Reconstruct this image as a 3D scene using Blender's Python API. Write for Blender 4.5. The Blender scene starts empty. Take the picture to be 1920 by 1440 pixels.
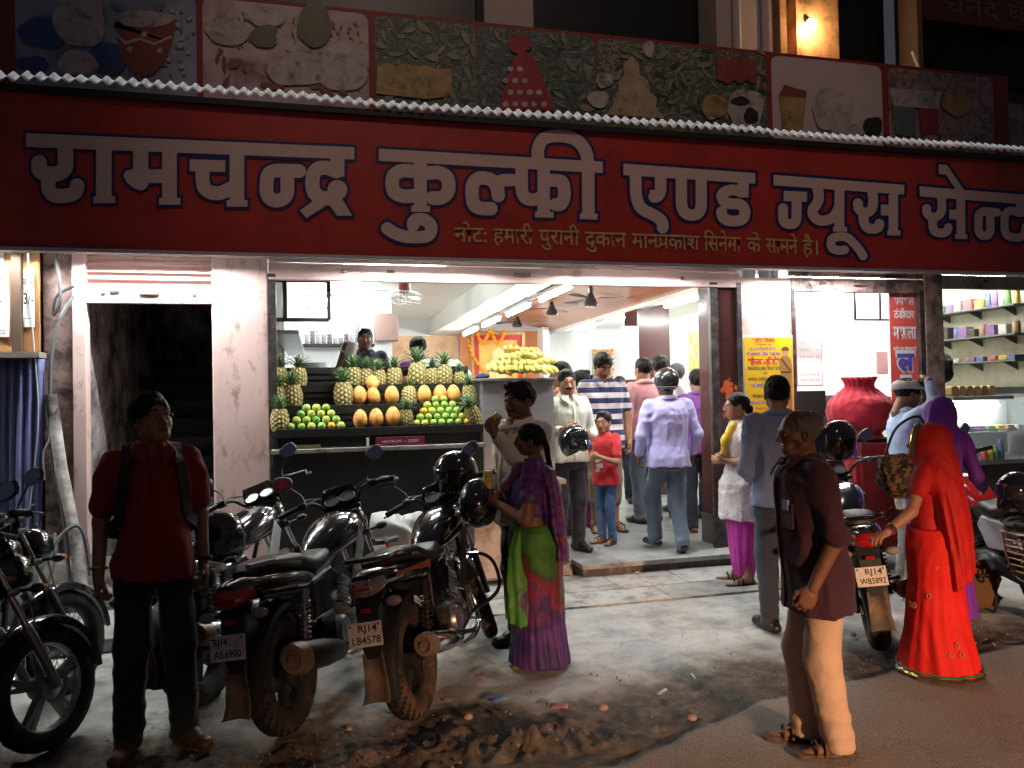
import bpy, bmesh, math, random
import numpy as np
from mathutils import Vector, Matrix, Euler, Quaternion
random.seed(7); rng = np.random.default_rng(7)
R = math.radians
SC = bpy.context.scene
COL = SC.collection
# ------------------------------------------------------------------ camera, world, light, exposure
CAMH = 1.68; FPX = 1440.0
def _basis(yaw=14.3, pitch=.98, roll=1.16):
    y, p, r = map(R, (yaw, pitch, roll))
    f = np.array([math.sin(y)*math.cos(p), math.cos(y)*math.cos(p), math.sin(p)])
    rt = np.array([math.cos(y), -math.sin(y), 0.]); up = np.cross(rt, f)
    return f, rt*math.cos(r)-up*math.sin(r), up*math.cos(r)+rt*math.sin(r)
CF, CR, CU = _basis(); CC = np.array([0, 0, CAMH])
def ray(px, py): return CF + CR*(px-960)/FPX - CU*(py-720)/FPX
def at(px, py, Y):                      # the point of the plane y = Y that a photo pixel shows
    d = ray(px, py); return CC + d*(Y/d[1])
def gz(px, py, z=0.):                   # the point of the plane z = z that a photo pixel shows
    d = ray(px, py); return CC + d*((z-CAMH)/d[2])
cam = bpy.data.cameras.new('camera'); camo = bpy.data.objects.new('camera', cam); COL.objects.link(camo)
cam.sensor_width = 36; cam.lens = 36*FPX/1920; cam.clip_start = .05; cam.clip_end = 400
m = Matrix((CR, CU, -CF)).transposed().to_4x4(); m.translation = CC; camo.matrix_world = m
SC.camera = camo
W = bpy.data.worlds.new('World'); SC.world = W; W.use_nodes = True
_nt = W.node_tree; _bg = _nt.nodes['Background']
_bg.inputs[0].default_value = (.55, .5, .62, 1); _bg.inputs[1].default_value = .030   # night sky glow of a town
SC.view_settings.view_transform = 'Standard'; SC.view_settings.look = 'None'
SC.view_settings.exposure = 1.3; SC.view_settings.gamma = 1
SC.cycles.use_denoising = True
SC.cycles.max_bounces = 6; SC.cycles.diffuse_bounces = 4; SC.cycles.glossy_bounces = 3; SC.cycles.transmission_bounces = 5
SC.cycles.caustics_reflective = False; SC.cycles.caustics_refractive = False
SC.cycles.sample_clamp_indirect = 4
def lamp(name, typ, loc, power, col, target=None, **kw):
    l = bpy.data.lights.new(name, typ); l.energy = power; l.color = col
    for k, v in kw.items(): setattr(l, k, v)
    o = bpy.data.objects.new(name, l); COL.objects.link(o); o.location = loc
    if target is not None: o.rotation_euler = (Vector(target)-Vector(loc)).to_track_quat('-Z', 'Y').to_euler()
    return o
# sodium street light behind the photographer, cut off above by its low-aimed cone: reaches the road and people below the waist
lamp('sodium_street_light', 'SPOT', (3.4, -6.5, 2.3), 2300, (1, .56, .31), (3.35, -2.95, .0), spot_size=R(60), spot_blend=.45, shadow_soft_size=.12)
# white street lamp high over the road: it rakes the canopy edge and the sign
lamp('high_street_light', 'SPOT', (1.2, -1.5, 11.0), 265, (1, .70, .57), (2.4, 6.6, 4.6), spot_size=R(46), spot_blend=.55, shadow_soft_size=.3)
# unseen strip light added over the upper floor only to brighten the canopy edge
lamp('canopy_fill_light', 'AREA', (2.2, 7.32, 8.0), 4, (.96, .98, 1), (2.2, 6.52, 4.2), shape='RECTANGLE', size=13, size_y=.2, spread=R(18))
# ------------------------------------------------------------------ helpers: properties, materials
def tag(o, label=None, cat=None, group=None, kind=None):
    if label: o['label'] = label
    if cat: o['category'] = cat
    if group: o['group'] = group
    if kind: o['kind'] = kind
    return o
def thing(name, label, cat, loc=(0, 0, 0), rz=0, group=None, scale=None):
    o = bpy.data.objects.new(name, None); COL.objects.link(o); o.empty_display_size = .1
    o.location = tuple(loc); o.rotation_euler = (0, 0, rz)
    if scale: o.scale = (scale,)*3
    return tag(o, label, cat, group)
def dup(root, loc=None, rz=None, label=None, group=None, scale=None):
    kids = [c for c in bpy.data.objects if c.parent == root]
    r = root.copy(); COL.objects.link(r)
    if loc is not None: r.location = tuple(loc)
    if rz is not None: r.rotation_euler = (0, 0, rz)
    if scale: r.scale = (scale,)*3
    if label: r['label'] = label
    if group: r['group'] = group
    for ch in kids:
        c = ch.copy(); COL.objects.link(c); c.parent = r
        for g in [q for q in bpy.data.objects if q.parent == ch]:
            d = g.copy(); COL.objects.link(d); d.parent = c
    return r
_M = {}
def mat(name, col=(.5, .5, .5), rough=.6, metal=0, bump=0, bscale=60, var=.12, vscale=6, emit=0, ecol=None, coat=0, trans=0, sheen=0,
        spec=.5, sss=0, dirt=None, dscale=3, damt=.5, stretch=None, ior=1.45, alpha=1, sscale=1):
    if name in _M: return _M[name]
    ma = bpy.data.materials.new(name); ma.use_nodes = True; nt = ma.node_tree; N, L = nt.nodes, nt.links
    b = N['Principled BSDF']; c = (*col[:3], 1)
    b.inputs['Roughness'].default_value = rough; b.inputs['Metallic'].default_value = metal
    b.inputs['Specular IOR Level'].default_value = spec; b.inputs['IOR'].default_value = ior
    if coat: b.inputs['Coat Weight'].default_value = coat; b.inputs['Coat Roughness'].default_value = .06
    if trans: b.inputs['Transmission Weight'].default_value = trans
    if sheen: b.inputs['Sheen Weight'].default_value = sheen
    if sss: b.inputs['Subsurface Weight'].default_value = sss; b.inputs['Subsurface Radius'].default_value = (.01, .004, .002); b.inputs['Subsurface Scale'].default_value = 1 if sscale == 1 else sscale
    if sss and sscale != 1: b.inputs['Subsurface Radius'].default_value = (1, .7, .2)
    if alpha < 1: b.inputs['Alpha'].default_value = alpha
    tc = N.new('ShaderNodeTexCoord'); vec = tc.outputs['Object']
    if stretch:
        mp = N.new('ShaderNodeMapping'); mp.inputs['Scale'].default_value = stretch; L.new(vec, mp.inputs[0]); vec = mp.outputs[0]
    def noise(s, det=4, ro=.6):
        n = N.new('ShaderNodeTexNoise'); n.inputs['Scale'].default_value = s; n.inputs['Detail'].default_value = det; n.inputs['Roughness'].default_value = ro
        L.new(vec, n.inputs['Vector']); return n.outputs['Fac']
    out = None
    if var:
        mx = N.new('ShaderNodeMixRGB'); mx.blend_type = 'MIX'; L.new(noise(vscale), mx.inputs[0])
        mx.inputs[1].default_value = tuple(min(1, x*(1-var*1.6)) for x in col[:3])+(1,); mx.inputs[2].default_value = tuple(min(1, x*(1+var*1.6)) for x in col[:3])+(1,)
        out = mx.outputs[0]
    if dirt:
        rp = N.new('ShaderNodeMapRange'); rp.inputs['From Min'].default_value = .62-.3*damt; rp.inputs['From Max'].default_value = .78-.2*damt
        L.new(noise(dscale, 8, .72), rp.inputs['Value'])
        mx = N.new('ShaderNodeMixRGB'); L.new(rp.outputs[0], mx.inputs[0])
        if out: L.new(out, mx.inputs[1])
        else: mx.inputs[1].default_value = c
        mx.inputs[2].default_value = (*dirt, 1); out = mx.outputs[0]
    if out: L.new(out, b.inputs['Base Color'])
    else: b.inputs['Base Color'].default_value = c
    if bump:
        bp = N.new('ShaderNodeBump'); bp.inputs['Strength'].default_value = bump; bp.inputs['Distance'].default_value = .01
        L.new(noise(bscale, 5), bp.inputs['Height']); L.new(bp.outputs[0], b.inputs['Normal'])
    if emit:
        b.inputs['Emission Color'].default_value = (*(ecol or col)[:3], 1); b.inputs['Emission Strength'].default_value = emit
    _M[name] = ma; return ma
# ------------------------------------------------------------------ helpers: meshes
class MB:
    def __init__(s): s.v = []; s.f = []; s.mi = []; s.cur = 0; s.sm = []; s.T = None; s.smooth = False
    def add(s, vs, fs, smooth=None):
        n = len(s.v); T = s.T
        if T is not None: vs = [tuple(T @ Vector(v)) for v in vs]
        s.v += [tuple(map(float, v)) for v in vs]
        s.f += [tuple(int(i)+n for i in f) for f in fs]
        s.mi += [s.cur]*len(fs); s.sm += [s.smooth if smooth is None else smooth]*len(fs)
        return s
    def box(s, c, d, rot=None, taper=1):
        x, y, z = (q/2 for q in d); M_ = Euler(rot).to_matrix() if rot is not None else None
        vs = []
        for k in (-1, 1):
            t = taper if k > 0 else 1
            vs += [(-x*t, -y*t, k*z), (x*t, -y*t, k*z), (x*t, y*t, k*z), (-x*t, y*t, k*z)]
        if M_: vs = [M_ @ Vector(v) for v in vs]
        return s.add([(v[0]+c[0], v[1]+c[1], v[2]+c[2]) for v in vs], [(0, 3, 2, 1), (4, 5, 6, 7), (0, 1, 5, 4), (1, 2, 6, 5), (2, 3, 7, 6), (3, 0, 4, 7)])
    def b2(s, lo, hi): return s.box([(a+b)/2 for a, b in zip(lo, hi)], [abs(b-a) for a, b in zip(lo, hi)])
    def loft(s, rings, cap=True, close=True, smooth=True, loop=False):
        n = len(rings[0]); vs = [p for r in rings for p in r]; fs = []
        m_ = len(rings)
        for i in range(m_ if loop else m_-1):
            i2 = (i+1) % m_
            for j in range(n if close else n-1):
                k = (j+1) % n; fs.append((i*n+j, i*n+k, i2*n+k, i2*n+j))
        if cap and not loop: fs += [tuple(range(n))[::-1], tuple((m_-1)*n+j for j in range(n))]
        return s.add(vs, fs, smooth)
    def tube(s, path, r, n=8, cap=True, smooth=True, loop=False):
        P = [Vector(p) for p in path]; m_ = len(P); rr = r if hasattr(r, '__len__') else [r]*m_
        rings = []; ref = None
        for i in range(m_):
            if loop: t = P[(i+1) % m_]-P[i-1]
            else: t = P[min(i+1, m_-1)]-P[max(i-1, 0)]
            t.normalize()
            if ref is None: ref = t.orthogonal().normalized()
            else:
                ref = ref-t*ref.dot(t); ref = ref.normalized() if ref.length > 1e-6 else t.orthogonal().normalized()
            b = t.cross(ref)
            rings.append([P[i]+(ref*math.cos(a)+b*math.sin(a))*rr[i] for a in [2*math.pi*j/n for j in range(n)]])
        return s.loft(rings, cap, True, smooth, loop)
    def cyl(s, a, b, r, n=16, r2=None, smooth=True): return s.tube([a, b], [r, r if r2 is None else r2], n, True, smooth)
    def lathe(s, prof, c=(0, 0, 0), n=24, axis='z', smooth=True, a0=0, a1=None, cap=False):
        full = a1 is None; a1 = 2*math.pi if full else a1
        A = [a0+(a1-a0)*j/(n if full else n-1) for j in range(n)]; rings = []
        for (r, h) in prof:
            ring = []
            for a in A:
                x, y = r*math.cos(a), r*math.sin(a)
                p = (x, y, h) if axis == 'z' else ((h, x, y) if axis == 'x' else (x, h, y))
                ring.append((p[0]+c[0], p[1]+c[1], p[2]+c[2]))
            rings.append(ring)
        return s.loft(rings, cap, full, smooth)
    def ball(s, c, r, n=14, m_=9, sc=(1, 1, 1)):
        prof = [(math.sin(math.pi*i/m_) * 1 if 0 < i < m_ else 1e-4, -math.cos(math.pi*i/m_)) for i in range(m_+1)]
        rings = [[(c[0]+r*sc[0]*p*math.cos(2*math.pi*j/n), c[1]+r*sc[1]*p*math.sin(2*math.pi*j/n), c[2]+r*sc[2]*h) for j in range(n)] for p, h in prof]
        return s.loft(rings, True)
    def poly(s, pts, ext=None):         # flat polygon, or a prism along vector ext
        n = len(pts)
        if ext is None: return s.add(pts, [tuple(range(n))], False)
        q = [tuple(a+b for a, b in zip(p, ext)) for p in pts]
        return s.add(list(pts)+q, [tuple(range(n))[::-1], tuple(range(n, 2*n))]+[(i, (i+1) % n, n+(i+1) % n, n+i) for i in range(n)], False)
    def mk(s, name, mats, parent=None, bevel=0, loc=None, sharp=40, label=None):
        me = bpy.data.meshes.new(name); me.from_pydata(s.v, [], s.f)
        for ma in (mats if isinstance(mats, (list, tuple)) else [mats]): me.materials.append(ma)
        me.polygons.foreach_set('material_index', s.mi); me.polygons.foreach_set('use_smooth', s.sm)
        bm = bmesh.new(); bm.from_mesh(me); bmesh.ops.recalc_face_normals(bm, faces=bm.faces); bm.to_mesh(me); bm.free()
        if any(s.sm): me.set_sharp_from_angle(angle=R(sharp))
        me.update()
        o = bpy.data.objects.new(name, me); COL.objects.link(o)
        if parent: o.parent = parent
        if loc is not None: o.location = tuple(loc)
        if bevel:
            bv = o.modifiers.new('bevel', 'BEVEL'); bv.width = bevel; bv.segments = 2; bv.limit_method = 'ANGLE'; bv.angle_limit = R(35)
        if label: o['label'] = label
        return o
def obj_np(name, V, Fq, mats, parent=None, mi=None, loc=None, smooth=True):     # numpy verts / quads
    me = bpy.data.meshes.new(name); V = np.asarray(V, np.float32); Fq = np.asarray(Fq, np.int32)
    me.vertices.add(len(V)); me.vertices.foreach_set('co', V.ravel())
    k = Fq.shape[1]; me.loops.add(Fq.size); me.loops.foreach_set('vertex_index', Fq.ravel())
    me.polygons.add(len(Fq)); me.polygons.foreach_set('loop_start', np.arange(len(Fq), dtype=np.int32)*k)
    me.polygons.foreach_set('use_smooth', np.full(len(Fq), smooth))
    for ma in (mats if isinstance(mats, (list, tuple)) else [mats]): me.materials.append(ma)
    if mi is not None: me.polygons.foreach_set('material_index', np.asarray(mi, np.int32))
    me.update(calc_edges=True); me.validate()
    o = bpy.data.objects.new(name, me); COL.objects.link(o)
    if parent: o.parent = parent
    if loc is not None: o.location = tuple(loc)
    return o
def one(name, mb, mats, label, cat, group=None, **kw): return tag(mb.mk(name, mats, **kw), label, cat, group)
def struct(name, mb, mats, **kw): return tag(mb.mk(name, mats, **kw), kind='structure')
def sup(w, h, n=20, e=2.5, c=(0, 0)):    # superellipse ring in 2D
    o = []
    for j in range(n):
        a = 2*math.pi*j/n; ca, sa = math.cos(a), math.sin(a)
        o.append((c[0]+w*abs(ca)**(2/e)*(1 if ca >= 0 else -1), c[1]+h*abs(sa)**(2/e)*(1 if sa >= 0 else -1)))
    return o
def hashn(ix, iy, iz):
    h = (ix*374761393 + iy*668265263 + iz*2147483647) & 0xffffffff
    h = ((h ^ (h >> 13))*1274126177) & 0xffffffff
    return ((h ^ (h >> 16)) & 0xffff)/65535.0
def vnoise(P):                          # value noise at Nx3 points, 0..1
    P = np.asarray(P, float); i = np.floor(P).astype(np.int64); f = P-i; f = f*f*(3-2*f); r = 0
    for dx in (0, 1):
        for dy in (0, 1):
            for dz in (0, 1):
                w = (f[..., 0] if dx else 1-f[..., 0])*(f[..., 1] if dy else 1-f[..., 1])*(f[..., 2] if dz else 1-f[..., 2])
                r = r + w*hashn(i[..., 0]+dx, i[..., 1]+dy, i[..., 2]+dz)
    return r
def fbm(P, o=4):
    P = np.asarray(P, float); r = 0; a = .5; t = 0
    for k in range(o): r = r+a*vnoise(P*2**k+k*17.3); t += a; a *= .5
    return r/t
def text_mesh(name, body, mats, parent, origin, ux, uy, size, width=None, bold=0, align='CENTER', label=None, ext=.0015, depsl=[0]):
    """lettering of Blender's own font as a thin mesh; origin = centre-left of baseline, ux/uy = unit directions in parent space"""
    cu = bpy.data.curves.new(name, 'FONT'); cu.body = body; cu.size = 1; cu.align_x = align; cu.offset = bold; cu.extrude = 0; cu.resolution_u = 3
    o = bpy.data.objects.new(name, cu); COL.objects.link(o)
    me = bpy.data.meshes.new_from_object(o.evaluated_get(bpy.context.evaluated_depsgraph_get()))
    bpy.data.objects.remove(o)
    n = len(me.vertices); co = np.empty(n*3); me.vertices.foreach_get('co', co); co = co.reshape(-1, 3)
    if n == 0: return None
    w = co[:, 0].max()-co[:, 0].min(); sx = size if width is None else width/w
    if align == 'LEFT': co[:, 0] -= co[:, 0].min()
    ux = np.array(ux, float); uy = np.array(uy, float)
    P = np.array(origin, float)+co[:, :1]*sx*ux+co[:, 1:2]*size*uy
    me.vertices.foreach_set('co', P.ravel()); me.update(); me.materials.clear(); me.materials.append(mats)
    o = bpy.data.objects.new(name, me); COL.objects.link(o); o.parent = parent
    if label: o['label'] = label
    return o
# ================================================================== SIGN LETTERING (2-D distance field of pen strokes, as on the photo's sign)
def cat_curve(P, n=6):
    P = [np.array(p, float) for p in P]; o = []
    for i in range(len(P)-1):
        a, b, c, d = P[max(i-1, 0)], P[i], P[i+1], P[min(i+2, len(P)-1)]
        for k in range(n):
            t = k/n; o.append(.5*((2*b)+(c-a)*t+(2*a-5*b+4*c-d)*t*t+(3*b-a-3*c+d)*t**3))
    o.append(P[-1]); return o
def rast(items, x0, y0, x1, y1, res):
    """items in photo pixels: ('s', pts, width) butt-ended pen stroke, ('p', pts) polygon, ('c', centre, r)"""
    xs = np.arange(x0, x1, res); ys = np.arange(y0, y1, res); D = np.full((len(ys), len(xs)), 30.)
    def blk(lo, hi):
        a = max(int((lo[0]-x0)/res)-14, 0); b = min(int((hi[0]-x0)/res)+15, len(xs)); c = max(int((lo[1]-y0)/res)-14, 0); d = min(int((hi[1]-y0)/res)+15, len(ys))
        X, Y = np.meshgrid(xs[a:b], ys[c:d]); return (slice(c, d), slice(a, b)), X, Y
    for it in items:
        if it[0] == 'c':
            c, r = it[1], it[2]; s, X, Y = blk((c[0]-r, c[1]-r), (c[0]+r, c[1]+r)); D[s] = np.minimum(D[s], np.hypot(X-c[0], Y-c[1])-r)
        elif it[0] == 'p':
            P = np.array(it[1]); s, X, Y = blk(P.min(0), P.max(0)); d = np.full(X.shape, 1e9); ins = np.zeros(X.shape, bool)
            for i in range(len(P)):
                a, b = P[i], P[(i+1) % len(P)]; e = b-a; wx, wy = X-a[0], Y-a[1]
                t = np.clip((wx*e[0]+wy*e[1])/(e@e+1e-9), 0, 1); d = np.minimum(d, np.hypot(wx-e[0]*t, wy-e[1]*t))
                c1 = (a[1] <= Y) != (b[1] <= Y)
                with np.errstate(divide='ignore', invalid='ignore'): xi = a[0]+(Y-a[1])*e[0]/(e[1] if e[1] else 1e-9)
                ins ^= c1 & (X < xi)
            D[s] = np.minimum(D[s], np.where(ins, -d, d))
        else:
            P = [np.array(p) for p in it[1]]; w = it[2]/2; A = np.array(P); s, X, Y = blk(A.min(0)-w, A.max(0)+w); d = np.full(X.shape, 1e9)
            for i in range(len(P)-1):
                a, b = P[i], P[i+1]; e = b-a; l = math.hypot(*e)
                if l < 1e-6: continue
                e = e/l; wx, wy = X-a[0], Y-a[1]; t = wx*e[0]+wy*e[1]; n = wy*e[0]-wx*e[1]
                tc = np.clip(t, 0, l); dc = np.hypot(t-tc, n)-w               # round ends inside the stroke, butt at its two ends
                db = np.maximum(np.abs(n)-w, np.maximum(-t, t-l))
                if i == 0: dc = np.where(t < l/2, np.maximum(np.maximum(-t, np.abs(n)-w), dc*0-99), dc)
                if i == len(P)-2: dc = np.where(t > l/2, np.maximum(t-l, np.abs(n)-w), dc)
                d = np.minimum(d, dc)
            D[s] = np.minimum(D[s], d)
    return xs, ys, D
def iso_fill(xs, ys, D, iso):
    """flat filled region D < iso: row runs of whole cells, cut cells along the outline"""
    ins = D < iso; ny, nx = D.shape; full = ins[:-1, :-1] & ins[1:, :-1] & ins[:-1, 1:] & ins[1:, 1:]; anyi = ins[:-1, :-1] | ins[1:, :-1] | ins[:-1, 1:] | ins[1:, 1:]
    V, Fc = [], []
    for j in range(ny-1):
        row = full[j]; i = 0; idx = np.flatnonzero(np.diff(np.concatenate(([0], row.view(np.int8), [0]))))
        for a, b in zip(idx[::2], idx[1::2]):
            k = len(V); V += [(xs[a], ys[j]), (xs[b], ys[j]), (xs[b], ys[j+1]), (xs[a], ys[j+1])]; Fc.append((k, k+1, k+2, k+3))
    for j, i in zip(*np.nonzero(anyi & ~full)):
        c = [(i, j), (i+1, j), (i+1, j+1), (i, j+1)]; pl = []
        for q in range(4):
            (a, b), (c2, d2) = c[q], c[(q+1) % 4]; va, vb = D[b, a]-iso, D[d2, c2]-iso
            if va < 0: pl.append((xs[a], ys[b]))
            if (va < 0) != (vb < 0): t = va/(va-vb); pl.append((xs[a]+(xs[c2]-xs[a])*t, ys[b]+(ys[d2]-ys[b])*t))
        if len(pl) > 2: k = len(V); V += pl; Fc.append(tuple(range(k, k+len(pl))))
    return V, Fc
def strokes():
    out = []
    def B(ox, oy, sc, L):
        for it in L:
            T = lambda p: np.array((ox+p[0]*sc, oy+p[1]*sc))
            if it[0] == 'P': out.append(('p', [T(p) for p in it[1]]))
            elif it[0] == 'C': out.append(('c', T(it[1]), it[2]*sc))
            elif it[0] == 'L': out.append(('s', [T(p) for p in it[1]], it[2]*sc))
            else: out.append(('s', cat_curve([T(p) for p in it[1]]), it[2]*sc))
    B(0, 0, 1, [('P', [(48.6, 249.5), (664.5, 276), (664.5, 299), (48.6, 275.4)])])
    B(30, 230, .1771, [('S', [(245, 415), (250, 500), (320, 540), (440, 540), (515, 480), (525, 380), (520, 240)], 165), ('S', [(345, 560), (345, 690), (400, 765), (530, 772), (630, 735), (648, 655)], 152),
        ('L', [(930, 260), (930, 800)], 165), ('L', [(820, 815), (1050, 815)], 72),
        ('L', [(1320, 270), (1320, 570)], 160), ('P', [(1240, 490), (1160, 512), (1135, 560), (1170, 630), (1250, 695), (1330, 720), (1380, 690), (1405, 640), (1405, 490)]), ('L', [(1300, 566), (1620, 566)], 145),
        ('L', [(1625, 290), (1625, 820)], 155), ('L', [(1515, 832), (1740, 832)], 72)])
    B(340, 230, .1771, [('L', [(88, 450), (465, 460)], 125), ('S', [(228, 480), (224, 600), (250, 695), (320, 740), (420, 742), (530, 690)], 146), ('L', [(588, 330), (588, 840)], 155), ('L', [(480, 855), (700, 855)], 68),
        ('S', [(1268, 514), (1100, 508), (1000, 508), (930, 535), (905, 610), (905, 740), (945, 805), (1010, 825), (1075, 805), (1120, 740), (1120, 560)], 145),
        ('L', [(1652, 370), (1652, 572)], 150), ('S', [(1650, 520), (1560, 482), (1460, 482), (1402, 540), (1388, 650), (1410, 740), (1480, 795), (1570, 800)], 150), ('C', (1652, 712), 105),
        ('P', [(1540, 800), (1560, 860), (1650, 985), (1810, 985), (1695, 795), (1600, 740)]), ('P', [(1400, 825), (1255, 930), (1325, 1010), (1560, 858), (1620, 800), (1480, 780)])])
    B(690, 230, .2396, [('P', [(85, 203), (1838, 305), (1838, 395), (85, 298)]), ('L', [(410, 300), (410, 665)], 100), ('L', [(338, 673), (486, 676)], 48),
        ('S', [(410, 388), (330, 378), (260, 378), (200, 415), (190, 480), (205, 540), (260, 572), (330, 575), (410, 562)], 106), ('S', [(430, 392), (500, 392), (560, 392), (618, 430), (632, 500), (620, 550), (570, 588), (495, 588)], 106),
        ('S', [(352, 808), (356, 775), (390, 755), (445, 762), (490, 800), (492, 850), (465, 885), (400, 895), (290, 890), (200, 860), (145, 822)], 96),
        ('S', [(972, 672), (890, 670), (830, 640), (815, 560), (822, 480), (860, 438), (920, 434), (975, 455), (1010, 510), (1020, 578)], 104), ('S', [(1010, 480), (1050, 452), (1135, 450)], 98),
        ('S', [(1203, 340), (1203, 450), (1205, 530), (1230, 585), (1290, 603), (1370, 580)], 98), ('L', [(1375, 350), (1375, 710)], 98), ('L', [(1308, 718), (1452, 721)], 46),
        ('S', [(1420, 450), (1470, 452), (1520, 465), (1536, 540), (1530, 600), (1505, 640), (1464, 640)], 100),
        ('L', [(1722, 300), (1725, 720)], 98), ('L', [(1658, 731), (1796, 736)], 46), ('S', [(1330, 270), (1332, 200), (1370, 130), (1450, 105), (1560, 110), (1650, 150), (1705, 230), (1720, 310)], 98)])
    B(1150, 280, .14583, [('P', [(130, 183), (1825, 305), (1825, 443), (130, 330)]), ('S', [(285, 300), (288, 450), (295, 600), (335, 720), (400, 785), (500, 835), (590, 890), (632, 950), (635, 1015)], 150),
        ('S', [(608, 330), (608, 450), (605, 540), (570, 600), (520, 612)], 148), ('P', [(466, 522), (560, 520), (560, 680), (505, 665), (470, 625)]),
        ('S', [(873, 350), (875, 550), (877, 700), (900, 785), (950, 833), (1010, 845), (1070, 833), (1115, 785), (1130, 700), (1130, 550), (1130, 370)], 145),
        ('L', [(1670, 430), (1670, 618)], 140), ('S', [(1650, 535), (1580, 525), (1500, 525), (1415, 560), (1395, 612), (1430, 670), (1500, 698), (1620, 705), (1678, 755), (1690, 830), (1665, 890), (1600, 918), (1480, 915), (1410, 870), (1390, 795)], 140)])
    B(1430, 300, .14583, [('P', [(140, 190), (1820, 320), (1820, 445), (140, 325)]), ('P', [(270, 395), (570, 410), (570, 537), (270, 527)]), ('S', [(438, 480), (436, 650), (430, 770), (395, 818), (340, 822), (285, 800), (263, 740), (262, 605)], 128),
        ('S', [(690, 330), (718, 420), (718, 510), (690, 575), (648, 630), (650, 705), (715, 770), (820, 775), (920, 720), (985, 600)], 132), ('L', [(987, 370), (987, 860)], 125), ('L', [(905, 887), (1085, 892)], 66),
        ('S', [(1065, 1155), (970, 1162), (895, 1130), (878, 1055), (910, 1002), (1000, 985), (1090, 1000), (1165, 1065), (1240, 1150), (1298, 1242)], 112),
        ('S', [(1225, 545), (1232, 620), (1290, 670), (1360, 668), (1410, 610), (1420, 500), (1405, 390)], 124), ('S', [(1300, 690), (1300, 790), (1345, 868), (1430, 885), (1488, 862), (1502, 812)], 125),
        ('L', [(1520, 642), (1640, 646)], 138), ('L', [(1680, 440), (1680, 905)], 120), ('L', [(1602, 933), (1770, 939)], 66)])
    se = [('S', [(300, 718), (308, 800), (370, 850), (450, 850), (515, 790), (527, 690), (520, 560)], 130), ('S', [(392, 880), (392, 1000), (432, 1075), (530, 1095), (605, 1065), (625, 1005)], 130)]
    B(1700, 300, .125, [('P', [(192, 395), (2420, 572), (2420, 715), (200, 545)]), ('P', [(480, 65), (605, 75), (860, 445), (735, 435), (590, 220), (480, 210)])]+se+[('L', [(638, 815), (760, 820)], 145), ('L', [(810, 580), (816, 1130)], 130),
        ('L', [(726, 1147), (910, 1152)], 66), ('S', [(1368, 787), (1250, 775), (1160, 772), (1090, 812), (1078, 890), (1080, 1040), (1112, 1115), (1170, 1138), (1230, 1115), (1255, 1040), (1250, 850)], 125),
        ('L', [(1705, 650), (1705, 852)], 120), ('S', [(1690, 790), (1570, 762), (1490, 800), (1468, 900), (1472, 1050), (1505, 1125), (1580, 1158), (1700, 1158), (1770, 1100), (1785, 990)], 122)])
    B(1905, 316, .125, se)
    return out
SY = 6.45                                 # plane of the shop sign
M_signred = mat('sign_red_flex', (.42, .035, .022), .40, var=.12, vscale=1.5, dirt=(.26, .025, .02), dscale=1.6, damt=.5, bump=.06, bscale=2.5)
M_signwhite = mat('sign_white_vinyl', (.62, .47, .41), .5, var=.05)
M_navy = mat('sign_navy_vinyl', (.012, .018, .11), .5, var=.05)
M_signgold = mat('sign_gold_vinyl', (.55, .38, .16), .5, var=.05)
def vinyl(name, V, Fc, Y, ma, parent, label=None):
    P = [tuple(at(x, y, Y)) for x, y in V]; mb = MB(); mb.add(P, Fc, False); o = MB.mk(mb, name, ma, parent)
    if label: o['label'] = label
    return o
sgn = thing('shop_sign', 'long red shop sign with huge white Hindi lettering above the shop front', 'sign', (0, SY, 0))
z0, z1 = at(960, 490, SY)[2], at(960, 225, SY)[2]
SX0, SX1 = -4.2, 8.6
def rel(o, root): o.location = tuple(np.array(o.location)-np.array(root.location)); return o
mb = MB(); nx, nz = 160, 14               # gently buckled flex face
rs = []
for j in range(nz+1):
    row = []
    for i in range(nx+1):
        x = SX0+(SX1-SX0)*i/nx; z = z0+(z1-z0)*j/nz
        row.append((x, .010*float(vnoise(np.array([[x*1.7, z*.8, 3.]]))[0])*(.4+.6*(1-j/nz)), z))
    rs.append(row)
mb.loft(rs, cap=False, close=False, smooth=True); mb.mk('sign_face', M_signred, sgn)
mb = MB(); mb.b2((SX0, .01, z0), (SX1, .16, z0+.05)).b2((SX0, .01, z1-.05), (SX1, .16, z1)).b2((SX0, .13, z0+.05), (SX1, .15, z1-.05))
mb.mk('sign_frame', mat('sign_frame_steel', (.2, .19, .19), .5, .6), sgn)
mb = MB(); mb.b2((SX0, -.012, z0-.012), (SX1, .0, z0+.016)); mb.mk('bottom_trim', mat('trim_alu', (.6, .6, .62), .4, .7), sgn)
xs_, ys_, D_ = rast(strokes(), 38, 232, 2030, 492, 1.0)
V, Fc = iso_fill(xs_, ys_, D_, 5.2); rel(vinyl('letter_outline', V, Fc, SY-.004, M_navy, sgn), sgn)
V, Fc = iso_fill(xs_, ys_, D_, 0.); rel(vinyl('lettering', V, Fc, SY-.008, M_signwhite, sgn), sgn)
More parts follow.
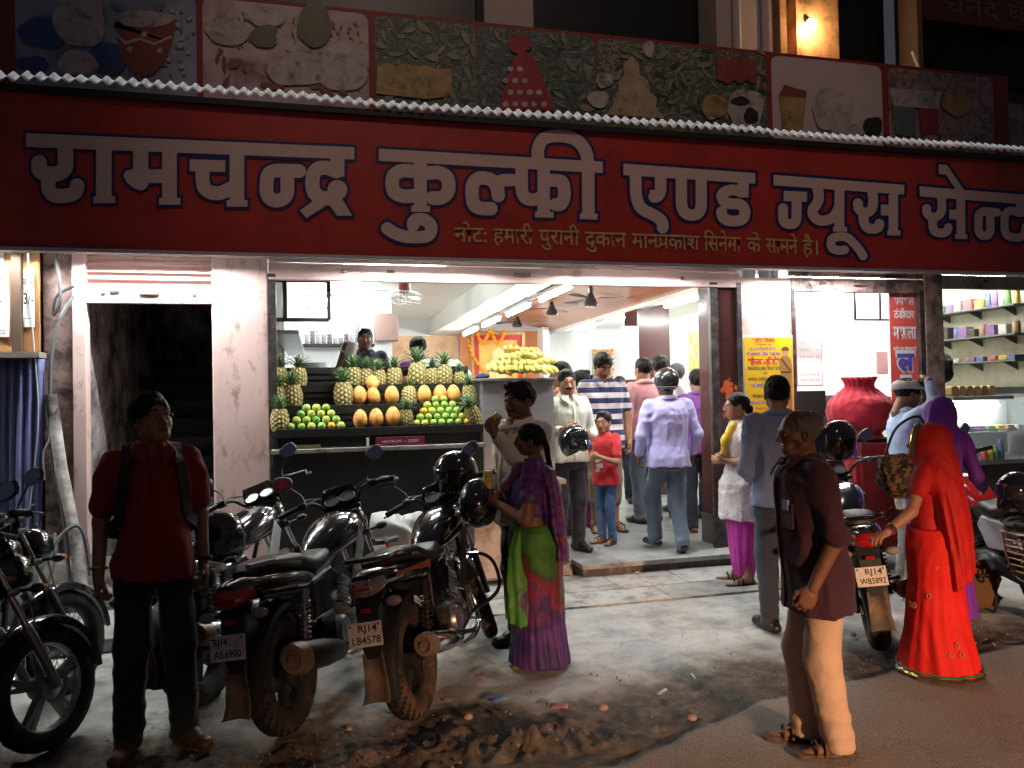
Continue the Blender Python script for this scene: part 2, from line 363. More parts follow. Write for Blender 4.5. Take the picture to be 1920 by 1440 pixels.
# small golden line of text below
def sign_text(body, xa, xb, yb, size_px, name='small_lettering'):
    a, b = at(xa, yb[0], SY-.008), at(xb, yb[1], SY-.008); ux = (b-a)/np.linalg.norm(b-a)
    sz = np.linalg.norm(at(xa, yb[0]-size_px, SY)-at(xa, yb[0], SY))
    return rel(text_mesh(name, body, M_signgold, sgn, a, ux, (0, 0, 1), sz, np.linalg.norm(b-a), .012, 'LEFT'), sgn)
for body, xa, xb, ya, yb in (('नोट:', 852, 913, 453, 454), ('हमारी', 925, 1000, 455, 457), ('पुरानी', 1011, 1087, 457, 459), ('दुकान', 1097, 1175, 461, 463), ('मानपकाश', 1185, 1312, 464, 468), ('िसनेमा', 1320, 1390, 469, 471), ('के', 1401, 1427, 472, 473), ('सामने', 1436, 1496, 473, 476), ('है।', 1505, 1534, 476, 478)):
    sign_text(body, xa, xb, (ya, yb), 42)
V, Fc = iso_fill(*rast([('s', [np.array((1234, 463.)), np.array((1243, 457.))], 4.2)], 1225, 445, 1250, 475, .5), 0.); rel(vinyl('small_lettering', V, Fc, SY-.009, M_signgold, sgn), sgn)
# ================================================================== BUILDING AND STREET
M_pink = mat('pink_paint', (.74, .53, .50), .6, var=.06, vscale=2, dirt=(.22, .12, .085), dscale=8, damt=.28, bump=.15, bscale=40, stretch=(1, 1, .45))
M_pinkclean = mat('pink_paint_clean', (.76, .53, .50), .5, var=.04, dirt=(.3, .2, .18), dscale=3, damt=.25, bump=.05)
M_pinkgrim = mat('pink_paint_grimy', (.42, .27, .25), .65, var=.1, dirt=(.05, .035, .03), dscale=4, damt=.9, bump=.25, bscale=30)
M_plaster = mat('grimy_plaster', (.62, .56, .54), .85, var=.12, dirt=(.06, .05, .05), dscale=2.2, damt=.85, bump=.5, bscale=25)
M_white = mat('white_wall_tiles', (.80, .82, .82), .3, var=.02)
M_ceilw = mat('white_ceiling_paint', (.78, .77, .72), .35, var=.03, vscale=1)
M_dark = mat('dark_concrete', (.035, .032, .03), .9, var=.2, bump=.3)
M_upper = mat('upper_wall_plaster', (.36, .28, .25), .85, var=.1, dirt=(.06, .05, .045), dscale=2, damt=.8, bump=.3)
M_steel = mat('brushed_steel', (.40, .39, .40), .42, .55, var=.08, vscale=2, stretch=(1, 1, 14))
M_iron = mat('black_iron', (.02, .02, .022), .55, .3, var=.2)
M_wood = mat('brown_plywood', (.40, .19, .075), .6, var=.14, vscale=3, stretch=(6, 6, 1), bump=.1)
M_granite = mat('red_granite', (.075, .028, .026), .16, var=.5, vscale=60)
M_marble = mat('grey_floor_stone', (.36, .38, .37), .32, var=.12, vscale=3, dirt=(.12, .11, .10), dscale=3, damt=.55, bump=.08, bscale=20)
M_orange = mat('orange_ceiling_laminate', (.50, .19, .10), .22, var=.12, vscale=.8, stretch=(1, .3, 1))
M_tube = mat('lit_tube', (1, 1, 1), .5, var=0, emit=66, ecol=(.95, 1, .97))
M_tubeo = mat('lit_tube_porch', (1, 1, 1), .5, var=0, emit=190, ecol=(.97, 1, .97))
M_tubei = mat('lit_tube_inside', (1, 1, 1), .5, var=0, emit=45, ecol=(.97, 1, .97))
# --- ground: one sheet, concrete apron, mud strip with lumps, asphalt road surface
def ground():
    def grid(x0, x1, y0, y1, st, fine):
        xs = np.arange(x0, x1+1e-6, st); ys = np.arange(y0, y1+1e-6, st); X, Y = np.meshgrid(xs, ys); P = np.stack([X, Y, X*0], -1)
        n1 = fbm(P*.9, 4)-.5; n2 = fbm(P*6+9, 5)-.5; n3 = np.abs(fbm(P*13+3, 4)-.5)*2-.18; n4 = fbm(P*34+8, 2)-.5
        u = X*.30+.95                                   # line of the road's edge on the ground, y = ...
        yr = np.interp(X, [-4, -1.2, .2, .9, 1.16, 1.73, 2.22, 2.63, 3.2, 4.5, 9], [3.1, 3.1, 3.05, 3.2, 3.28, 3.5, 3.72, 3.84, 3.92, 4.12, 4.7])+.10*n1+.05*n2
        road = np.clip((yr-Y)/.06+.5, 0, 1)
        ym = np.interp(X, [-4, -1.5, -1, -.5, 0, .7, 1.15, 2, 2.8, 3.6, 4.1, 5, 9], [4.4, 4.3, 4.2, 4.1, 4.0, 4.3, 4.15, 4.22, 4.32, 4.55, 4.45, 4.6, 5.1])+.34*n1+.22*n2
        mud = np.clip((ym-Y)/.22+.5, 0, 1)*(1-road)
        lump = np.clip(fbm(P*4.2+2, 4)-.47, 0, 1)*np.exp(-((Y-np.interp(X, [-2, -1, -.25, .3, .9, 1.4, 2], [4.2, 4.05, 3.74, 3.72, 3.66, 3.62, 3.7]))/.20)**2)
        lump *= np.interp(X, [-2, -1, -.3, .3, .7, 1.15, 1.5, 2], [.35, .45, .3, .6, 1.1, 1.0, .3, .12])
        big = np.exp(-(((X-.93)/.27)**2+((Y-3.66)/.12)**2))
        Z = .012*n1+.012*n2+mud*(.035*n2+.022*n3)+(lump*(.20+.38*n3+.22*n4)+big*(.03+.06*n2+.055*n3+.03*n4))*(1-road)+.003*n4*road
        Z -= .02*mud
        Z = np.where(Y > 5.75, np.minimum(Z, -.006), Z)
        pat = np.clip((Y-5.9)/.1, 0, 1)
        A = np.stack([np.clip(mud+lump*3+big, 0, 1), road, np.clip(fbm(P*2.3+31, 5), 0, 1), X*0+1], -1)
        ny, nx = X.shape; idx = np.arange(ny*nx).reshape(ny, nx)
        Fq = np.stack([idx[:-1, :-1], idx[:-1, 1:], idx[1:, 1:], idx[1:, :-1]], -1).reshape(-1, 4)
        return np.stack([X, Y, Z], -1).reshape(-1, 3), Fq, A.reshape(-1, 4)
    V, Fq, A = grid(-4.2, 8.4, 2.4, 6.9, .016, True)
    ma = bpy.data.materials.new('street_ground'); ma.use_nodes = True; nt = ma.node_tree; N, L = nt.nodes, nt.links; b = N['Principled BSDF']
    at_ = N.new('ShaderNodeVertexColor'); at_.layer_name = 'zone'; sp = N.new('ShaderNodeSeparateColor'); L.new(at_.outputs[0], sp.inputs[0])
    tc = N.new('ShaderNodeTexCoord')
    def nz(s, d=6, r=.65):
        n = N.new('ShaderNodeTexNoise'); n.inputs['Scale'].default_value = s; n.inputs['Detail'].default_value = d; n.inputs['Roughness'].default_value = r; L.new(tc.outputs['Object'], n.inputs['Vector']); return n.outputs['Fac']
    def ramp(f, cs):
        r = N.new('ShaderNodeValToRGB'); L.new(f, r.inputs[0]); e = r.color_ramp.elements
        e[0].position, e[0].color = cs[0][0], (*cs[0][1], 1); e[1].position, e[1].color = cs[-1][0], (*cs[-1][1], 1)
        for p, c in cs[1:-1]: q = e.new(p); q.color = (*c, 1)
        return r.outputs[0]
    con = ramp(nz(4.5, 9, .72), [(.25, (.17, .168, .16)), (.40, (.31, .308, .295)), (.6, (.42, .418, .40)), (.78, (.50, .495, .475))])
    mudc = ramp(nz(9, 9, .7), [(.3, (.03, .024, .019)), (.5, (.085, .066, .05)), (.7, (.20, .155, .12))])
    asp = ramp(nz(140, 3, .6), [(.30, (.12, .105, .095)), (.5, (.27, .235, .21)), (.70, (.48, .42, .38))])
    vo = N.new('ShaderNodeTexVoronoi'); vo.feature = 'DISTANCE_TO_EDGE'; vo.inputs['Scale'].default_value = .75; wm = N.new('ShaderNodeMixRGB'); wm.blend_type = 'ADD'; wm.inputs[0].default_value = .55
    wn = N.new('ShaderNodeTexNoise'); wn.inputs['Scale'].default_value = 2.6; wn.inputs['Detail'].default_value = 6; L.new(tc.outputs['Object'], wn.inputs['Vector']); L.new(tc.outputs['Object'], wm.inputs[1]); L.new(wn.outputs['Color'], wm.inputs[2]); L.new(wm.outputs[0], vo.inputs['Vector'])
    ck = N.new('ShaderNodeMapRange'); ck.inputs['From Min'].default_value = .0035; ck.inputs['From Max'].default_value = .008; ck.inputs['To Min'].default_value = .45; L.new(vo.outputs['Distance'], ck.inputs['Value'])
    cm = N.new('ShaderNodeMixRGB'); cm.blend_type = 'MULTIPLY'; mk_ = N.new('ShaderNodeMapRange'); mk_.inputs['From Min'].default_value = .50; mk_.inputs['From Max'].default_value = .62; L.new(nz(.9, 4, .6), mk_.inputs['Value']); L.new(mk_.outputs[0], cm.inputs[0]); L.new(con, cm.inputs[1]); L.new(ck.outputs[0], cm.inputs[2]); con = cm.outputs[0]
    sn = ramp(nz(1.3, 7, .7), [(.36, (.45, .44, .42)), (.52, (1, 1, 1)), (.7, (1, 1, 1))]); sm = N.new('ShaderNodeMixRGB'); sm.blend_type = 'MULTIPLY'; sm.inputs[0].default_value = 1; L.new(con, sm.inputs[1]); L.new(sn, sm.inputs[2]); con = sm.outputs[0]
    def mix(f, a, c2):
        m_ = N.new('ShaderNodeMixRGB'); L.new(f, m_.inputs[0]); L.new(a, m_.inputs[1]); L.new(c2, m_.inputs[2]); return m_.outputs[0]
    L.new(mix(sp.outputs[1], mix(sp.outputs[0], con, mudc), asp), b.inputs['Base Color']); b.inputs['Roughness'].default_value = .78
    bp = N.new('ShaderNodeBump'); bp.inputs['Strength'].default_value = .6; bp.inputs['Distance'].default_value = .012; L.new(nz(55, 8, .7), bp.inputs['Height']); L.new(bp.outputs[0], b.inputs['Normal'])
    o = obj_np('ground', V, Fq, ma); ca = o.data.color_attributes.new('zone', 'FLOAT_COLOR', 'POINT'); ca.data.foreach_set('color', A.astype(np.float32).ravel())
    tag(o, kind='structure')
    mb = MB(); mb.b2((-60, -40, -.4), (60, 2.4, -.03)).b2((-60, 2.4, -.4), (-4.2, 30, -.03)).b2((8.4, 2.4, -.4), (60, 30, -.03)).b2((-4.2, 2.4, -.4), (8.4, 30, -.12))
    struct('road', mb, mat('far_asphalt', (.10, .09, .085), .85, var=.2, vscale=4))
ground()
# stone paving before the step: separate slabs with joints
mb = MB()
rows = [(5.80, 6.22), (6.225, 6.80)]
for j, (ya, yb) in enumerate(rows):
    x = -2.3+.31*j
    while x < 7.2:
        w = .62+.06*random.random(); mb.cur = random.choice([0, 0, 1, 2]); dz = random.uniform(-.002, .003)
        mb.b2((x, ya, -.05), (x+w-.006, yb-.006, .012+dz)); x += w
struct('paving', mb, [mat('paving_%s' % n, c, .6, var=.14, vscale=7, dirt=(.1, .09, .08), dscale=5, damt=.5, bump=.12, bscale=50) for n, c in (('pale', (.36, .355, .34)), ('grey', (.30, .295, .28)), ('tan', (.34, .31, .28)))], bevel=.003)
# --- shop building
bld = thing('shop_building', 'two storey shop building with pink pillars and dark upper windows', 'building', (0, 7, 0))
BO = np.array((0, 7., 0))
def bpart(name, mb, ma, **kw): o = mb.mk(name, ma, bld, **kw); o.location = (0, -7, 0); return o
mb = MB(); mb.b2((-.86, 7.0, 0), (-.395, 7.45, 3.3)); bpart('pillar', mb, M_pink, bevel=.012, label='pink pillar with rusty dirt between stair door and fruit counter')
mb = MB(); mb.b2((4.20, 7.0, 0), (4.80, 7.4, 2.86)); bpart('pillar', mb, M_pinkclean, bevel=.008, label='clean pink pillar carrying the yellow poster')
mb = MB(); mb.b2((4.27, 7.05, 2.86), (4.42, 7.3, 3.2)).cyl((4.55, 7.1, 2.86), (4.55, 7.1, 3.2), .06).cyl((4.7, 7.15, 2.86), (4.7, 7.15, 3.2), .05); bpart('pipe_bundle', mb, mat('grey_pipe', (.32, .33, .34), .6))
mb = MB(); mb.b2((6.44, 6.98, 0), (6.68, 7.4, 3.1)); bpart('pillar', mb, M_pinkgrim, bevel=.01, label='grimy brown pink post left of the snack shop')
mb = MB(); mb.b2((-1.93, 6.97, 0), (-1.83, 7.1, 3.1)); bpart('door_post', mb, M_pink, bevel=.006)
mb = MB(); mb.b2((-2.16, 7.02, 0), (-1.93, 7.3, 3.1)); bpart('side_wall', mb, M_pinkgrim, bevel=.01)
# granite clad column at right edge of the opening
mb = MB(); mb.b2((3.95, 7.02, .12), (4.16, 7.42, 2.80)); bpart('granite_column', mb, M_granite, bevel=.006)
mb = MB(); mb.b2((3.935, 7.005, .1), (4.175, 7.43, .42)); bpart('column_base', mb, mat('grey_plinth', (.06, .06, .06), .4, var=.2), bevel=.006)
# orange hand marks on the column
mb = MB()
for k in range(60):
    x = 4.05+random.gauss(0, .03); z = (1.72 if k < 35 else 1.52)+random.gauss(0, .05); a = random.uniform(0, 3.1); l = random.uniform(.01, .035)
    p = [(x+l*math.cos(t+a)*(.4+.6*random.random()), 7.017-.00004*k, z+l*1.3*math.sin(t+a)*(.4+.6*random.random())) for t in [i*.9 for i in range(7)]]; mb.poly(p)
bpart('painted_mark', mb, mat('orange_smear', (.75, .13, .03), .7))
# upper wall and floor slab
mb = MB(); mb.b2((-6, 7.2, 3.12), (9.5, 7.5, 4.35)).b2((-6, 7.2, 4.35), (9.5, 7.35, 5.0)); bpart('upper_wall', mb, M_upper)
mb = MB()
for x0, x1 in ((-6, 1.72), (2.22, 4.42), (5.30, 6.85), (7.05, 9.5)): mb.b2((x0, 7.95, 5.0), (x1, 8.0, 8))
bpart('window_opening', mb, mat('dark_window', (.006, .006, .007), .4, var=0))
mb = MB(); mb.b2((1.70, 7.5, 5.0), (2.22, 7.9, 8)); bpart('upper_pillar', mb, mat('upper_pale_paint', (.42, .36, .33), .7, var=.08), bevel=.01)
mb = MB(); mb.b2((4.30, 7.5, 5.0), (4.80, 7.9, 8)).cyl((4.95, 7.55, 5.0), (4.95, 7.55, 8), .07).cyl((4.52, 7.46, 5.0), (4.52, 7.46, 8), .05); bpart('upper_pillar', mb, mat('upper_pale_paint', ()), bevel=.004)
mb = MB(); mb.b2((5.06, 7.45, 5.0), (5.14, 7.6, 8)).b2((5.30, 7.5, 5.0), (5.85, 7.95, 8)); bpart('upper_pillar', mb, mat('upper_tan_paint', (.46, .25, .12), .8, var=.1, dirt=(.08, .05, .03), dscale=4), label='tan upper pillar lit by the bare bulb')
mb = MB(); mb.b2((6.93, 7.5, 5.0), (7.0, 7.8, 8)); bpart('upper_pillar', mb, mat('upper_brown_post', (.2, .13, .10), .7, var=.1))
# upper right shutter shop with its sign
mb = MB()
for k in range(22): mb.box((8.2, 7.9, 5.55+k*.055), (1.9, .03, .045), rot=(R(25), 0, 0))
bpart('upper_shutter', mb, mat('dark_shutter', (.05, .04, .035), .6, .3))
mb = MB(); mb.b2((7.1, 7.62, 6.12), (9.4, 7.7, 6.7)); o = bpart('upper_sign', mb, mat('upper_sign_red', (.16, .03, .02), .6)); 
text_mesh('upper_lettering', 'चनद बंद', mat('upper_sign_text', (.22, .15, .07), .6), o, (7.42, 7.612, 6.22), (1, 0, 0), (0, 0, 1), .32, 1.5, .01, 'LEFT')
mb = MB(); mb.b2((7.3, 8.4, 4.4), (10.5, 8.45, 5.7)); bpart('upper_room_wall', mb, mat('upper_green_wall', (.25, .30, .22), .8, var=.2))
mb = MB(); mb.b2((7.5, 7.5, 4.35), (9.5, 7.62, 4.62)).b2((7.9, 7.6, 4.6), (7.96, 7.7, 5.4)); bpart('balcony_rail', mb, mat('upper_tan_paint', ()))
mb = MB(); mb.cyl(at(1711, 96, 7.3), at(1727, 140, 7.3), .02); bpart('pipe_stub', mb, mat('white_pipe', (.7, .7, .7), .5))
# bare bulb and its light
bl = thing('wall_bulb', 'bare glowing bulb on the tan pillar above the poster board', 'bulb', (5.42, 7.40, 5.78))
mb = MB(); mb.ball((0, 0, 0), .055); mb.mk('bulb', mat('lit_bulb', (1, .6, .25), .5, var=0, emit=60, ecol=(1, .72, .38)), bl)
mb = MB(); mb.cyl((0, .05, .05), (0, .1, .12), .03).cyl((0, .1, .12), (0, .14, .3), .008); mb.mk('lamp_holder', M_iron, bl)
lamp('bulb_light', 'POINT', (5.42, 7.34, 5.76), 6, (1, .55, .22), shadow_soft_size=.06)
# --- folded rolling shutters
def shutter(label, x0, x1, zb, zt, ma, slats, y=7.0, lockbox=True, kind='rolling_shutter'):
    t = thing(kind, label, 'shutter', ((x0+x1)/2, y, zb)); w = x1-x0
    mb = MB(); n = slats; z = .14
    rings = []
    H_ = zt-zb-.14
    if n:
        prof = []
        for k in range(n*6+1): prof.append((.022*math.sin(k/6*2*math.pi)+(-.004 if k % 6 == 0 else 0), .14+H_*k/(n*6)))
        mb.loft([[(-w/2, .03+p, z) for p, z in prof], [(w/2, .03+p, z) for p, z in prof]], cap=False, close=False); mb.mk('slats', ma, t)
    mb = MB(); mb.b2((-w/2, -.005, 0), (w/2, .05, .13)).b2((-w/2, -.015, -.02), (w/2, .06, 0)); mb.mk('bottom_rail', ma, t, bevel=.004)
    ml = mat('lock_metal', (.25, .2, .18), .5, .6)
    for s in (-.36, .36): mb = MB(); mb.lathe([(.0, -.03), (.018, -.028), (.02, -.006)], (s*w, 0, .065), 10, 'y'); mb.mk('lock_knob', ml, t)
    mb = MB(); mb.box((0, -.02, .065), (.16, .02, .028)); mb.mk('handle', ml, t, bevel=.003); mb = MB(); mb.box((-.27*w, -.012, .07), (.07, .012, .02)); mb.mk('bolt_slot', mat('dark_joint_b', (.02, .02, .02), .6), t)
    return t
shutter('pale pink rolled shutter above the dark stair doorway', -1.84, -.86, 2.55, 3.05, M_pinkclean, 6)
shutter('wide pink rolled shutter above the open fruit shop front', -.39, 4.20, 2.77, 3.1, M_pinkclean, 2)
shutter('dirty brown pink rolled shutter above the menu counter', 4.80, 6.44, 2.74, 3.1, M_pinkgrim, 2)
shutter('dull grey rolled shutter above the snack shop', 6.68, 9.3, 2.80, 3.15, mat('grey_shutter', (.30, .27, .26), .6, .2, dirt=(.06, .05, .05), dscale=3), 2)
# shutter guide channels
for lo, hi in (((-.40, 6.99, .0), (-.33, 7.06, 2.8)), ((3.86, 6.99, .12), (3.945, 7.05, 2.8)), ((4.165, 6.985, 0), (4.21, 7.06, 2.8)), ((6.38, 6.985, 0), (6.44, 7.05, 2.75)), ((4.795, 6.985, 0), (4.83, 7.05, 2.75))): mb = MB(); mb.b2(lo, hi); bpart('shutter_channel', mb, mat('dark_channel', (.05, .045, .045), .5, .5, dirt=(.2, .14, .13), dscale=8))
# porch soffit and the tube lights behind the sign
mb = MB(); mb.b2((-4.2, 6.62, 3.35), (8.6, 7.2, 3.38)); bpart('soffit', mb, M_ceilw)
for x, yy, lb in ((-2.75, 6.72, 'porch tube light above the side stall'), (-1.3, 6.72, 'porch tube light above the stair door'), (.9, 6.72, 'porch tube light above the fruit stand'), (2.9, 6.72, 'porch tube light above the shop step'), (5.0, 6.72, 'porch tube light above the yellow poster')):
    t = thing('tube_light', lb, 'tube light', (x, yy, 2.97), group='tube lights hidden behind the sign')
    mb = MB(); mb.cyl((-.55, 0, 0), (.55, 0, 0), .016, 8); mb.mk('tube', M_tubeo, t)
    mb = MB(); mb.b2((-.6, -.03, .03), (.6, .03, .07)).cyl((-.57, 0, .03), (-.57, 0, -.02), .012, 6).cyl((.57, 0, .03), (.57, 0, -.02), .012, 6); mb.mk('batten', M_ceilw, t)
    mb = MB(); mb.b2((-.62, .045, -.035), (.62, .05, .068)); mb.mk('reflector', M_ceilw, t)  # added unseen shield: keeps tube light off the shutters, bounces it streetward
# --- stairwell behind the dark doorway
st = thing('staircase', 'dark concrete staircase going up behind the pink door opening', 'staircase', (-1.35, 7.3, 0))
mb = MB()
for k in range(11): mb.b2((-.45, .25*k, 0), (.49, .25*k+.26, .19*(k+1)))
mb.mk('steps', mat('stair_stone', (.10, .11, .11), .7, var=.2, dirt=(.03, .03, .03)), st, bevel=.012)
mb = MB(); mb.b2((-1.98, 7.1, 0), (-1.86, 10.5, 3.4)); mb.b2((-1.98, 10.5, 0), (-.4, 10.6, 5)); bpart('stair_wall', mb, M_plaster)
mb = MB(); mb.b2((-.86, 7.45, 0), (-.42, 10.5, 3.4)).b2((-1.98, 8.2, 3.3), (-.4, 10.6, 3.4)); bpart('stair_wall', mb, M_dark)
# --- shop interior shell
mb = MB(); mb.b2((-.42, 7.0, -.3), (6.66, 15.6, .12)); struct('shop_floor', mb, M_marble)
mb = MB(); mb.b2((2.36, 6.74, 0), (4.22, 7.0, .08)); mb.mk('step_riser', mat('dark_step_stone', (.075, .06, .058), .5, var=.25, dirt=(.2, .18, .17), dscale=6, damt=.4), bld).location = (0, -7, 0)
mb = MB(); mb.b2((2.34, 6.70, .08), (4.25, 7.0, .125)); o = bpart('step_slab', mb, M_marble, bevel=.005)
mb = MB(); mb.b2((-.55, 7.45, 0), (-.425, 15.7, 3.6)); bpart('interior_wall', mb, M_white)
mb = MB(); mb.b2((-.55, 12.0, 0), (1.15, 12.12, 3.6)); bpart('interior_wall', mb, M_white)
mb = MB(); mb.b2((1.03, 12.12, 0), (1.15, 15.6, 3.6)).b2((1.0, 15.5, 0), (6.7, 15.62, 3.6)); bpart('interior_wall', mb, M_white)
tw = mat('white_wall_tiled', (.80, .82, .82), .3, var=.02)
nt = tw.node_tree; br = nt.nodes.new('ShaderNodeTexBrick'); br.offset = 0; br.inputs['Color1'].default_value = (.80, .82, .82, 1); br.inputs['Color2'].default_value = (.78, .80, .80, 1); br.inputs['Mortar'].default_value = (.5, .52, .52, 1)
br.inputs['Scale'].default_value = 1; br.inputs['Brick Width'].default_value = .6; br.inputs['Row Height'].default_value = .4; br.inputs['Mortar Size'].default_value = .004
tcn = nt.nodes.new('ShaderNodeTexCoord'); mpn = nt.nodes.new('ShaderNodeMapping'); mpn.inputs['Rotation'].default_value = (0, R(90), R(90)); nt.links.new(tcn.outputs['Object'], mpn.inputs[0]); nt.links.new(mpn.outputs[0], br.inputs[0]); nt.links.new(br.outputs[0], nt.nodes['Principled BSDF'].inputs['Base Color'])
mb = MB(); mb.b2((6.6, 7.4, 0), (6.7, 15.6, 3.6)); bpart('interior_wall', mb, tw)
mb = MB(); mb.b2((-.55, 7.5, 3.30), (2.25, 15.6, 3.36)).b2((4.95, 7.5, 3.12), (6.6, 15.6, 3.18)); bpart('ceiling', mb, M_ceilw)
mb = MB(); mb.b2((2.25, 7.5, 2.98), (2.82, 15.5, 3.36)); bpart('ceiling_beam', mb, M_ceilw, bevel=.01)
mb = MB(); mb.b2((4.80, 7.5, 3.0), (4.95, 15.5, 3.3)); bpart('ceiling_beam', mb, M_ceilw, bevel=.01)
mb = MB()
def arc(y, dz=0): return [(2.80+2.02*k/16, y, 3.06+.16*math.sin(math.pi*k/16)+dz) for k in range(17)]
y = 7.5
while y < 15.4: mb.loft([arc(y), arc(min(y+.78, 15.5))], cap=False, close=False); y += .80
bpart('ceiling_panel', mb, M_orange)
mb = MB(); mb.loft([arc(7.5, .02), arc(15.5, .02)], cap=False, close=False); bpart('ceiling_backing', mb, mat('dark_joint', (.03, .012, .008), .8))
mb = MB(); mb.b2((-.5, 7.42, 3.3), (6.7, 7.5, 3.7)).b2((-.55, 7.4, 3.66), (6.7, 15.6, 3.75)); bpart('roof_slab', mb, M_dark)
# stub wall and red back wall round the shrine
mb = MB(); mb.b2((4.50, 15.0, 0), (4.62, 15.5, 3.1)); bpart('interior_wall', mb, M_white)
mb = MB(); mb.b2((2.85, 15.42, .1), (4.5, 15.48, 3.05)); bpart('back_panel', mb, mat('orange_back_panel', (.70, .26, .10), .5, var=.3, vscale=2))
mb = MB(); mb.b2((1.2, 15.42, .1), (2.8, 15.48, 2.95)); bpart('back_panel', mb, mat('fruit_mural', (.75, .35, .2), .5, var=.5, vscale=2.5), label='orange and red fruit mural on the back wall')
# inner square column clad in granite, with price list
mb = MB(); mb.b2((4.82, 11.0, .12), (5.36, 11.5, 3.12)); bpart('granite_column', mb, M_granite, label='dark inner column behind the customers carrying a price list')
# door in right wall
mb = MB(); mb.b2((6.56, 11.0, .12), (6.598, 11.8, 2.4)); bpart('inner_door', mb, mat('tan_door', (.42, .37, .28), .5))
# tubes
def tube(x, y, z, lb, ln=1.15, axis='y', strength=None):
    t = thing('tube_light', lb, 'tube light', (x, y, z), 0 if axis == 'x' else R(90), 'lit tube lights under the shop ceiling')
    mb = MB(); mb.cyl((-ln/2, 0, 0), (ln/2, 0, 0), .022, 8); mb.mk('tube', strength or M_tube, t)
    mb = MB(); mb.b2((-ln/2-.03, -.035, .035), (ln/2+.03, .035, .085)).cyl((-ln/2-.015, 0, .035), (-ln/2-.015, 0, -.02), .014, 6).cyl((ln/2+.015, 0, .035), (ln/2+.015, 0, -.02), .014, 6); mb.mk('batten', M_ceilw, t); return t
for k, y in enumerate((8.6, 10.3, 12.0, 13.7)): tube(2.73, y, 2.88, ('nearest', 'second', 'third', 'farthest')[k]+' tube light along the beam left of the orange ceiling')
for k, y in enumerate((8.3, 9.9, 11.9, 14.0)): tube(5.05, y, 2.98, ('nearest', 'second', 'third', 'farthest')[k]+' tube light along the beam right of the orange ceiling')
tube(.9, 8.9, 3.2, 'tube light on the white ceiling over the vendor', axis='x'); tube(.3, 11.5, 3.15, 'tube light over the glassware shelf', axis='x'); tube(5.95, 8.6, 3.05, 'tube light over the menu counter', axis='x'); tube(5.6, 7.35, 2.95, 'added tube light brightening the menu board from inside the bay opening', axis='x', strength=M_tubei); tube(7.5, 7.5, 3.02, 'added tube light brightening the snack shop from inside its opening', axis='x', strength=M_tubei)  # last two tubes are added to brighten the menu board and snack bay
# --- snack shop bay on the right
mb = MB(); mb.b2((8.25, 7.3, 0), (8.35, 10.2, 3.4)); bpart('snack_wall', mb, mat('cream_wall', (.66, .62, .46), .6, var=.05, dirt=(.4, .36, .26), dscale=3))
mb = MB(); mb.b2((6.68, 10.2, 0), (8.4, 10.3, 3.4)).b2((6.7, 7.4, 3.12), (8.4, 10.3, 3.2)); bpart('snack_wall', mb, mat('cream_wall', ()))
mb = MB(); mb.b2((6.66, 7.0, -.3), (9.4, 10.3, .10)); struct('snack_floor', mb, M_marble)
tube(7.45, 8.9, 3.0, 'bright tube light on the back wall of the snack shop', axis='x')
mb = MB(); mb.b2((8.36, 7.0, 0), (9.6, 7.4, 3.3)); bpart('side_wall', mb, M_pinkgrim)
# --- neighbouring stall at far left: boards, shelf, curtain
stl = thing('side_stall', 'brown plywood stall boards above a wooden ledge at left edge', 'stall', (-2.4, 6.9, 0))
def sp(name, mb, ma, **k): o = mb.mk(name, ma, stl, **k); o.location = (2.4, -6.9, 0); return o
mb = MB(); mb.b2((-2.9, 6.93, 2.12), (-2.335, 6.96, 3.1)); sp('board', mb, M_wood); mb = MB(); mb.b2((-2.27, 6.93, 2.12), (-2.155, 6.96, 3.1)); sp('board', mb, M_wood)
mb = MB(); mb.b2((-2.335, 6.87, 2.1), (-2.268, 6.95, 3.1)); sp('post', mb, mat('dark_wood', (.07, .04, .025), .7, var=.2))
mb = MB(); mb.b2((-2.9, 6.80, 2.07), (-2.12, 6.98, 2.115)); sp('ledge', mb, mat('grey_wood', (.25, .22, .19), .8, var=.2, stretch=(1, 8, 8)))
mb = MB(); mb.b2((-2.66, 6.80, 0), (-2.44, 6.95, 2.07)); sp('post', mb, mat('brown_post', (.12, .055, .025), .7, var=.25, stretch=(6, 6, 1)))
mb = MB(); mb.b2((-3.4, 7.3, 0), (-1.95, 7.36, 3.1)); sp('back_wall', mb, M_dark)
# folded cloths on the stall shelf
for k, c in enumerate(((.30, .03, .03), (.06, .10, .28), (.30, .06, .25), (.05, .25, .25), (.35, .25, .08), (.28, .05, .18))):
    mb = MB(); mb.box((0, 0, .035), (.42, .3, .06), rot=(0, 0, .05*k))
    one('folded_cloth', mb, mat('cloth_%d' % k, c, .9, var=.2, bump=.4), ('red', 'blue', 'magenta', 'teal', 'ochre', 'plum')[k]+' folded cloth in the stack beside the curtain', 'cloth', 'folded cloths stacked at the stall', bevel=.02, loc=(-2.85, 6.9, .9+.065*k))
mb = MB(); mb.b2((-3.1, 6.75, 0), (-2.66, 7.05, .9)); one('stall_box', mb, mat('dark_wood', ()), 'dark wooden box under the folded cloths', 'box')
# blue curtain
n = 90; rg = []
for j in range(12):
    z = .62+(2.06-.62)*j/11; rg.append([(-2.44+.34*(i/n)*(1-.12*(1-j/11)), 6.86+.022*math.sin(i/n*34+.4*math.sin(j*.4))*(1-.3*j/11)+.03*(1-j/11)*math.sin(i/n*9), z) for i in range(n+1)])
mb = MB(); mb.loft(rg, cap=False, close=False); o = one('curtain', mb, mat('blue_curtain', (.12, .13, .30), .85, var=.15, sheen=.2), 'faded blue curtain hanging below the stall ledge', 'curtain')
sd = o.modifiers.new('thick', 'SOLIDIFY'); sd.thickness = .004
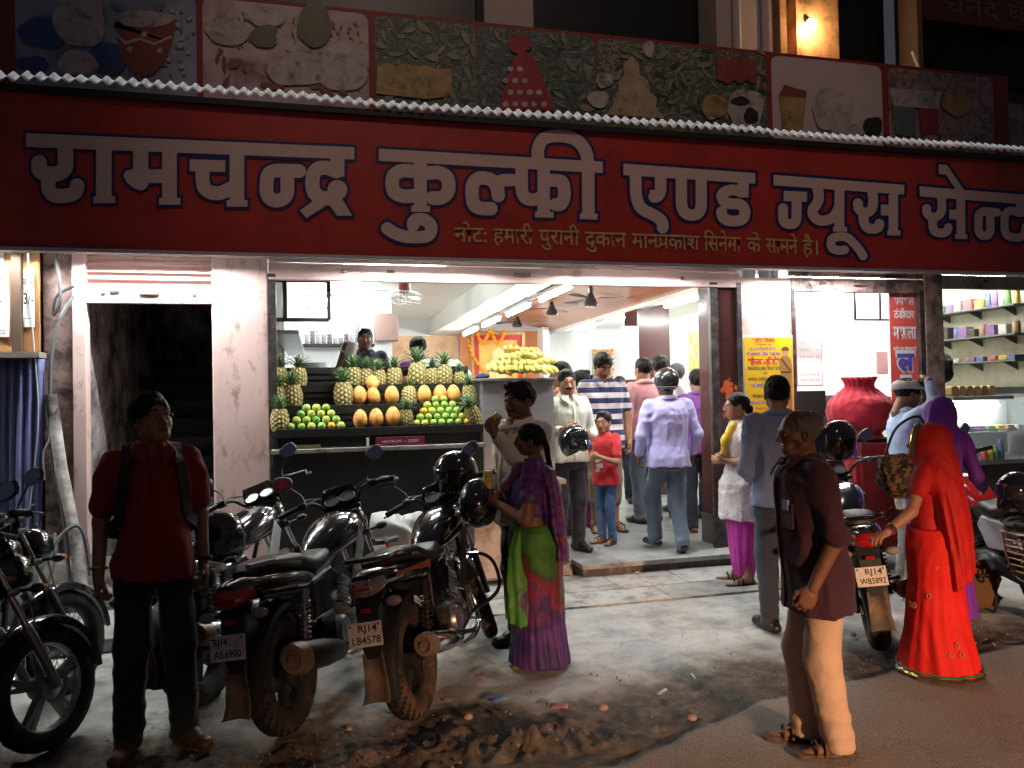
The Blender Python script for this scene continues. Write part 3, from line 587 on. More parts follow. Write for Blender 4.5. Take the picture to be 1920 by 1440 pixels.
# papers
def paper(x0, x1, z0, z1, y, lb, lines):
    t = thing('price_paper', lb, 'paper', ((x0+x1)/2, y, z0)); w = x1-x0; h = z1-z0; mb = MB()
    mb.loft([[(-w/2+w*i/8, -.004-.006*math.sin(i*1.1+j), h*j/6) for i in range(9)] for j in range(7)], cap=False, close=False); mb.mk('sheet', mat('white_paper', (.78, .77, .76), .7, var=.05), t)
    for body, fz, sz, wd in lines: text_mesh('lettering', body, mat('black_ink', (.02, .02, .02), .7, var=0), t, (0, -.014, h*fz), (1, 0, 0), (0, 0, 1), sz, min(wd, w*.92), .01)
paper(-2.62, -2.365, 2.24, 2.80, 6.92, 'white price paper reading 50 pinned to the left board', [('चममपलट', .78, .09, .24), ('50/-', .45, .13, .16), ('————', .33, .05, .2), ('7737260970', .04, .05, .2)])
paper(-2.62, -2.40, 2.70, 2.93, 6.925, 'second pale paper half hidden above the 50 paper', [('— —', .5, .06, .12)])
paper(-2.265, -2.185, 2.32, 2.78, 6.92, 'narrow white price paper reading 3 on the right board', [('कलस', .72, .09, .075), ('3/-', .40, .13, .07), ('———', .12, .05, .07)])
# pipe, cables, rubble at the left pillar
mb = MB(); mb.tube([at(95, 740, 6.9), at(115, 880, 6.85), at(140, 1000, 6.78), at(160, 1165, 6.6)], .045, 12); one('drain_pipe', mb, M_plaster, 'crusted grey drain pipe leaning on the grimy wall', 'pipe')
def cable(pts, r, lb, ma): one('cable', MB().tube(cat_curve([at(*p) for p in pts], 8), r, 6), ma, lb, 'cable')
M_cab = mat('cable_black', (.03, .03, .035), .5)
cable([(103, 470, 6.95), (112, 530, 6.9), (112, 570, 6.88), (100, 592, 6.9)], .014, 'black cable hanging in a hook from the sign edge', M_cab)
cable([(140, 537, 6.98), (120, 545, 6.95), (103, 560, 6.93), (99, 590, 6.93)], .013, 'short black cable bent beside the pink post', M_cab)
cable([(138, 555, 6.98), (112, 600, 6.93), (98, 660, 6.93), (94, 740, 6.93), (100, 850, 6.9), (120, 980, 6.8), (130, 1090, 6.7), (135, 1160, 6.6)], .016, 'thick grey cable running down beside the drain pipe', mat('cable_grey', (.10, .105, .11), .6))
cable([(45, 1130, 6.3), (80, 1060, 6.4), (110, 1010, 6.5), (142, 985, 6.55), (160, 1010, 6.55), (170, 1080, 6.5)], .018, 'dark hose looped over the foot of the drain pipe', mat('cable_grey', ()))
cable([(60, 1140, 6.3), (90, 1090, 6.4), (105, 1040, 6.5), (102, 1000, 6.6)], .014, 'thin dark hose curling up from the rubble', mat('cable_grey', ()))
cable([(52, 470, 6.84), (60, 600, 6.82), (72, 760, 6.8), (66, 860, 6.8), (50, 1000, 6.8)], .004, 'thin pale string hanging down over the curtain', mat('string', (.5, .5, .5), .8))
cable([(81, 740, 6.9), (90, 790, 6.88), (93, 822, 6.86), (82, 850, 6.86), (84, 900, 6.86)], .009, 'white cable kinked beside the blue curtain', mat('cable_white', (.55, .55, .53), .6))
mb = MB(); bm = bmesh.new(); bmesh.ops.create_icosphere(bm, subdivisions=4, radius=1)
vs = [v.co.copy() for v in bm.verts]; P = np.array(vs); nn = fbm(P*1.6+5, 4)-.5; fs = [tuple(v.index for v in f.verts) for f in bm.faces]; bm.free()
mb.add([tuple(p*(1+.9*q)*np.array((.5, .32, .34))) for p, q in zip(P, nn)], fs, True); one('rubble_mound', mb, mat('rubble', (.16, .14, .12), .95, var=.3, vscale=10, bump=.8, bscale=30), 'grey earth mound at the foot of the drain pipe', 'mound', loc=gz(95, 1165)*np.array((1, 1, 0))+np.array((.05, .25, .12)))
mb = MB(); mb.box((0, 0, 0), (1.15, .75, .10), rot=(.02, .03, .15)); one('stone_slab', mb, M_marble, 'broken stone slab behind the man in the red polo', 'slab', bevel=.012, loc=gz(215, 1200)*np.array((1, 1, 0))+np.array((0, .1, .05)))
# ================================================================== PEOPLE: implicit surfaces turned into meshes (surface nets)
def _v(p): return np.array(p, float)
class SDF:
    def __init__(s, vox=.01): s.p = []; s.vox = vox; s.disp = None; s.cut = []
    def cone(s, a, b, ra, rb=None, k=.02, op='u', flat=None):
        rb = ra if rb is None else rb; a, b = _v(a), _v(b); m_ = max(ra, rb)
        s.p.append(('c', np.minimum(a, b)-m_, np.maximum(a, b)+m_, k, op, (a, b, ra, rb, flat))); return s
    def chain(s, pts, rs, k=.02, op='u'):
        rs = rs if hasattr(rs, '__len__') else [rs]*len(pts)
        for i in range(len(pts)-1): s.cone(pts[i], pts[i+1], rs[i], rs[i+1], k, op)
        return s
    def ell(s, c, r, k=.02, op='u', rot=None):
        c, r = _v(c), _v(r); m_ = r.max() if rot is not None else r
        s.p.append(('e', c-m_, c+m_, k, op, (c, r, None if rot is None else np.array(Euler(rot).to_matrix()).T))); return s
    def lz(s, st, k=.03, op='u', fold=None):        # vertical loft of ellipses (z, cx, cy, rx, ry)
        st = sorted(st); A = np.array(st, float); m_ = 1.25
        lo = np.array([(A[:, 1]-A[:, 3]*m_).min(), (A[:, 2]-A[:, 4]*m_).min(), A[0, 0]]); hi = np.array([(A[:, 1]+A[:, 3]*m_).max(), (A[:, 2]+A[:, 4]*m_).max(), A[-1, 0]])
        s.p.append(('l', lo, hi, k, op, (A, fold))); return s
    def mesh(s, smooth=1):
        v = s.vox; add = [q for q in s.p if q[4] == 'u']
        lo = np.min([q[1] for q in add], 0)-3*v; hi = np.max([q[2] for q in add], 0)+3*v
        n = np.ceil((hi-lo)/v).astype(int)+1; ax = [lo[i]+v*np.arange(n[i]) for i in range(3)]
        D = np.full(n, .06)
        for typ, plo, phi, k, op, d in s.p:
            mg = k+.04; i0 = np.clip(((plo-mg-lo)/v).astype(int), 0, n); i1 = np.clip(((phi+mg-lo)/v).astype(int)+2, 0, n)
            sl = tuple(slice(a, b) for a, b in zip(i0, i1)); x, y, z = [ax[i][sl[i]] for i in range(3)]
            if min(len(x), len(y), len(z)) == 0: continue
            X, Y, Z = x[:, None, None], y[None, :, None], z[None, None, :]
            if typ == 'c':
                a, b, ra, rb, flat = d; e = b-a; L2 = e@e+1e-12
                wx, wy, wz = X-a[0], Y-a[1], Z-a[2]; t = np.clip((wx*e[0]+wy*e[1]+wz*e[2])/L2, 0, 1)
                qx, qy, qz = wx-e[0]*t, wy-e[1]*t, wz-e[2]*t
                if flat: qx, qy, qz = qx/flat[0], qy/flat[1], qz/flat[2]
                r = np.sqrt(qx*qx+qy*qy+qz*qz)-(ra+(rb-ra)*t)
                if flat: r = r*min(flat)
            elif typ == 'e':
                c, rr, rot = d; wx, wy, wz = X-c[0], Y-c[1], Z-c[2]
                if rot is not None: wx, wy, wz = [rot[i, 0]*wx+rot[i, 1]*wy+rot[i, 2]*wz for i in range(3)]
                k0 = np.sqrt((wx/rr[0])**2+(wy/rr[1])**2+(wz/rr[2])**2); k1 = np.sqrt((wx/rr[0]**2)**2+(wy/rr[1]**2)**2+(wz/rr[2]**2)**2)+1e-9
                r = k0*(k0-1)/k1; r = np.where(k0 < .05, -rr.min(), r)
            else:
                A, fold = d; cx, cy, rx, ry = [np.interp(z, A[:, 0], A[:, i])[None, None, :] for i in (1, 2, 3, 4)]
                ux, uy = (X-cx), (Y-cy); m_ = 1.
                if fold is not None: m_ = fold(np.arctan2(ux/rx, uy/ry), Z)
                q = np.sqrt((ux/rx)**2+(uy/ry)**2)
                r = (q-m_)*np.minimum(rx, ry)*np.clip(.5+.5*q, .6, 1); r = np.maximum(r, np.maximum(A[0, 0]-Z, Z-A[-1, 0]))
            o = D[sl]
            if op == 'u':
                h = np.maximum(k-np.abs(o-r), 0)/k; D[sl] = np.minimum(o, r)-h*h*k*.25
            else:
                h = np.maximum(k-np.abs(o+r), 0)/k; D[sl] = np.maximum(o, -r)+h*h*k*.25
        if s.disp is not None:
            msk = np.abs(D) < .03; I = np.nonzero(msk); P = np.stack([ax[i][I[i]] for i in range(3)], -1); D[msk] += s.disp(P)
        for nrm, off in s.cut:                       # keep p.n < off
            g = ax[0][:, None, None]*nrm[0]+ax[1][None, :, None]*nrm[1]+ax[2][None, None, :]*nrm[2]-off; D = np.maximum(D, g)
        return nets(D, lo, v, smooth)
def nets(D, lo, v, smooth=1):
    S = D < 0; n = D.shape; act = np.zeros(tuple(q-1 for q in n), bool); c8 = []
    for a in (0, 1):
        for b in (0, 1):
            for c in (0, 1): c8.append(((a, b, c), S[a:n[0]-1+a, b:n[1]-1+b, c:n[2]-1+c]))
    allt = np.logical_and.reduce([q[1] for q in c8]); anyt = np.logical_or.reduce([q[1] for q in c8]); act = anyt & ~allt
    I = np.argwhere(act); idx = np.full(act.shape, -1, np.int64); idx[act] = np.arange(len(I))
    acc = np.zeros((len(I), 3)); cnt = np.zeros(len(I)); val = {}
    for o, _ in c8: val[o] = D[I[:, 0]+o[0], I[:, 1]+o[1], I[:, 2]+o[2]]
    for o in val:
        for d in range(3):
            if o[d]: continue
            o2 = tuple(1 if q == d else o[q] for q in range(3)); a, b = val[o], val[o2]; m_ = (a < 0) != (b < 0)
            t = np.where(m_, a/np.where(m_, a-b, 1), 0)
            p = np.array(o, float)[None].repeat(len(I), 0); p[:, d] += t; acc += p*m_[:, None]; cnt += m_
    V = lo+v*(I+acc/np.maximum(cnt, 1)[:, None]); F_ = []
    for d in range(3):
        e, f = [(1, 2), (2, 0), (0, 1)][d]
        sh = [slice(1, -1)]*3; sh[d] = slice(0, n[d]-1)
        A = S[tuple(sh)]; sh2 = list(sh); sh2[d] = slice(1, n[d]); B_ = S[tuple(sh2)]
        X = np.argwhere(A != B_);
        if len(X) == 0: continue
        off = np.ones(3, int); off[d] = 0; X = X+off; fl = A[A != B_]
        q = []
        for de, df in ((-1, -1), (0, -1), (0, 0), (-1, 0)):
            Y = X.copy(); Y[:, e] += de; Y[:, f] += df; q.append(idx[Y[:, 0], Y[:, 1], Y[:, 2]])
        q = np.stack(q, -1); q[~fl] = q[~fl][:, ::-1]; F_.append(q[(q >= 0).all(1)])
    F_ = np.concatenate(F_)
    for _ in range(smooth):
        s_ = np.zeros_like(V); c = np.zeros(len(V))
        for a, b in ((0, 1), (1, 2), (2, 3), (3, 0)):
            np.add.at(s_, F_[:, a], V[F_[:, b]]); np.add.at(s_, F_[:, b], V[F_[:, a]]); np.add.at(c, F_[:, a], 1); np.add.at(c, F_[:, b], 1)
        V = V*.5+.5*s_/np.maximum(c, 1)[:, None]
    return V, F_
def wrinkle(amp, f=(7, 7, 5), seed=0):
    def fn(P):
        w = fbm(P*2.5+seed+40, 2); Q = P*np.array(f)+seed+2.2*w[:, None]
        n = vnoise(Q); r = 1-np.abs(2*n-1); m_ = vnoise(Q*2.1+7); r2 = 1-np.abs(2*m_-1)
        return amp*(.62-r*r)+amp*.5*(.6-r2*r2)
    return fn
_HC = {}
def head_mesh(kind):
    if kind in _HC: return _HC[kind]
    s = SDF(.0042); w = {'m': 1, 'f': .94, 'c': .95, 'o': .98}[kind]; j = {'m': 1, 'f': .86, 'c': .82, 'o': .95}[kind]
    s.ell((0, -.016, .03), (.074*w, .096, .082), .02).ell((0, .028, -.028), (.060*w, .060, .086), .03).ell((0, .046, -.088), (.036*j, .034, .026), .03)
    s.cone((-.05*w, -.005, -.06), (-.022*j, .05, -.09), .022, .02, .03).cone((.05*w, -.005, -.06), (.022*j, .05, -.09), .022, .02, .03)
    for q in (-1, 1): s.ell((q*.040*w, .052, -.034), (.024, .026, .028), .03); s.ell((q*.077*w, -.008, -.012), (.011, .021, .031), .008); s.ell((q*.080*w, -.002, -.012), (.006, .010, .017), .006, 's')
    s.cone((-.034, .083, .015), (.034, .083, .015), .011, None, .02)
    s.cone((0, .086, .006), (0, .109, -.033), .008, .012, .012)
    for q in (-1, 1): s.ell((q*.0125, .099, -.038), (.009, .010, .008), .008); s.ell((q*.031, .101, -.002), (.019, .016, .0125), .012, 's')
    for q in (-1, 1):
        s.chain([(q*.015, .084, .004), (q*.031, .0895, .0095), (q*.048, .077, .004)], .0048, .004); s.chain([(q*.016, .083, -.009), (q*.031, .0865, -.0125), (q*.046, .077, -.009)], .0042, .004)
    s.cone((-.020, .082, -.0635), (.020, .082, -.0635), .0075, None, .008).cone((-.017, .082, -.0755), (.017, .082, -.0755), .0085, None, .007); s.ell((0, .098, -.0695), (.024, .012, .0022), .004, 's')
    s.ell((0, .096, -.0535), (.006, .006, .006), .008, 's')
    if kind == 'o':
        for q in (-1, 1): s.cone((q*.022, .098, -.035), (q*.034, .085, -.068), .003, None, .012, 's'); s.ell((q*.05, .05, -.058), (.014, .02, .02), .03, 's')
    s.cone((0, -.022, -.05), (0, -.045, -.175), .054*w, .055*w, .03)
    V, F_ = s.mesh(1); c = V[F_].mean(1); mi = np.zeros(len(F_), int)
    mi[(np.abs(c[:, 0]) < .023-.25*np.abs(c[:, 2]+.069)) & (np.abs(c[:, 2]+.0695) < .0125) & (c[:, 1] > .078)] = 1          # lips
    ax = np.abs(c[:, 0]); mi[(ax > .012) & (ax < .052*w) & (np.abs(c[:, 2]-(.027-.10*np.abs(ax-.03))) < (.0035 if kind in 'fc' else .005)) & (c[:, 1] > .055)] = 2          # eyebrows
    _HC[kind] = (V, F_, mi, c); return _HC[kind]
_HA = {}
def hand_mesh(curl, thumb):
    key = (round(curl), round(thumb))
    if key in _HA: return _HA[key]
    s = SDF(.0036); s.cone((0, -.04, 0), (0, .02, 0), .026, .028, .02, flat=(1, 1, .78)); s.ell((0, .045, 0), (.041, .052, .0165), .015); s.ell((-.024, .03, -.008), (.018, .032, .015), .015)
    for i, (x, L_, y) in enumerate(((-.030, .072, .082), (-.010, .082, .088), (.011, .076, .086), (.031, .058, .076))):
        c = R(curl*(1+.10*i)); p = _v((x, y-.012, 0)); a = 0; pts = [p]; sp = x*.9
        for k, fr in enumerate((.46, .30, .24)):
            a += c*(.7 if k == 0 else 1); p = p+_v((sp*.12*(1-k*.3)*math.cos(a), math.cos(a)*L_*fr, -math.sin(a)*L_*fr)); pts.append(p)
        s.chain(pts, [.0092, .0086, .0078, .0062], .006)
    t = R(thumb); s.chain([(-.026, .015, -.006), (-.048-.006*math.cos(t), .045, -.012-.016*math.sin(t)), (-.056+.018*math.sin(t), .074, -.018-.03*math.sin(t)), (-.052+.034*math.sin(t), .094, -.022-.04*math.sin(t))], [.014, .0115, .0098, .0075], .008)
    _HA[key] = s.mesh(1); return _HA[key]
def frame(ydir, palm):
    y = _v(ydir); y /= np.linalg.norm(y); z = -_v(palm); z -= y*(z@y); z /= np.linalg.norm(z); return np.stack([np.cross(y, z), y, z], 1)
def rotm(yaw, pitch, roll): return np.array((Euler((0, 0, R(yaw))).to_matrix() @ Euler((R(pitch), 0, 0)).to_matrix() @ Euler((0, R(roll), 0)).to_matrix()))
M_skin = {k: mat('skin_'+k, c, .5, var=.12, vscale=14, sss=.12, bump=.08, bscale=160) for k, c in dict(mid=(.36, .185, .11), dark=(.19, .088, .05), light=(.5, .29, .19), olive=(.32, .16, .095)).items()}
M_lip = {k: mat('lip_'+k, c, .45, var=.05) for k, c in dict(mid=(.26, .09, .07), dark=(.10, .04, .03), light=(.36, .14, .11), olive=(.19, .07, .055)).items()}
M_hair = mat('black_hair', (.008, .007, .006), .55, spec=.22, var=.3, vscale=30, bump=.8, bscale=120, stretch=(1, 1, .25))
M_grey = mat('grey_hair', (.16, .15, .14), .6, var=.4, vscale=60, bump=.8, bscale=140)
M_eye = mat('eye_white', (.7, .68, .64), .25, var=0); M_iris = mat('eye_iris', (.012, .007, .005), .15, var=0)
def join(parts):
    V, F_, MI, n = [], [], [], 0
    for v, f, m_ in parts: V.append(v); F_.append(f+n); MI.append(np.full(len(f), m_) if np.isscalar(m_) else m_); n += len(v)
    return np.concatenate(V), np.concatenate(F_), np.concatenate(MI)
def hair_mesh(kind, style, vox=.0055):
    s = SDF(vox); w = .96 if kind in 'fc' else 1
    t = {'short': .011, 'thick': .017, 'crop': .007, 'bald': .006, 'pulled': .012, 'balding': .008, 'receding': .013}[style]
    s.ell((0, -.019, .034), (.074*w+t, .096+t, .082+t), .01)
    if style == 'thick': s.ell((.012, .045, .105), (.058, .042, .026), .02)
    if style == 'short': s.ell((.01, .045, .098), (.055, .04, .022), .02)
    # clear the face, the ears and the neck
    fr = .016 if style in ('thick', 'short', 'pulled') else .03
    s.ell((0, .105, -.02), (.068, .075, .085+(.012 if style in ('receding', 'crop') else 0)), .012, 's'); s.ell((0, .10, -.09), (.09, .085, .07), .012, 's')
    for q in (-1, 1): s.ell((q*.088, .022, -.045), (.03, .045, .055), .012, 's')
    if style in ('bald', 'balding'): s.ell((0, .03, .115), (.085, .115, .075 if style == 'bald' else .06), .012, 's'); s.ell((0, .09, .04), (.09, .07, .08), .01, 's')
    s.cut = [((0, -.35, -1), .078 if style != 'pulled' else .06)]
    if style != 'pulled':
        s.disp = lambda P: .011*(fbm(P*np.array((75, 75, 20)), 2)-.5)+.010*(fbm(P*34+3, 2)-.5)
    else: s.disp = lambda P: .0035*(fbm(P*np.array((90, 40, 90)), 2)-.5)
    return s.mesh(1)
def P_(d, k, dv): return _v(d.get(k, dv))
def sleeve_long(t): return t.get('sleeve', 'long') == 'long'
def person(label, pos, rz, H=1.7, sex='m', skin='mid', hair='short', hairm=None, top=None, bottom=None, pose=None, shoes=None, head=(0, 0, 0), face=True, vox=.010,
           build=1.0, belly=0, moust=False, group=None, stubble=False, helmet=False, bare=False, extra=None, veil=None, sari=None, cat='person'):
    po = pose or {}; sc = H/1.70; T = thing('person', label, cat, pos, rz, group); f = sex == 'f'; ch = sex == 'c'; kind = 'c' if ch else ('f' if f else ('o' if hair in ('bald', 'balding') else 'm'))
    b = build; sw = (.165 if f else .185)*(.5+.5*b); L = po.get('lean', (0, 0)); lx, ly = L
    c2 = lambda z: (lx*max(0, z-.9)/.5, ly*max(0, z-.9)/.5)
    S = {q: _v((q*sw+c2(1.4)[0], c2(1.4)[1]-.01, 1.395+po.get('sh' + ('L' if q < 0 else 'R'), 0))) for q in (-1, 1)}
    E = {-1: P_(po, 'Le', (-sw-.05, -.03, 1.105)), 1: P_(po, 'Re', (sw+.05, -.03, 1.105))}
    Wr = {-1: P_(po, 'Lw', (-sw-.055, .05, .86)), 1: P_(po, 'Rw', (sw+.055, .05, .86))}
    hp = {q: _v((q*.088, 0, .88)) for q in (-1, 1)}
    A = {-1: P_(po, 'La', (-.10, -.02, .085)), 1: P_(po, 'Ra', (.10, -.02, .085))}
    K = {-1: P_(po, 'Lk', (hp[-1]+A[-1])/2+_v((0, .035, .02))), 1: P_(po, 'Rk', (hp[1]+A[1])/2+_v((0, .035, .02)))}
    fy = {-1: po.get('Lf', 12), 1: po.get('Rf', -12)}; fpitch = {-1: po.get('Lp', 0), 1: po.get('Rp', 0)}
    neck0 = _v((c2(1.42)[0], c2(1.42)[1]-.015, 1.42)); hs = 1.22 if ch else 1.0
    hc = neck0+_v((lx*.15, .032+ly*.2, .165 if not ch else .18)); Rh = rotm(*head)
    def tors(e, z0=None, z1=None, bel=belly, out=0):                # torso ellipses with ease e
        if f: st = [(.60, .185, .14), (.70, .175, .132), (.80, .165, .122), (.90, .172, .125), (.98, .150, .11), (1.07, .128, .10), (1.16, .138, .105), (1.26, .152, .125), (1.33, .155, .11), (1.39, .140, .085), (1.435, .09, .065), (1.46, .06, .055)]
        else: st = [(.60, .178, .132), (.70, .172, .125), (.80, .166, .118), (.90, .165, .115), (1.0, .155, .105), (1.08, .150, .105), (1.2, .165, .115), (1.30, .178, .12), (1.36, .172, .108), (1.41, .14, .085), (1.445, .085, .065), (1.47, .06, .055)]
        o = [(z, c2(z)[0], c2(z)[1]+bel*.55*math.exp(-((z-1.06)/.13)**2), rx*b+e+out*min(1, max(0, (1.02-z)/.12)), ry*b+e+out*min(1, max(0, (1.02-z)/.12))+bel*.5*math.exp(-((z-1.06)/.13)**2)) for z, rx, ry in st]
        if z0 is not None:
            A_ = np.array(o); row = lambda z: (z, *[np.interp(z, A_[:, 0], A_[:, i]) for i in (1, 2, 3, 4)]); o = [row(z0)]+[q for q in o if z0 < q[0] < z1]+[row(z1)]
        return o
    ft = {}
    for q in (-1, 1):
        a = R(fy[q]); d = _v((-math.sin(a), math.cos(a), 0)); p = R(fpitch[q]); dd = d*math.cos(p)+_v((0, 0, -math.sin(p))); ft[q] = dd
    # --- body
    s = SDF(.012); s.lz(tors(-.012, .82, 1.47), .02)
    for q in (-1, 1):
        s.cone(S[q], E[q], .046*b, .039*b, .03).cone(E[q], Wr[q], .040*b, .0275, .02)
        s.cone(hp[q], K[q], .070*b, .050, .02).cone(K[q], A[q], .050, .038, .03)
        d = ft[q]; s.cone(A[q]+_v((0, 0, -.02)), A[q]+d*.10+_v((0, 0, -.055)), .036, .026, .03).cone(A[q]-d*.04+_v((0, 0, -.05)), A[q]+d*.17+_v((0, 0, -.065)), .032, .018, .02, flat=(1.15, 1, .8))
    s.cone(neck0-_v((0, 0, .03)), hc+_v((0, -.02, -.08)), .058 if not f else .048, .052 if not f else .046, .03)
    parts = [(*s.mesh(1), 0)]
    hv, hf, hmi, hcn = head_mesh(kind); hmi = hmi.copy()
    if moust: c = hcn; hmi[(np.abs(c[:, 0]) < .034) & (np.abs(c[:, 2]+.0515+.12*np.abs(c[:, 0])) < .0065) & (c[:, 1] > .07)] = 2
    parts.append((hc+(hv*hs) @ Rh.T, hf, hmi))
    for q, key in ((-1, 'L'), (1, 'R')):
        cu, th = po.get(key+'c', 24), 25; v, F2 = hand_mesh(cu, th); v = v.copy()
        if q < 0: v[:, 0] *= -1; F2 = F2[:, ::-1]
        d = po.get(key+'d'); d = Wr[q]-E[q] if d is None else _v(d); pn = po.get(key+'pH', (-q, 0, 0))
        fs = .92 if f else 1; parts.append((Wr[q]+(v*fs) @ frame(d, pn).T, F2, 0))
    V, F_, MI = join(parts); hm = hairm or M_hair
    obj_np('body', V*sc, F_, [M_skin[skin], M_lip[skin], M_grey if hm is M_grey else M_hair], T, MI)
    if face:
        for q in (-1, 1):
            mb = MB(); mb.smooth = True; r0 = .0132*hs; c = hc+Rh @ (_v((q*.031, .0745, -.002))*hs); look = Rh @ _v((0, 1, .02))
            mb.ball(c*sc, r0*sc, 14, 10); mb.cur = 1; mb.ball((c+look*(r0-.0042))*sc, .0062*hs*sc, 12, 8); mb.mk('eye', [M_eye, M_iris], T)
    # --- hair
    if hair and hair != 'none' and not helmet:
        v, F2 = hair_mesh(kind, hair); obj_np('hair', (hc+(v*hs) @ Rh.T)*sc, F2, [hm], T)
    if helmet:
        s = SDF(.007); s.ell((0, -.02, .045), (.115, .14, .12), .02); s.ell((0, .10, -.055), (.085, .10, .085), .03, 's'); s.cut = [((0, 0, -1), .075)]; v, F2 = s.mesh(2)
        obj_np('helmet', (hc+v @ Rh.T)*sc, F2, [mat('helmet_black', (.02, .02, .022), .25, coat=.6)], T)
        mb = MB(); mb.tube([hc+Rh @ _v((.1005*math.cos(t), -.022+.1225*math.sin(t), -.022)) for t in np.linspace(0, 2*math.pi, 28, endpoint=False)], .007, 6, loop=True); o = mb.mk('helmet_trim', mat('helmet_trim', (.05, .05, .055), .4), T); o.scale = (sc,)*3
        v, F2 = hair_mesh(kind, 'crop'); V2 = v; obj_np('hair', (hc+(v) @ Rh.T)*sc, F2, [hm], T)
    ctx_surf = None
    # --- clothes
    def grp(name, s_, ma, sm=1, label=None):
        v, F2 = s_.mesh(sm); mi = None
        o = obj_np(name, v*sc, F2, ma, T)
        if label: o['label'] = label
        return o
    if top:
        s = SDF(vox); hem = top.get('hem', .80); e = top.get('ease', .016); s.lz(tors(e, hem, 1.465, belly, top.get('out', .014)), .02, fold=(lambda a, z: 1+.03*np.sin(a*5+z*7)*np.clip((1.05-z)/.25, 0, 1)) if not f else None)
        if hem < .8: pass
        sl = top.get('sleeve', 'long'); r0 = top.get('r', .018)
        for q in (-1, 1):
            s.cone(S[q]+_v((-q*.03, 0, .0)), S[q]+(E[q]-S[q])*.3, .061*b, .055*b+r0*.2, .03)
            if sl == 'none': continue
            if sl == 'short': p = S[q]+(E[q]-S[q])*top.get('sl', .68); s.cone(S[q], p, .056*b, .049*b+r0*.75, .025)
            else:
                s.cone(S[q], E[q], .055*b, .043*b+r0*.55, .025); p = E[q]+(Wr[q]-E[q])*(top.get('sl', .93)); s.cone(E[q], p, .043*b+r0*.6, .032+r0*.55, .02)
        if top.get('collar', True): s.ell(neck0+_v((0, .085, .02)), (.022, .05, .050), .006, 's')
        s.cone(neck0+_v((0, 0, .03)), neck0+_v((0, .03, .2)), .055, .06, .006, 's')
        s.disp = wrinkle(top.get('w', .011)*1.15, (7.5, 7.5, 4.2), sum(map(ord, label)) % 90)
        so = grp(top.get('name', 'shirt'), s, top['m']); nv = len(so.data.vertices); co = np.empty(nv*3); so.data.vertices.foreach_get('co', co); SV = co.reshape(-1, 3)/sc
        def surf(x, z, sgn=1):
            m_ = (np.abs(SV[:, 0]-x) < .016) & (np.abs(SV[:, 2]-z) < .016)
            return sgn*np.max(sgn*SV[m_, 1]) if m_.any() else sgn*.13
        if top.get('collar', True):                # turned-down collar, button placket
            mb = MB(); n = 25; rows = [[], [], [], []]
            for i in range(n):
                a = -2.75+5.5*i/(n-1); fr = max(0, (abs(a)-1.5)/1.25); sx, cy_ = math.sin(a), -math.cos(a)
                for rw, (rx_, ry_, dz) in enumerate(((.060, .060, .052-.032*fr), (.068, .068, .064-.034*fr), (.094, .086, .046-.046*fr), (.118-.03*fr, .094+.01*fr, .022-.078*fr))):
                    c_ = neck0+_v((rx_*sx, .004+ry_*cy_, dz))
                    if rw > 1 and fr > .25: c_[1] = max(c_[1], surf(c_[0], c_[2])+.006*rw)
                    rows[rw].append(c_*sc)
            mb.loft(rows, cap=False, close=False); o = mb.mk('collar', top.get('cm', top['m']), T); sd = o.modifiers.new('t', 'SOLIDIFY'); sd.thickness = .004
            if face:
                zs = np.linspace(neck0[2]-.05, hem+.02 if sleeve_long(top) else neck0[2]-.20, 16); mb = MB(); mb.loft([[(x*sc, (surf(0, z)+.0035)*sc, z*sc) for x in (-.015, .015)] for z in zs], cap=False, close=False); o = mb.mk('placket', top['m'], T); sd = o.modifiers.new('t', 'SOLIDIFY'); sd.thickness = .004
        ctx_surf = surf
    if bottom:
        s = SDF(vox); r0 = bottom.get('r', .02); wz = bottom.get('waist', .98); low = bottom.get('low', .06)
        s.lz(tors(.006, .78, wz), .04)
        for q in (-1, 1):
            s.cone(hp[q]+_v((0, -.01, 0)), K[q], .080*b+r0*.35, .056+r0, .04); a2 = K[q]+(A[q]-K[q])*bottom.get('len', 1.0); s.cone(K[q], a2+_v((0, 0, -.02)), .055+r0, .044+r0*bottom.get('flare', 1), .03)
        s.cut = [((0, 0, -1), -.028)]
        wr = wrinkle(bottom.get('w', .009), (9, 9, 8), (sum(map(ord, label))+5) % 90)
        s.disp = lambda P: wr(P)+.0025*np.sin(P[:, 2]*75+6*fbm(P*3, 2))*np.clip((.32-P[:, 2])/.2, 0, 1)
        grp('trousers', s, bottom['m'])
        if bottom.get('belt'):
            A_ = tors(.018, wz-.035, wz+.004); s = SDF(vox*.8); s.lz(A_, .01); grp('belt', s, M_iron)
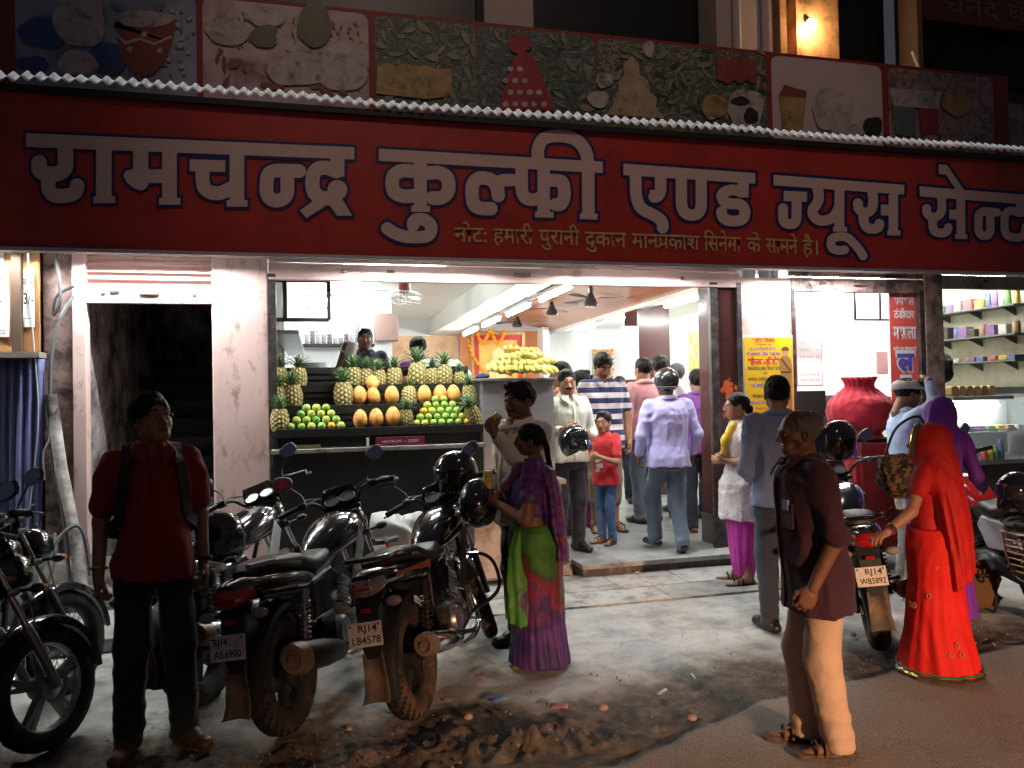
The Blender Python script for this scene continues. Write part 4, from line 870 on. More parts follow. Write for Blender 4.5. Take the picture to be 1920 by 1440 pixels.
    if shoes:
        for q in (-1, 1):
            d = ft[q]; base = A[q]+_v((0, 0, -.085+.0)); s = SDF(.008)
            up = _v((0, 0, 1)); nz = up-d*(up@d); nz /= np.linalg.norm(nz)
            o_ = base+nz*.035-d*.055
            if shoes.get('type') == 'sandal':
                rr = .05; s.cone(o_-nz*.022, o_+d*.235-nz*.022, .040, .046, .02, flat=(1.0, 1.0, .30)); s.cone(o_+d*.06+nz*.05, o_+d*.06-nz*.02, .01, None, .004)
                side = np.cross(d, up)
                for t_, hgt in ((.13, .052), (.17, .040), (.035, .06)): s.chain([o_+d*t_+side*.046-nz*.02, o_+d*t_+side*.038+nz*hgt*.6, o_+d*t_+nz*hgt, o_+d*t_-side*.038+nz*hgt*.6, o_+d*t_-side*.046-nz*.02], .0075, .006)
                grp('sandal', s, shoes['m'])
            else:
                s.cone(o_, o_+d*.21-nz*.004, .043, .040, .03, flat=(1, 1, .85)); s.cone(o_+d*.04+nz*.045, o_+d*.13+nz*.02, .042, .034, .03); s.cut = [(-nz, -(base@nz)+0.0)]
                grp('shoe', s, shoes['m'])
    ctx = dict(T=T, hc=hc, Rh=Rh, hs=hs, S=S, E=E, W=Wr, A=A, K=K, sc=sc, grp=grp, neck0=neck0, tors=tors, hp=hp, c2=c2, surf=ctx_surf)
    if extra: extra(ctx)
    return T
def wpos(px, Y, z=0): p = at(px, 720, Y); return (p[0], Y, z)
def hgt(px, py, Y, z=0, c=.0): return at(px, py, Y)[2]-z-c
# ------------------------------------------------------------------ the cast
def cloth(name, c, **k): return mat('cloth_'+name, c, k.pop('rough', .85), var=k.pop('var', .08), vscale=k.pop('vscale', 9), bump=k.pop('bump', .25), bscale=k.pop('bscale', 240), sheen=k.pop('sheen', .15), **k)
def _wr(ma, sc=9, st=.30):
    nt = ma.node_tree; N, L = nt.nodes, nt.links; b = N['Principled BSDF']; tc = N.new('ShaderNodeTexCoord'); n = N.new('ShaderNodeTexNoise'); n.inputs['Scale'].default_value = sc; n.inputs['Detail'].default_value = 1.5; n.inputs['Distortion'].default_value = .8; L.new(tc.outputs['Object'], n.inputs['Vector'])
    bp = N.new('ShaderNodeBump'); bp.inputs['Strength'].default_value = st; bp.inputs['Distance'].default_value = .03; L.new(n.outputs['Fac'], bp.inputs['Height'])
    if b.inputs['Normal'].is_linked: L.new(b.inputs['Normal'].links[0].from_socket, bp.inputs['Normal'])
    L.new(bp.outputs[0], b.inputs['Normal']); return ma
_cloth0 = cloth
def cloth(name, c, **k):
    new = 'cloth_'+name not in _M; m_ = _cloth0(name, c, **k); return _wr(m_) if new else m_
def stripes(name, cols, scale, axis=2, sharp=True, ramp=None, rough=.85, distort=0):
    ma = cloth(name, cols[0]); nt = ma.node_tree; N, L = nt.nodes, nt.links; b = N['Principled BSDF']
    tc = N.new('ShaderNodeTexCoord'); sp = N.new('ShaderNodeSeparateXYZ'); L.new(tc.outputs['Object'], sp.inputs[0])
    mu = N.new('ShaderNodeMath'); mu.operation = 'MULTIPLY'; mu.inputs[1].default_value = scale; L.new(sp.outputs[axis], mu.inputs[0])
    fr = N.new('ShaderNodeMath'); fr.operation = 'FRACT'; L.new(mu.outputs[0], fr.inputs[0])
    r = N.new('ShaderNodeValToRGB'); r.color_ramp.interpolation = 'CONSTANT' if sharp else 'LINEAR'; e = r.color_ramp.elements
    pts = ramp or [(i/len(cols), c) for i, c in enumerate(cols)]
    e[0].position, e[0].color = pts[0][0], (*pts[0][1], 1); e[1].position, e[1].color = pts[-1][0], (*pts[-1][1], 1)
    for p, c in pts[1:-1]: q = e.new(p); q.color = (*c, 1)
    L.new(fr.outputs[0], r.inputs[0]); L.new(r.outputs[0], b.inputs['Base Color']); return ma
def noisecloth(name, pts, scale, stretch=(1, 1, 1), rough=.6, det=3, dist=1.0, sheen=.1):
    ma = mat('cloth_'+name, pts[0][1], rough, var=0, bump=.25, bscale=260, sheen=sheen); nt = ma.node_tree; N, L = nt.nodes, nt.links
    tc = N.new('ShaderNodeTexCoord'); mp = N.new('ShaderNodeMapping'); mp.inputs['Scale'].default_value = stretch; L.new(tc.outputs['Object'], mp.inputs[0])
    n = N.new('ShaderNodeTexNoise'); n.inputs['Scale'].default_value = scale; n.inputs['Detail'].default_value = det; n.inputs['Distortion'].default_value = dist; L.new(mp.outputs[0], n.inputs['Vector'])
    r = N.new('ShaderNodeValToRGB'); e = r.color_ramp.elements; e[0].position, e[0].color = pts[0][0], (*pts[0][1], 1); e[1].position, e[1].color = pts[-1][0], (*pts[-1][1], 1)
    for p, c in pts[1:-1]: q = e.new(p); q.color = (*c, 1)
    L.new(n.outputs['Fac'], r.inputs[0]); L.new(r.outputs[0], N['Principled BSDF'].inputs['Base Color']); return ma
M_jean = cloth('dark_denim', (.018, .022, .036), var=.25); M_shoe = mat('black_shoe', (.012, .011, .01), .35); M_brown = mat('brown_shoe', (.09, .04, .02), .5, var=.2)
M_sand = mat('brown_sandal', (.10, .055, .035), .6, var=.15); M_gold = mat('gold', (.8, .5, .15), .25, 1)
cloth('grey_shirt', (.4, .42, .45)); cloth('white_shirt', (.72, .74, .76)); cloth('dark_magenta', (.22, .015, .12))
G_in = 'customers crowding inside the juice shop'
def add(ctx, name, mb, ma): o = mb.mk(name, ma, ctx['T']); o.scale = (ctx['sc'],)*3; return o
def straps(ctx):                       # backpack: body behind, two straps over the shoulders, and the spectacles
    n0 = ctx['neck0']; sf = ctx['surf']
    for q in (-1, 1):
        F_ = lambda x, z, sg: _v((q*x, sf(q*x, z, sg)+sg*.012, z))
        pts = [F_(.10, 1.22, -1), F_(.10, 1.36, -1), n0+_v((q*.105, -.03, .043)), F_(.112, 1.40, 1), F_(.122, 1.34, 1), F_(.132, 1.26, 1), F_(.142, 1.18, 1), F_(.152, 1.12, 1), _v((q*.195, .0, 1.06)), F_(.14, 1.03, -1)]
        C = cat_curve(pts, 5); mb = MB(); rg = []
        for i, c in enumerate(C):
            t_ = C[min(i+1, len(C)-1)]-C[max(i-1, 0)]; t_ /= np.linalg.norm(t_); nrm = c-_v((c[0]*.5, 0, c[2])); nrm[2] = .6 if c[2] > 1.43 else 0; nrm = nrm-t_*(nrm @ t_); nrm /= np.linalg.norm(nrm)+1e-9; sd = np.cross(t_, nrm)
            rg.append([(c+sd*a*.025+nrm*b)*ctx['sc'] for a, b in ((-1, -.004), (1, -.004), (1, .006), (-1, .006))])
        mb.loft(rg); mb.mk('backpack_strap', M_bag, ctx['T'])
    s = SDF(.012); s.ell(n0+_v((0, -.22, -.22)), (.155, .10, .22), .03); ctx['grp']('backpack', s, M_bag)
    H_ = lambda p: ctx['hc']+ctx['Rh'] @ _v(p)
    mb = MB()
    for q in (-1, 1):
        mb.tube([H_((q*.033+.024*math.cos(t)*abs(math.cos(t))**-.3 if abs(math.cos(t)) > .01 else q*.033, .098-.1*abs(q*.033+.024*math.cos(t)-q*.033), -.003+.0155*math.sin(t))) for t in np.linspace(0, 2*math.pi, 22, endpoint=False)], .0016, 6, loop=True)
        mb.tube([H_((q*.057, .095, .001)), H_((q*.074, .07, .003)), H_((q*.079, -.005, .003))], .0017, 5)
    mb.tube([H_((-.010, .1, .001)), H_((0, .107, .003)), H_((.010, .1, .001))], .0015, 5)
    add(ctx, 'spectacles', mb, mat('specs_metal', (.25, .22, .2), .25, .8))
    W_, E_ = ctx['W'][-1], ctx['E'][-1]
    for q, key, r_ in ((1, 'bracelet', .036), (-1, 'watch', .036)):
        W_, E_ = ctx['W'][q], ctx['E'][q]; d = (E_-W_)/np.linalg.norm(E_-W_); p = W_+d*.035; a = np.cross(d, (0, 1, 0)); a /= np.linalg.norm(a); b_ = np.cross(d, a)
        mb = MB(); mb.tube([p+a*r_*math.cos(t)+b_*r_*math.sin(t)*.95 for t in np.linspace(0, 2*math.pi, 20, endpoint=False)], .006 if q > 0 else .009, 6, loop=True); add(ctx, key, mb, M_gold if q > 0 else M_iron)
M_bag = mat('black_nylon', (.010, .011, .014), .6, bump=.3, bscale=200)
p = gz(300, 1400)
person('man in dark red polo shirt with spectacles and backpack looking up', (p[0]-.02, p[1], 0), R(194), hgt(285, 742, p[1]), skin='olive', hair='thick', build=.93, belly=.035,
       top=dict(m=cloth('red_polo', (.26, .012, .014)), sleeve='short', hem=.82, ease=.018, sl=.74, r=.022), bottom=dict(m=M_jean, r=.024, waist=.95), shoes=dict(m=M_brown), head=(24, 13, 3), vox=.009,
       pose=dict(Re=(.222, -.05, 1.10), Rw=(.235, .03, .86), Le=(-.222, -.06, 1.10), Lw=(-.23, .00, .85), Rc=45, Lc=40, La=(-.13, .02, .085), Ra=(.115, .0, .085), Lf=30, Rf=-22), extra=straps, stubble=True)
# --- old man walking
def oldx(ctx):
    y = ctx['surf'](-.10, 1.2); mb = MB(); mb.box((-.10, y+.004, 1.18), (.10, .012, .12), rot=(0, 0, .25)); add(ctx, 'shirt_pocket', mb, M_maroon)
    mb = MB(); mb.box((-.105, y+.012, 1.235), (.05, .010, .05), rot=(0, 0, .25)); add(ctx, 'phone', mb, mat('phone_blue', (.35, .4, .6), .3))
M_maroon = cloth('maroon_shirt', (.042, .010, .024)); p = gz(1542, 1402)
person('old man in maroon shirt and cream trousers walking past', (p[0], p[1], 0), R(72), hgt(1510, 768, p[1]), skin='dark', hair='balding', hairm=M_grey, belly=.03, build=1.06, moust=False,
       top=dict(m=M_maroon, sleeve='long', sl=.12, hem=.70, ease=.03, r=.024, w=.013), bottom=dict(m=cloth('cream_trousers', (.52, .36, .26)), r=.030, flare=1.15, w=.007), shoes=dict(m=M_sand, type='sandal'), head=(8, -2, 0), vox=.009,
       pose=dict(lean=(0, .05), Le=(-.235, -.02, 1.10), Lw=(-.225, .10, .845), Lc=42, La=(-.085, -.05, .085), Lk=(-.092, .02, .47), Ra=(.085, .05, .085), Rk=(.09, .07, .48), Lf=4, Rf=-4, Re=(.23, -.10, 1.12), Rw=(.23, -.02, .86)), extra=oldx)
# --- man drinking
def glass(pos, lb, tilt=(0, 0)):
    t = thing('juice_glass', lb, 'glass', pos); t.rotation_euler = (tilt[0], tilt[1], 0)
    mb = MB(); mb.lathe([(.001, 0), (.027, 0), (.031, .06), (.034, .135), (.0325, .135), (.029, .05), (.001, .008)], n=20); mb.mk('tumbler', mat('clear_glass', (.8, .85, .85), .05, var=0, alpha=.10), t)
    mb = MB(); mb.lathe([(.001, .010), (.0255, .010), (.029, .06), (.0312, .112), (.001, .112)], n=20); mb.mk('juice', mat('orange_juice', (.92, .62, .03), .35, var=.05), t)
    mb = MB(); mb.lathe([(.001, .1125), (.0312, .1125), (.031, .122), (.001, .124)], n=20); mb.mk('foam', mat('juice_foam', (.92, .80, .42), .6), t); return t
Y0 = 5.0; H0 = hgt(967, 718, Y0)
cr = stripes('cream_check', [(.86, .76, .62), (.76, .64, .50)], 62)
def wloc(ctx, p): return ctx['T'].matrix_basis @ Vector(_v(p)*ctx['sc'])
def drinkx(ctx): glass(wloc(ctx, (-.005, .27, 1.415)), 'glass of orange juice at the lips of the man in cream', (R(14), R(38)))
person('man in cream checked shirt drinking juice from a glass', wpos(976, Y0), R(114), H0, skin='dark', hair='thick', moust=True, build=1.14, belly=.04, top=dict(m=cr, sleeve='long', sl=.80, hem=.80, ease=.026, w=.011), bottom=dict(m=M_jean), shoes=dict(m=M_shoe),
       head=(4, -6, 0), extra=drinkx, pose=dict(Re=(.20, .26, 1.20), Rw=(.10, .30, 1.43), Rc=48, Rt=60, Rd=(-.6, .1, .75), Rp=(0, 0, 0), Le=(-.27, .10, 1.17), Lw=(-.165, .27, 1.42), Lc=52, Lt=55, Ld=(.55, -.05, .70), Lf=20) | {'Lp': (.3, -.95, .1), 'Rp': (0, -1, .2)} if False else
       dict(Le=(-.25, .19, 1.18), Lw=(-.085, .295, 1.405), Lc=50, Ld=(.62, -.05, .70), Re=(.25, -.02, 1.12), Rw=(.20, .16, .93), LpH=(.45, -.85, -.2)))
# --- woman in the green and purple sari
def sari_skirt(ctx, ma, n=22, amp=.035, rx=(.168, .235), ry=(.128, .215), low=.02, vox=.011, z1=1.0, sway=0, name='sari_skirt', hip=1.0):
    s = SDF(vox); A_ = [(low, sway, -.03, rx[1], ry[1]), (.30, sway*.7, -.025, rx[0]+(rx[1]-rx[0])*.55, ry[0]+(ry[1]-ry[0])*.5), (.62, sway*.3, -.02, rx[0]*1.05*hip, ry[0]*1.10*hip), (.86, 0, -.02, rx[0]*1.12*hip, ry[0]*1.18*hip), (.95, 0, -.01, rx[0]*1.05*hip, ry[0]*1.06*hip), (z1, 0, 0, rx[0]*.97, ry[0]*.98)]
    def fold(a, z):
        w = np.clip((.95-z)/.8, 0, 1); return 1+amp*w*(np.sin(a*n+1.6*np.sin(z*5+a*2))*.55+.45*np.sin(a*n*.43+2+z*4))
    s.lz(A_, .02, fold=fold); wr = wrinkle(.008, (7, 7, 3), 11); s.disp = wr
    return ctx['grp'](name, s, ma)
M_sg = noisecloth('sari_print', [(.15, (.03, .01, .09)), (.27, (.08, .014, .17)), (.36, (.025, .008, .07)), (.43, (.10, .012, .10)), (.49, (.20, .012, .03)), (.56, (.10, .015, .02)), (.62, (.04, .05, .02)), (.72, (.035, .13, .015)), (.88, (.06, .22, .025))], 6.5, (1, 1, .7), .55, 10, .5)
def zmix(ma, amt, z0, z1):        # shift the print's ramp with height, as the sari's colours run from purple hem to green hip
    nt = ma.node_tree; N, L = nt.nodes, nt.links; r = next(n for n in N if n.type == 'VALTORGB' and n.inputs[0].is_linked and n.inputs[0].links[0].from_node.type == 'TEX_NOISE'); src = r.inputs[0].links[0].from_socket
    tc = N.new('ShaderNodeTexCoord'); sp = N.new('ShaderNodeSeparateXYZ'); L.new(tc.outputs['Object'], sp.inputs[0]); mr = N.new('ShaderNodeMapRange'); mr.inputs['From Min'].default_value = z0; mr.inputs['From Max'].default_value = z1; mr.inputs['To Min'].default_value = -amt; mr.inputs['To Max'].default_value = amt; L.new(sp.outputs[2], mr.inputs['Value'])
    ad = N.new('ShaderNodeMath'); ad.operation = 'ADD'; L.new(src, ad.inputs[0]); L.new(mr.outputs[0], ad.inputs[1]); L.new(ad.outputs[0], r.inputs[0])
zmix(M_sg, .27, .15, .85)
M_sp = noisecloth('sari_pallu', [(.30, (.04, .010, .13)), (.40, (.12, .035, .28)), (.47, (.05, .014, .14)), (.53, (.11, .03, .23)), (.58, (.28, .04, .02)), (.63, (.06, .02, .13)), (.70, (.36, .24, .04))], 11, (1, 1, .8), .55, 12, .4)
M_sgr = noisecloth('sari_green', [(.3, (.02, .12, .012)), (.44, (.05, .20, .02)), (.54, (.07, .24, .03)), (.60, (.06, .02, .12)), (.70, (.14, .02, .03))], 4, (1, 1, 1), .5, 5, 1.2)
def greenx(ctx):
    sari_skirt(ctx, M_sg, 26, .034, (.188, .235), (.155, .22), hip=1.12, vox=.010)
    n0 = ctx['neck0']; S, c2 = ctx['S'], ctx['c2']
    fd = lambda n, a0: (lambda a, z: 1+a0*np.sin(a*n+2*np.sin(z*5))+.6*a0*np.sin(a*n*.45+z*6))
    s = SDF(.0085)                                        # pallu: from right hip over chest, over the left shoulder, down the back
    s.chain([(.16, .06, .98), (.09, .15, 1.12), (-.03, .165, 1.27), (-.11, .09, 1.385), (-.125, -.03, 1.415), (-.115, -.11, 1.35)], [.03, .042, .046, .044, .042, .05], .05)
    s.lz([(.66, -.075, -.205, .12, .045), (.85, -.08, -.20, .125, .05), (1.05, -.075, -.17, .125, .055), (1.22, -.07, -.15, .13, .055), (1.38, -.085, -.10, .09, .06)], .05, fold=fd(9, .07))
    s.lz([(.98, .03, -.12, .16, .075), (1.12, .02, -.10, .165, .085), (1.28, .015, -.085, .175, .085), (1.40, .0, -.06, .13, .07)], .04, fold=fd(11, .04))
    s.disp = wrinkle(.010, (8, 9, 9), 3); s.cut = [((-.35, 0, -1), -.70)]; ctx['grp']('sari_pallu', s, M_sp)
    s = SDF(.0085); s.lz([(.30, -.175, .115, .05, .075), (.60, -.17, .11, .052, .085), (.85, -.165, .095, .045, .075), (.97, -.155, .07, .03, .05)], .03, fold=fd(7, .12)); s.disp = wrinkle(.008, (12, 12, 3), 8); s.cut = [((.6, .3, -1), -.42)]; ctx['grp']('sari_fold', s, M_sgr)
    s = SDF(.0085); s.lz([(1.00, .13, -.09, .075, .065), (1.20, .135, -.09, .075, .065), (1.36, .115, -.08, .06, .055), (1.42, .09, -.07, .04, .04)], .03, fold=fd(7, .08)); s.disp = wrinkle(.010, (9, 9, 6), 9); ctx['grp']('sari_drape', s, M_sgr)
    s = SDF(.006); h = ctx['hc']; b = [h+_v((0, -.10, .02)), h+_v((.01, -.125, -.05)), h+_v((.03, -.135, -.13)), h+_v((.045, -.16, -.25)), h+_v((.05, -.185, -.40)), h+_v((.05, -.19, -.50))]; Pth = cat_curve(b, 9)
    for i in range(len(Pth)-1):
        a = i*.9; s.cone(Pth[i]+_v((.010*math.sin(a), 0, 0)), Pth[i+1]+_v((.010*math.sin(a+.9), 0, 0)), .021-.00022*i, .020-.00022*i, .01); s.cone(Pth[i]-_v((.010*math.sin(a), .003, 0)), Pth[i+1]-_v((.010*math.sin(a+.9), .003, 0)), .020-.00022*i, None, .004)
    ctx['grp']('braid', s, M_hair)
    glass(wloc(ctx, (-.005, .315, 1.235)), 'glass of yellow juice held up by the woman in the sari')
p = gz(1000, 1250)
person('woman in green and purple printed sari with a long braid holding juice', (p[0]+.03, p[1]+.05, 0), R(72), hgt(1030, 795, p[1]), 'f', 'dark', 'pulled', build=1.16, belly=.03,
       top=dict(m=noisecloth('blouse', [(.35, (.05, .012, .12)), (.55, (.14, .03, .24)), (.7, (.05, .2, .03))], 18, det=6), sleeve='short', sl=.55, hem=1.06, ease=.014, collar=False, name='blouse', w=.005), bottom=None,
       pose=dict(Le=(-.275, .035, 1.06), Lw=(-.10, .255, 1.155), Lc=55, Ld=(.35, .75, .5), LpH=(.9, -.3, 0), Re=(.22, .08, 1.08), Rw=(.07, .25, 1.16), Rc=50, Rd=(-.6, .5, .6)), head=(6, 0, 0), extra=greenx, vox=.009)
# --- girl in yellow and magenta
def girlx(ctx):
    s = SDF(.010); s.lz([(.06, -.05, -.02, .065, .07), (.30, -.07, -.01, .10, .11), (.62, -.075, -.01, .115, .125), (.90, -.05, 0, .12, .12)], .03, fold=lambda a, z: 1+.05*np.sin(a*9+z*3)); s.lz([(.06, .05, -.02, .065, .07), (.30, .07, -.01, .10, .11), (.62, .075, -.01, .115, .125), (.90, .05, 0, .12, .12)], .03, fold=lambda a, z: 1+.05*np.sin(a*9+z*3)); s.disp = wrinkle(.012, (8, 8, 3), 2)
    ctx['grp']('salwar_trousers', s, M_mag)
    s = SDF(.009); s.chain([(.12, -.10, 1.40), (.02, -.06, 1.42), (-.06, .06, 1.40), (-.05, .14, 1.28), (-.02, .145, 1.15)], [.04, .045, .045, .04, .03], .03); s.disp = wrinkle(.01, (10, 10, 8), 4); ctx['grp']('scarf', s, M_yel)
    s = SDF(.009); s.chain([(.12, -.09, 1.40), (.13, -.13, 1.30)], [.035, .035], .03); s.lz([(.46, .125, -.165, .062, .04), (.75, .13, -.165, .066, .042), (1.05, .135, -.15, .06, .04), (1.34, .125, -.125, .045, .035)], .03, fold=lambda a, z: 1+.12*np.sin(a*6+3*np.sin(z*5))); s.disp = wrinkle(.008, (12, 12, 3), 6)
    o = ctx['grp']('scarf_tail', s, stripes('scarf_fade', None, .55, 2, False, [(0, (.50, .04, .36)), (.35, (.50, .04, .36)), (.55, (.75, .45, .08)), (.9, (.75, .50, .06))]) if False else M_fade)
    s = SDF(.006); h = ctx['hc']; s.ell(h+_v((0, -.115, -.03)), (.042, .04, .05), .02); s.disp = lambda P: .006*(fbm(P*60, 2)-.5); ctx['grp']('hair_bun', s, M_hair)
M_mag = cloth('magenta', (.50, .03, .34)); M_yel = cloth('yellow', (.78, .52, .05)); M_fade = mat('cloth_fade', (.6, .2, .2), .8, var=0, bump=.25, bscale=240)
nt = M_fade.node_tree; tc = nt.nodes.new('ShaderNodeTexCoord'); sp_ = nt.nodes.new('ShaderNodeSeparateXYZ'); r_ = nt.nodes.new('ShaderNodeValToRGB'); nt.links.new(tc.outputs['Object'], sp_.inputs[0]); nt.links.new(sp_.outputs[2], r_.inputs[0]); nt.links.new(r_.outputs[0], nt.nodes['Principled BSDF'].inputs['Base Color'])
e = r_.color_ramp.elements; e[0].position, e[0].color = .70, (.50, .03, .34, 1); e[1].position, e[1].color = .85, (.78, .50, .06, 1)
p = gz(1392, 1093)
person('young woman in yellow and white kurta with magenta trousers, arms folded', (p[0], p[1], 0), R(78), hgt(1390, 737, p[1]), 'f', 'mid', 'pulled', build=.92, top=dict(m=noisecloth('kurta', [(.35, (.75, .70, .68)), (.5, (.70, .66, .70)), (.56, (.45, .30, .5)), (.6, (.75, .7, .66)), (.7, (.7, .55, .3))], 22, det=4), sleeve='none', hem=.58, out=.045, ease=.022, collar=False, name='kurta'),
       pose=dict(Le=(-.215, .04, 1.10), Lw=(.02, .175, 1.10), Re=(.205, .06, 1.10), Rw=(-.02, .19, 1.13), Lc=30, Rc=30), shoes=dict(m=M_shoe, type='sandal'), extra=girlx)
# --- man in blue shirt from behind
p = gz(1470, 1180)
person('man in blue shirt and navy trousers standing with his back turned', (p[0], p[1], 0), R(-12), hgt(1460, 706, p[1]), skin='mid', hair='short', build=1.05, top=dict(m=cloth('blue_shirt', (.155, .205, .36)), sleeve='long', hem=.84, ease=.026, w=.011), bottom=dict(m=cloth('navy_trousers', (.025, .032, .055))), shoes=dict(m=M_shoe),
       head=(-20, 0, 0), face=False, pose=dict(Le=(-.25, -.05, 1.09), Lw=(-.15, .17, 1.0), Re=(.24, .03, 1.09), Rw=(.12, .22, 1.02)))
# --- man in a light blue shirt, hand on his cap
def capx(ctx):
    s = SDF(.006); h = ctx['hc']; s.ell(h+_v((0, -.015, .062)), (.093, .115, .062), .01); s.cone(h+_v((-.045, .10, .045)), h+_v((.045, .10, .045)), .05, None, .02, flat=(1, 1, .18)); s.cut = [((0, 0, -1), -(h[2]+.035))]; v, F2 = s.mesh(2)
    obj_np('cap', v*ctx['sc'], F2, [mat('cap_cream', (.55, .50, .45), .8, bump=.2)], ctx['T'])
M_lb = cloth('light_blue_shirt', (.36, .45, .66)); Y0 = 5.5
person('man in light blue shirt adjusting his cap with a raised hand', wpos(1698, Y0), R(-112), hgt(1708, 712, Y0), skin='dark', hair='short', top=dict(m=M_lb, sleeve='long', hem=.84, ease=.026), bottom=dict(m=cloth('stone_trousers', (.34, .31, .27))), shoes=dict(m=M_brown), head=(14, -16, 0),
       pose=dict(Re=(.33, .10, 1.50), Rw=(.12, .13, 1.70), Rc=30, Rd=(-.75, .1, .2), RpH=(0, -.3, -1), Le=(-.25, .0, 1.10), Lw=(-.16, .18, 1.0)), moust=True, extra=capx)
# --- purple veiled woman, red sari woman
def veil(ctx, ma, name='veil', lo=.62, wide=1.0, side=0, seed=0, border=None):
    h = ctx['hc']; R_ = ctx['Rh']; s = SDF(.010)
    s.ell(h+_v((0, -.03, .03)), (.105, .125, .110), .03); s.ell(h+R_ @ _v((0, .0, -.05)), (.108, .11, .12), .04)
    s.chain([h+_v((0, -.05, -.02)), h+_v((0, -.075, -.15)), h+_v((0, -.085, -.24))], [.11, .112, .12], .06)
    s.lz([(lo-.12, side*.09, -.17, .185*wide, .085), (.85, side*.08, -.165, .20*wide, .09), (1.10, side*.05, -.14, .20*wide, .105), (1.28, side*.02, -.10, .19, .115), (1.40, 0, -.06, .155, .11), (1.48, 0, -.04, .10, .10)], .05, fold=lambda a, z: 1+np.clip((1.42-z)/.5, 0, 1)*(.055*np.sin(a*11+2.2*np.sin(z*4))+.035*np.sin(a*5+1+z*5)))
    s.cut = [((.42*(1 if side >= 0 else -1)*(1 if side else 0), 0, -1), -lo)]
    s.ell((.13, -.03, 1.36), (.085, .095, .10), .05); s.ell((-.13, -.03, 1.36), (.085, .095, .10), .05)
    s.ell(h+R_ @ _v((0, .135, -.04)), (.066, .085, .098), .015, 's')
    s.disp = wrinkle(.013, (9, 9, 3.2), seed); return ctx['grp'](name, s, ma)
M_purple = cloth('purple_veil', (.19, .025, .42), rough=.55); M_red = noisecloth('red_sari', [(.3, (.58, .006, .004)), (.6, (.66, .010, .005)), (.75, (.5, .005, .004))], 5, rough=.75, sheen=0)
M_redv = noisecloth('red_veil', [(.3, (.42, .006, .005)), (.6, (.52, .008, .006)), (.75, (.34, .005, .005))], 9, rough=.7, sheen=0)
def purplex(ctx):
    sari_skirt(ctx, M_purple, 20, .03); veil(ctx, M_purple, seed=4)
Y0 = 4.75
person('woman under a purple veil behind the woman in red', wpos(1762, Y0), R(-70), hgt(1752, 748, Y0), 'f', 'mid', 'pulled', top=dict(m=M_purple, sleeve='long', hem=.95, ease=.012, collar=False, name='blouse', w=.004), extra=purplex, pose=dict(Re=(.23, .05, 1.1), Rw=(.18, .25, 1.0), Le=(-.23, .03, 1.1), Lw=(-.16, .22, 1.0)))
def redx(ctx):
    sari_skirt(ctx, M_red, 17, .045, (.182, .275), (.148, .26), hip=1.03, vox=.009); veil(ctx, M_redv, 'veil', .66, 1.08, .5, 7)
    T, sc = ctx['T'], ctx['sc']
    # gold and green border along the hem of the skirt and edge of the veil
    def ringz(z, rx, ry, a0, a1, dz=0): return [(rx*math.sin(a), ry*math.cos(a)-.03, z+dz*math.sin((a-a0)/(a1-a0)*math.pi)) for a in np.linspace(a0, a1, 60)]
    for z, ma, r_ in ((.030, M_gold, .013), (.055, mat('green_trim', (.02, .16, .08), .5), .008)):
        pts = []
        for a in np.linspace(0, 2*math.pi, 150, endpoint=False):
            w = 1+.04*(math.sin(a*17+1.6*math.sin(z*5+a*2))*.55+.45*math.sin(a*17*.43+2+z*4)); pts.append((.279*w*math.sin(a), .264*w*math.cos(a)-.03, z))
        mb = MB(); mb.tube(pts, r_, 5, loop=True); add(ctx, 'hem_border', mb, ma)
    h, R_ = ctx['hc'], ctx['Rh']
    for dy, ma, r_ in ((.0, M_gold, .007), (-.016, mat('green_trim', ()), .008)):
        mb = MB(); mb.tube([h+R_ @ _v((.1*math.sin(t), .072+dy-.02*math.cos(t), -.01+.135*math.cos(t))) for t in np.linspace(-2.2, 2.2, 26)], r_, 6); add(ctx, 'veil_border', mb, ma)
    rr = random.Random(3)
    for k in range(16):
        a = rr.uniform(0, 6.28); z = rr.uniform(.15, .85); q = (.85-z)/.85; rx, ry = .190+.075*q, .160+.10*q; c = _v((rx*math.sin(a), ry*math.cos(a)-.025, z)); n_ = _v((math.sin(a), math.cos(a), .1)); t_ = np.cross(n_, (0, 0, 1)); t_ /= np.linalg.norm(t_); u_ = np.cross(t_, n_); mb = MB()
        for i in range(7):
            b = i*.9; mb.ball(c+t_*.013*math.cos(b)+u_*.016*math.sin(b), .0055, 6, 4)
        add(ctx, 'sari_motif', mb, mat('zari', (.40, .22, .06), .5, .3))
    for q in (0, .014, .028):
        W_, E_ = ctx['W'][-1], ctx['E'][-1]; d = (E_-W_)/np.linalg.norm(E_-W_); p = W_+d*(.03+q); a = np.cross(d, (0, 0, 1)); a /= np.linalg.norm(a); b = np.cross(d, a); mb = MB()
        mb.tube([p+a*.035*math.cos(t)+b*.035*math.sin(t) for t in np.linspace(0, 6.283, 18, endpoint=False)], .005, 6, loop=True); add(ctx, 'bangle', mb, M_gold if q else mat('purple_bangle', (.25, .05, .4), .3))
p = gz(1752, 1258)
person('woman in red sari and veil with gold border touching a motorcycle seat', (p[0], p[1], 0), R(38), hgt(1768, 797, p[1]), 'f', 'mid', 'pulled', build=.98, top=dict(m=M_redv, sleeve='short', sl=.5, hem=1.0, ease=.012, collar=False, name='blouse', w=.004),
       pose=dict(Le=(-.33, .055, 1.14), Lw=(-.49, .18, 1.01), Lc=28, Ld=(-.75, .5, -.25), LpH=(.1, .1, -1), Re=(.23, .05, 1.1), Rw=(.16, .22, 1.05), La=(-.1, .03, .085), Ra=(.11, .02, .085)), shoes=dict(m=mat('pale_slipper', (.45, .52, .50), .6)), extra=redx, vox=.008)
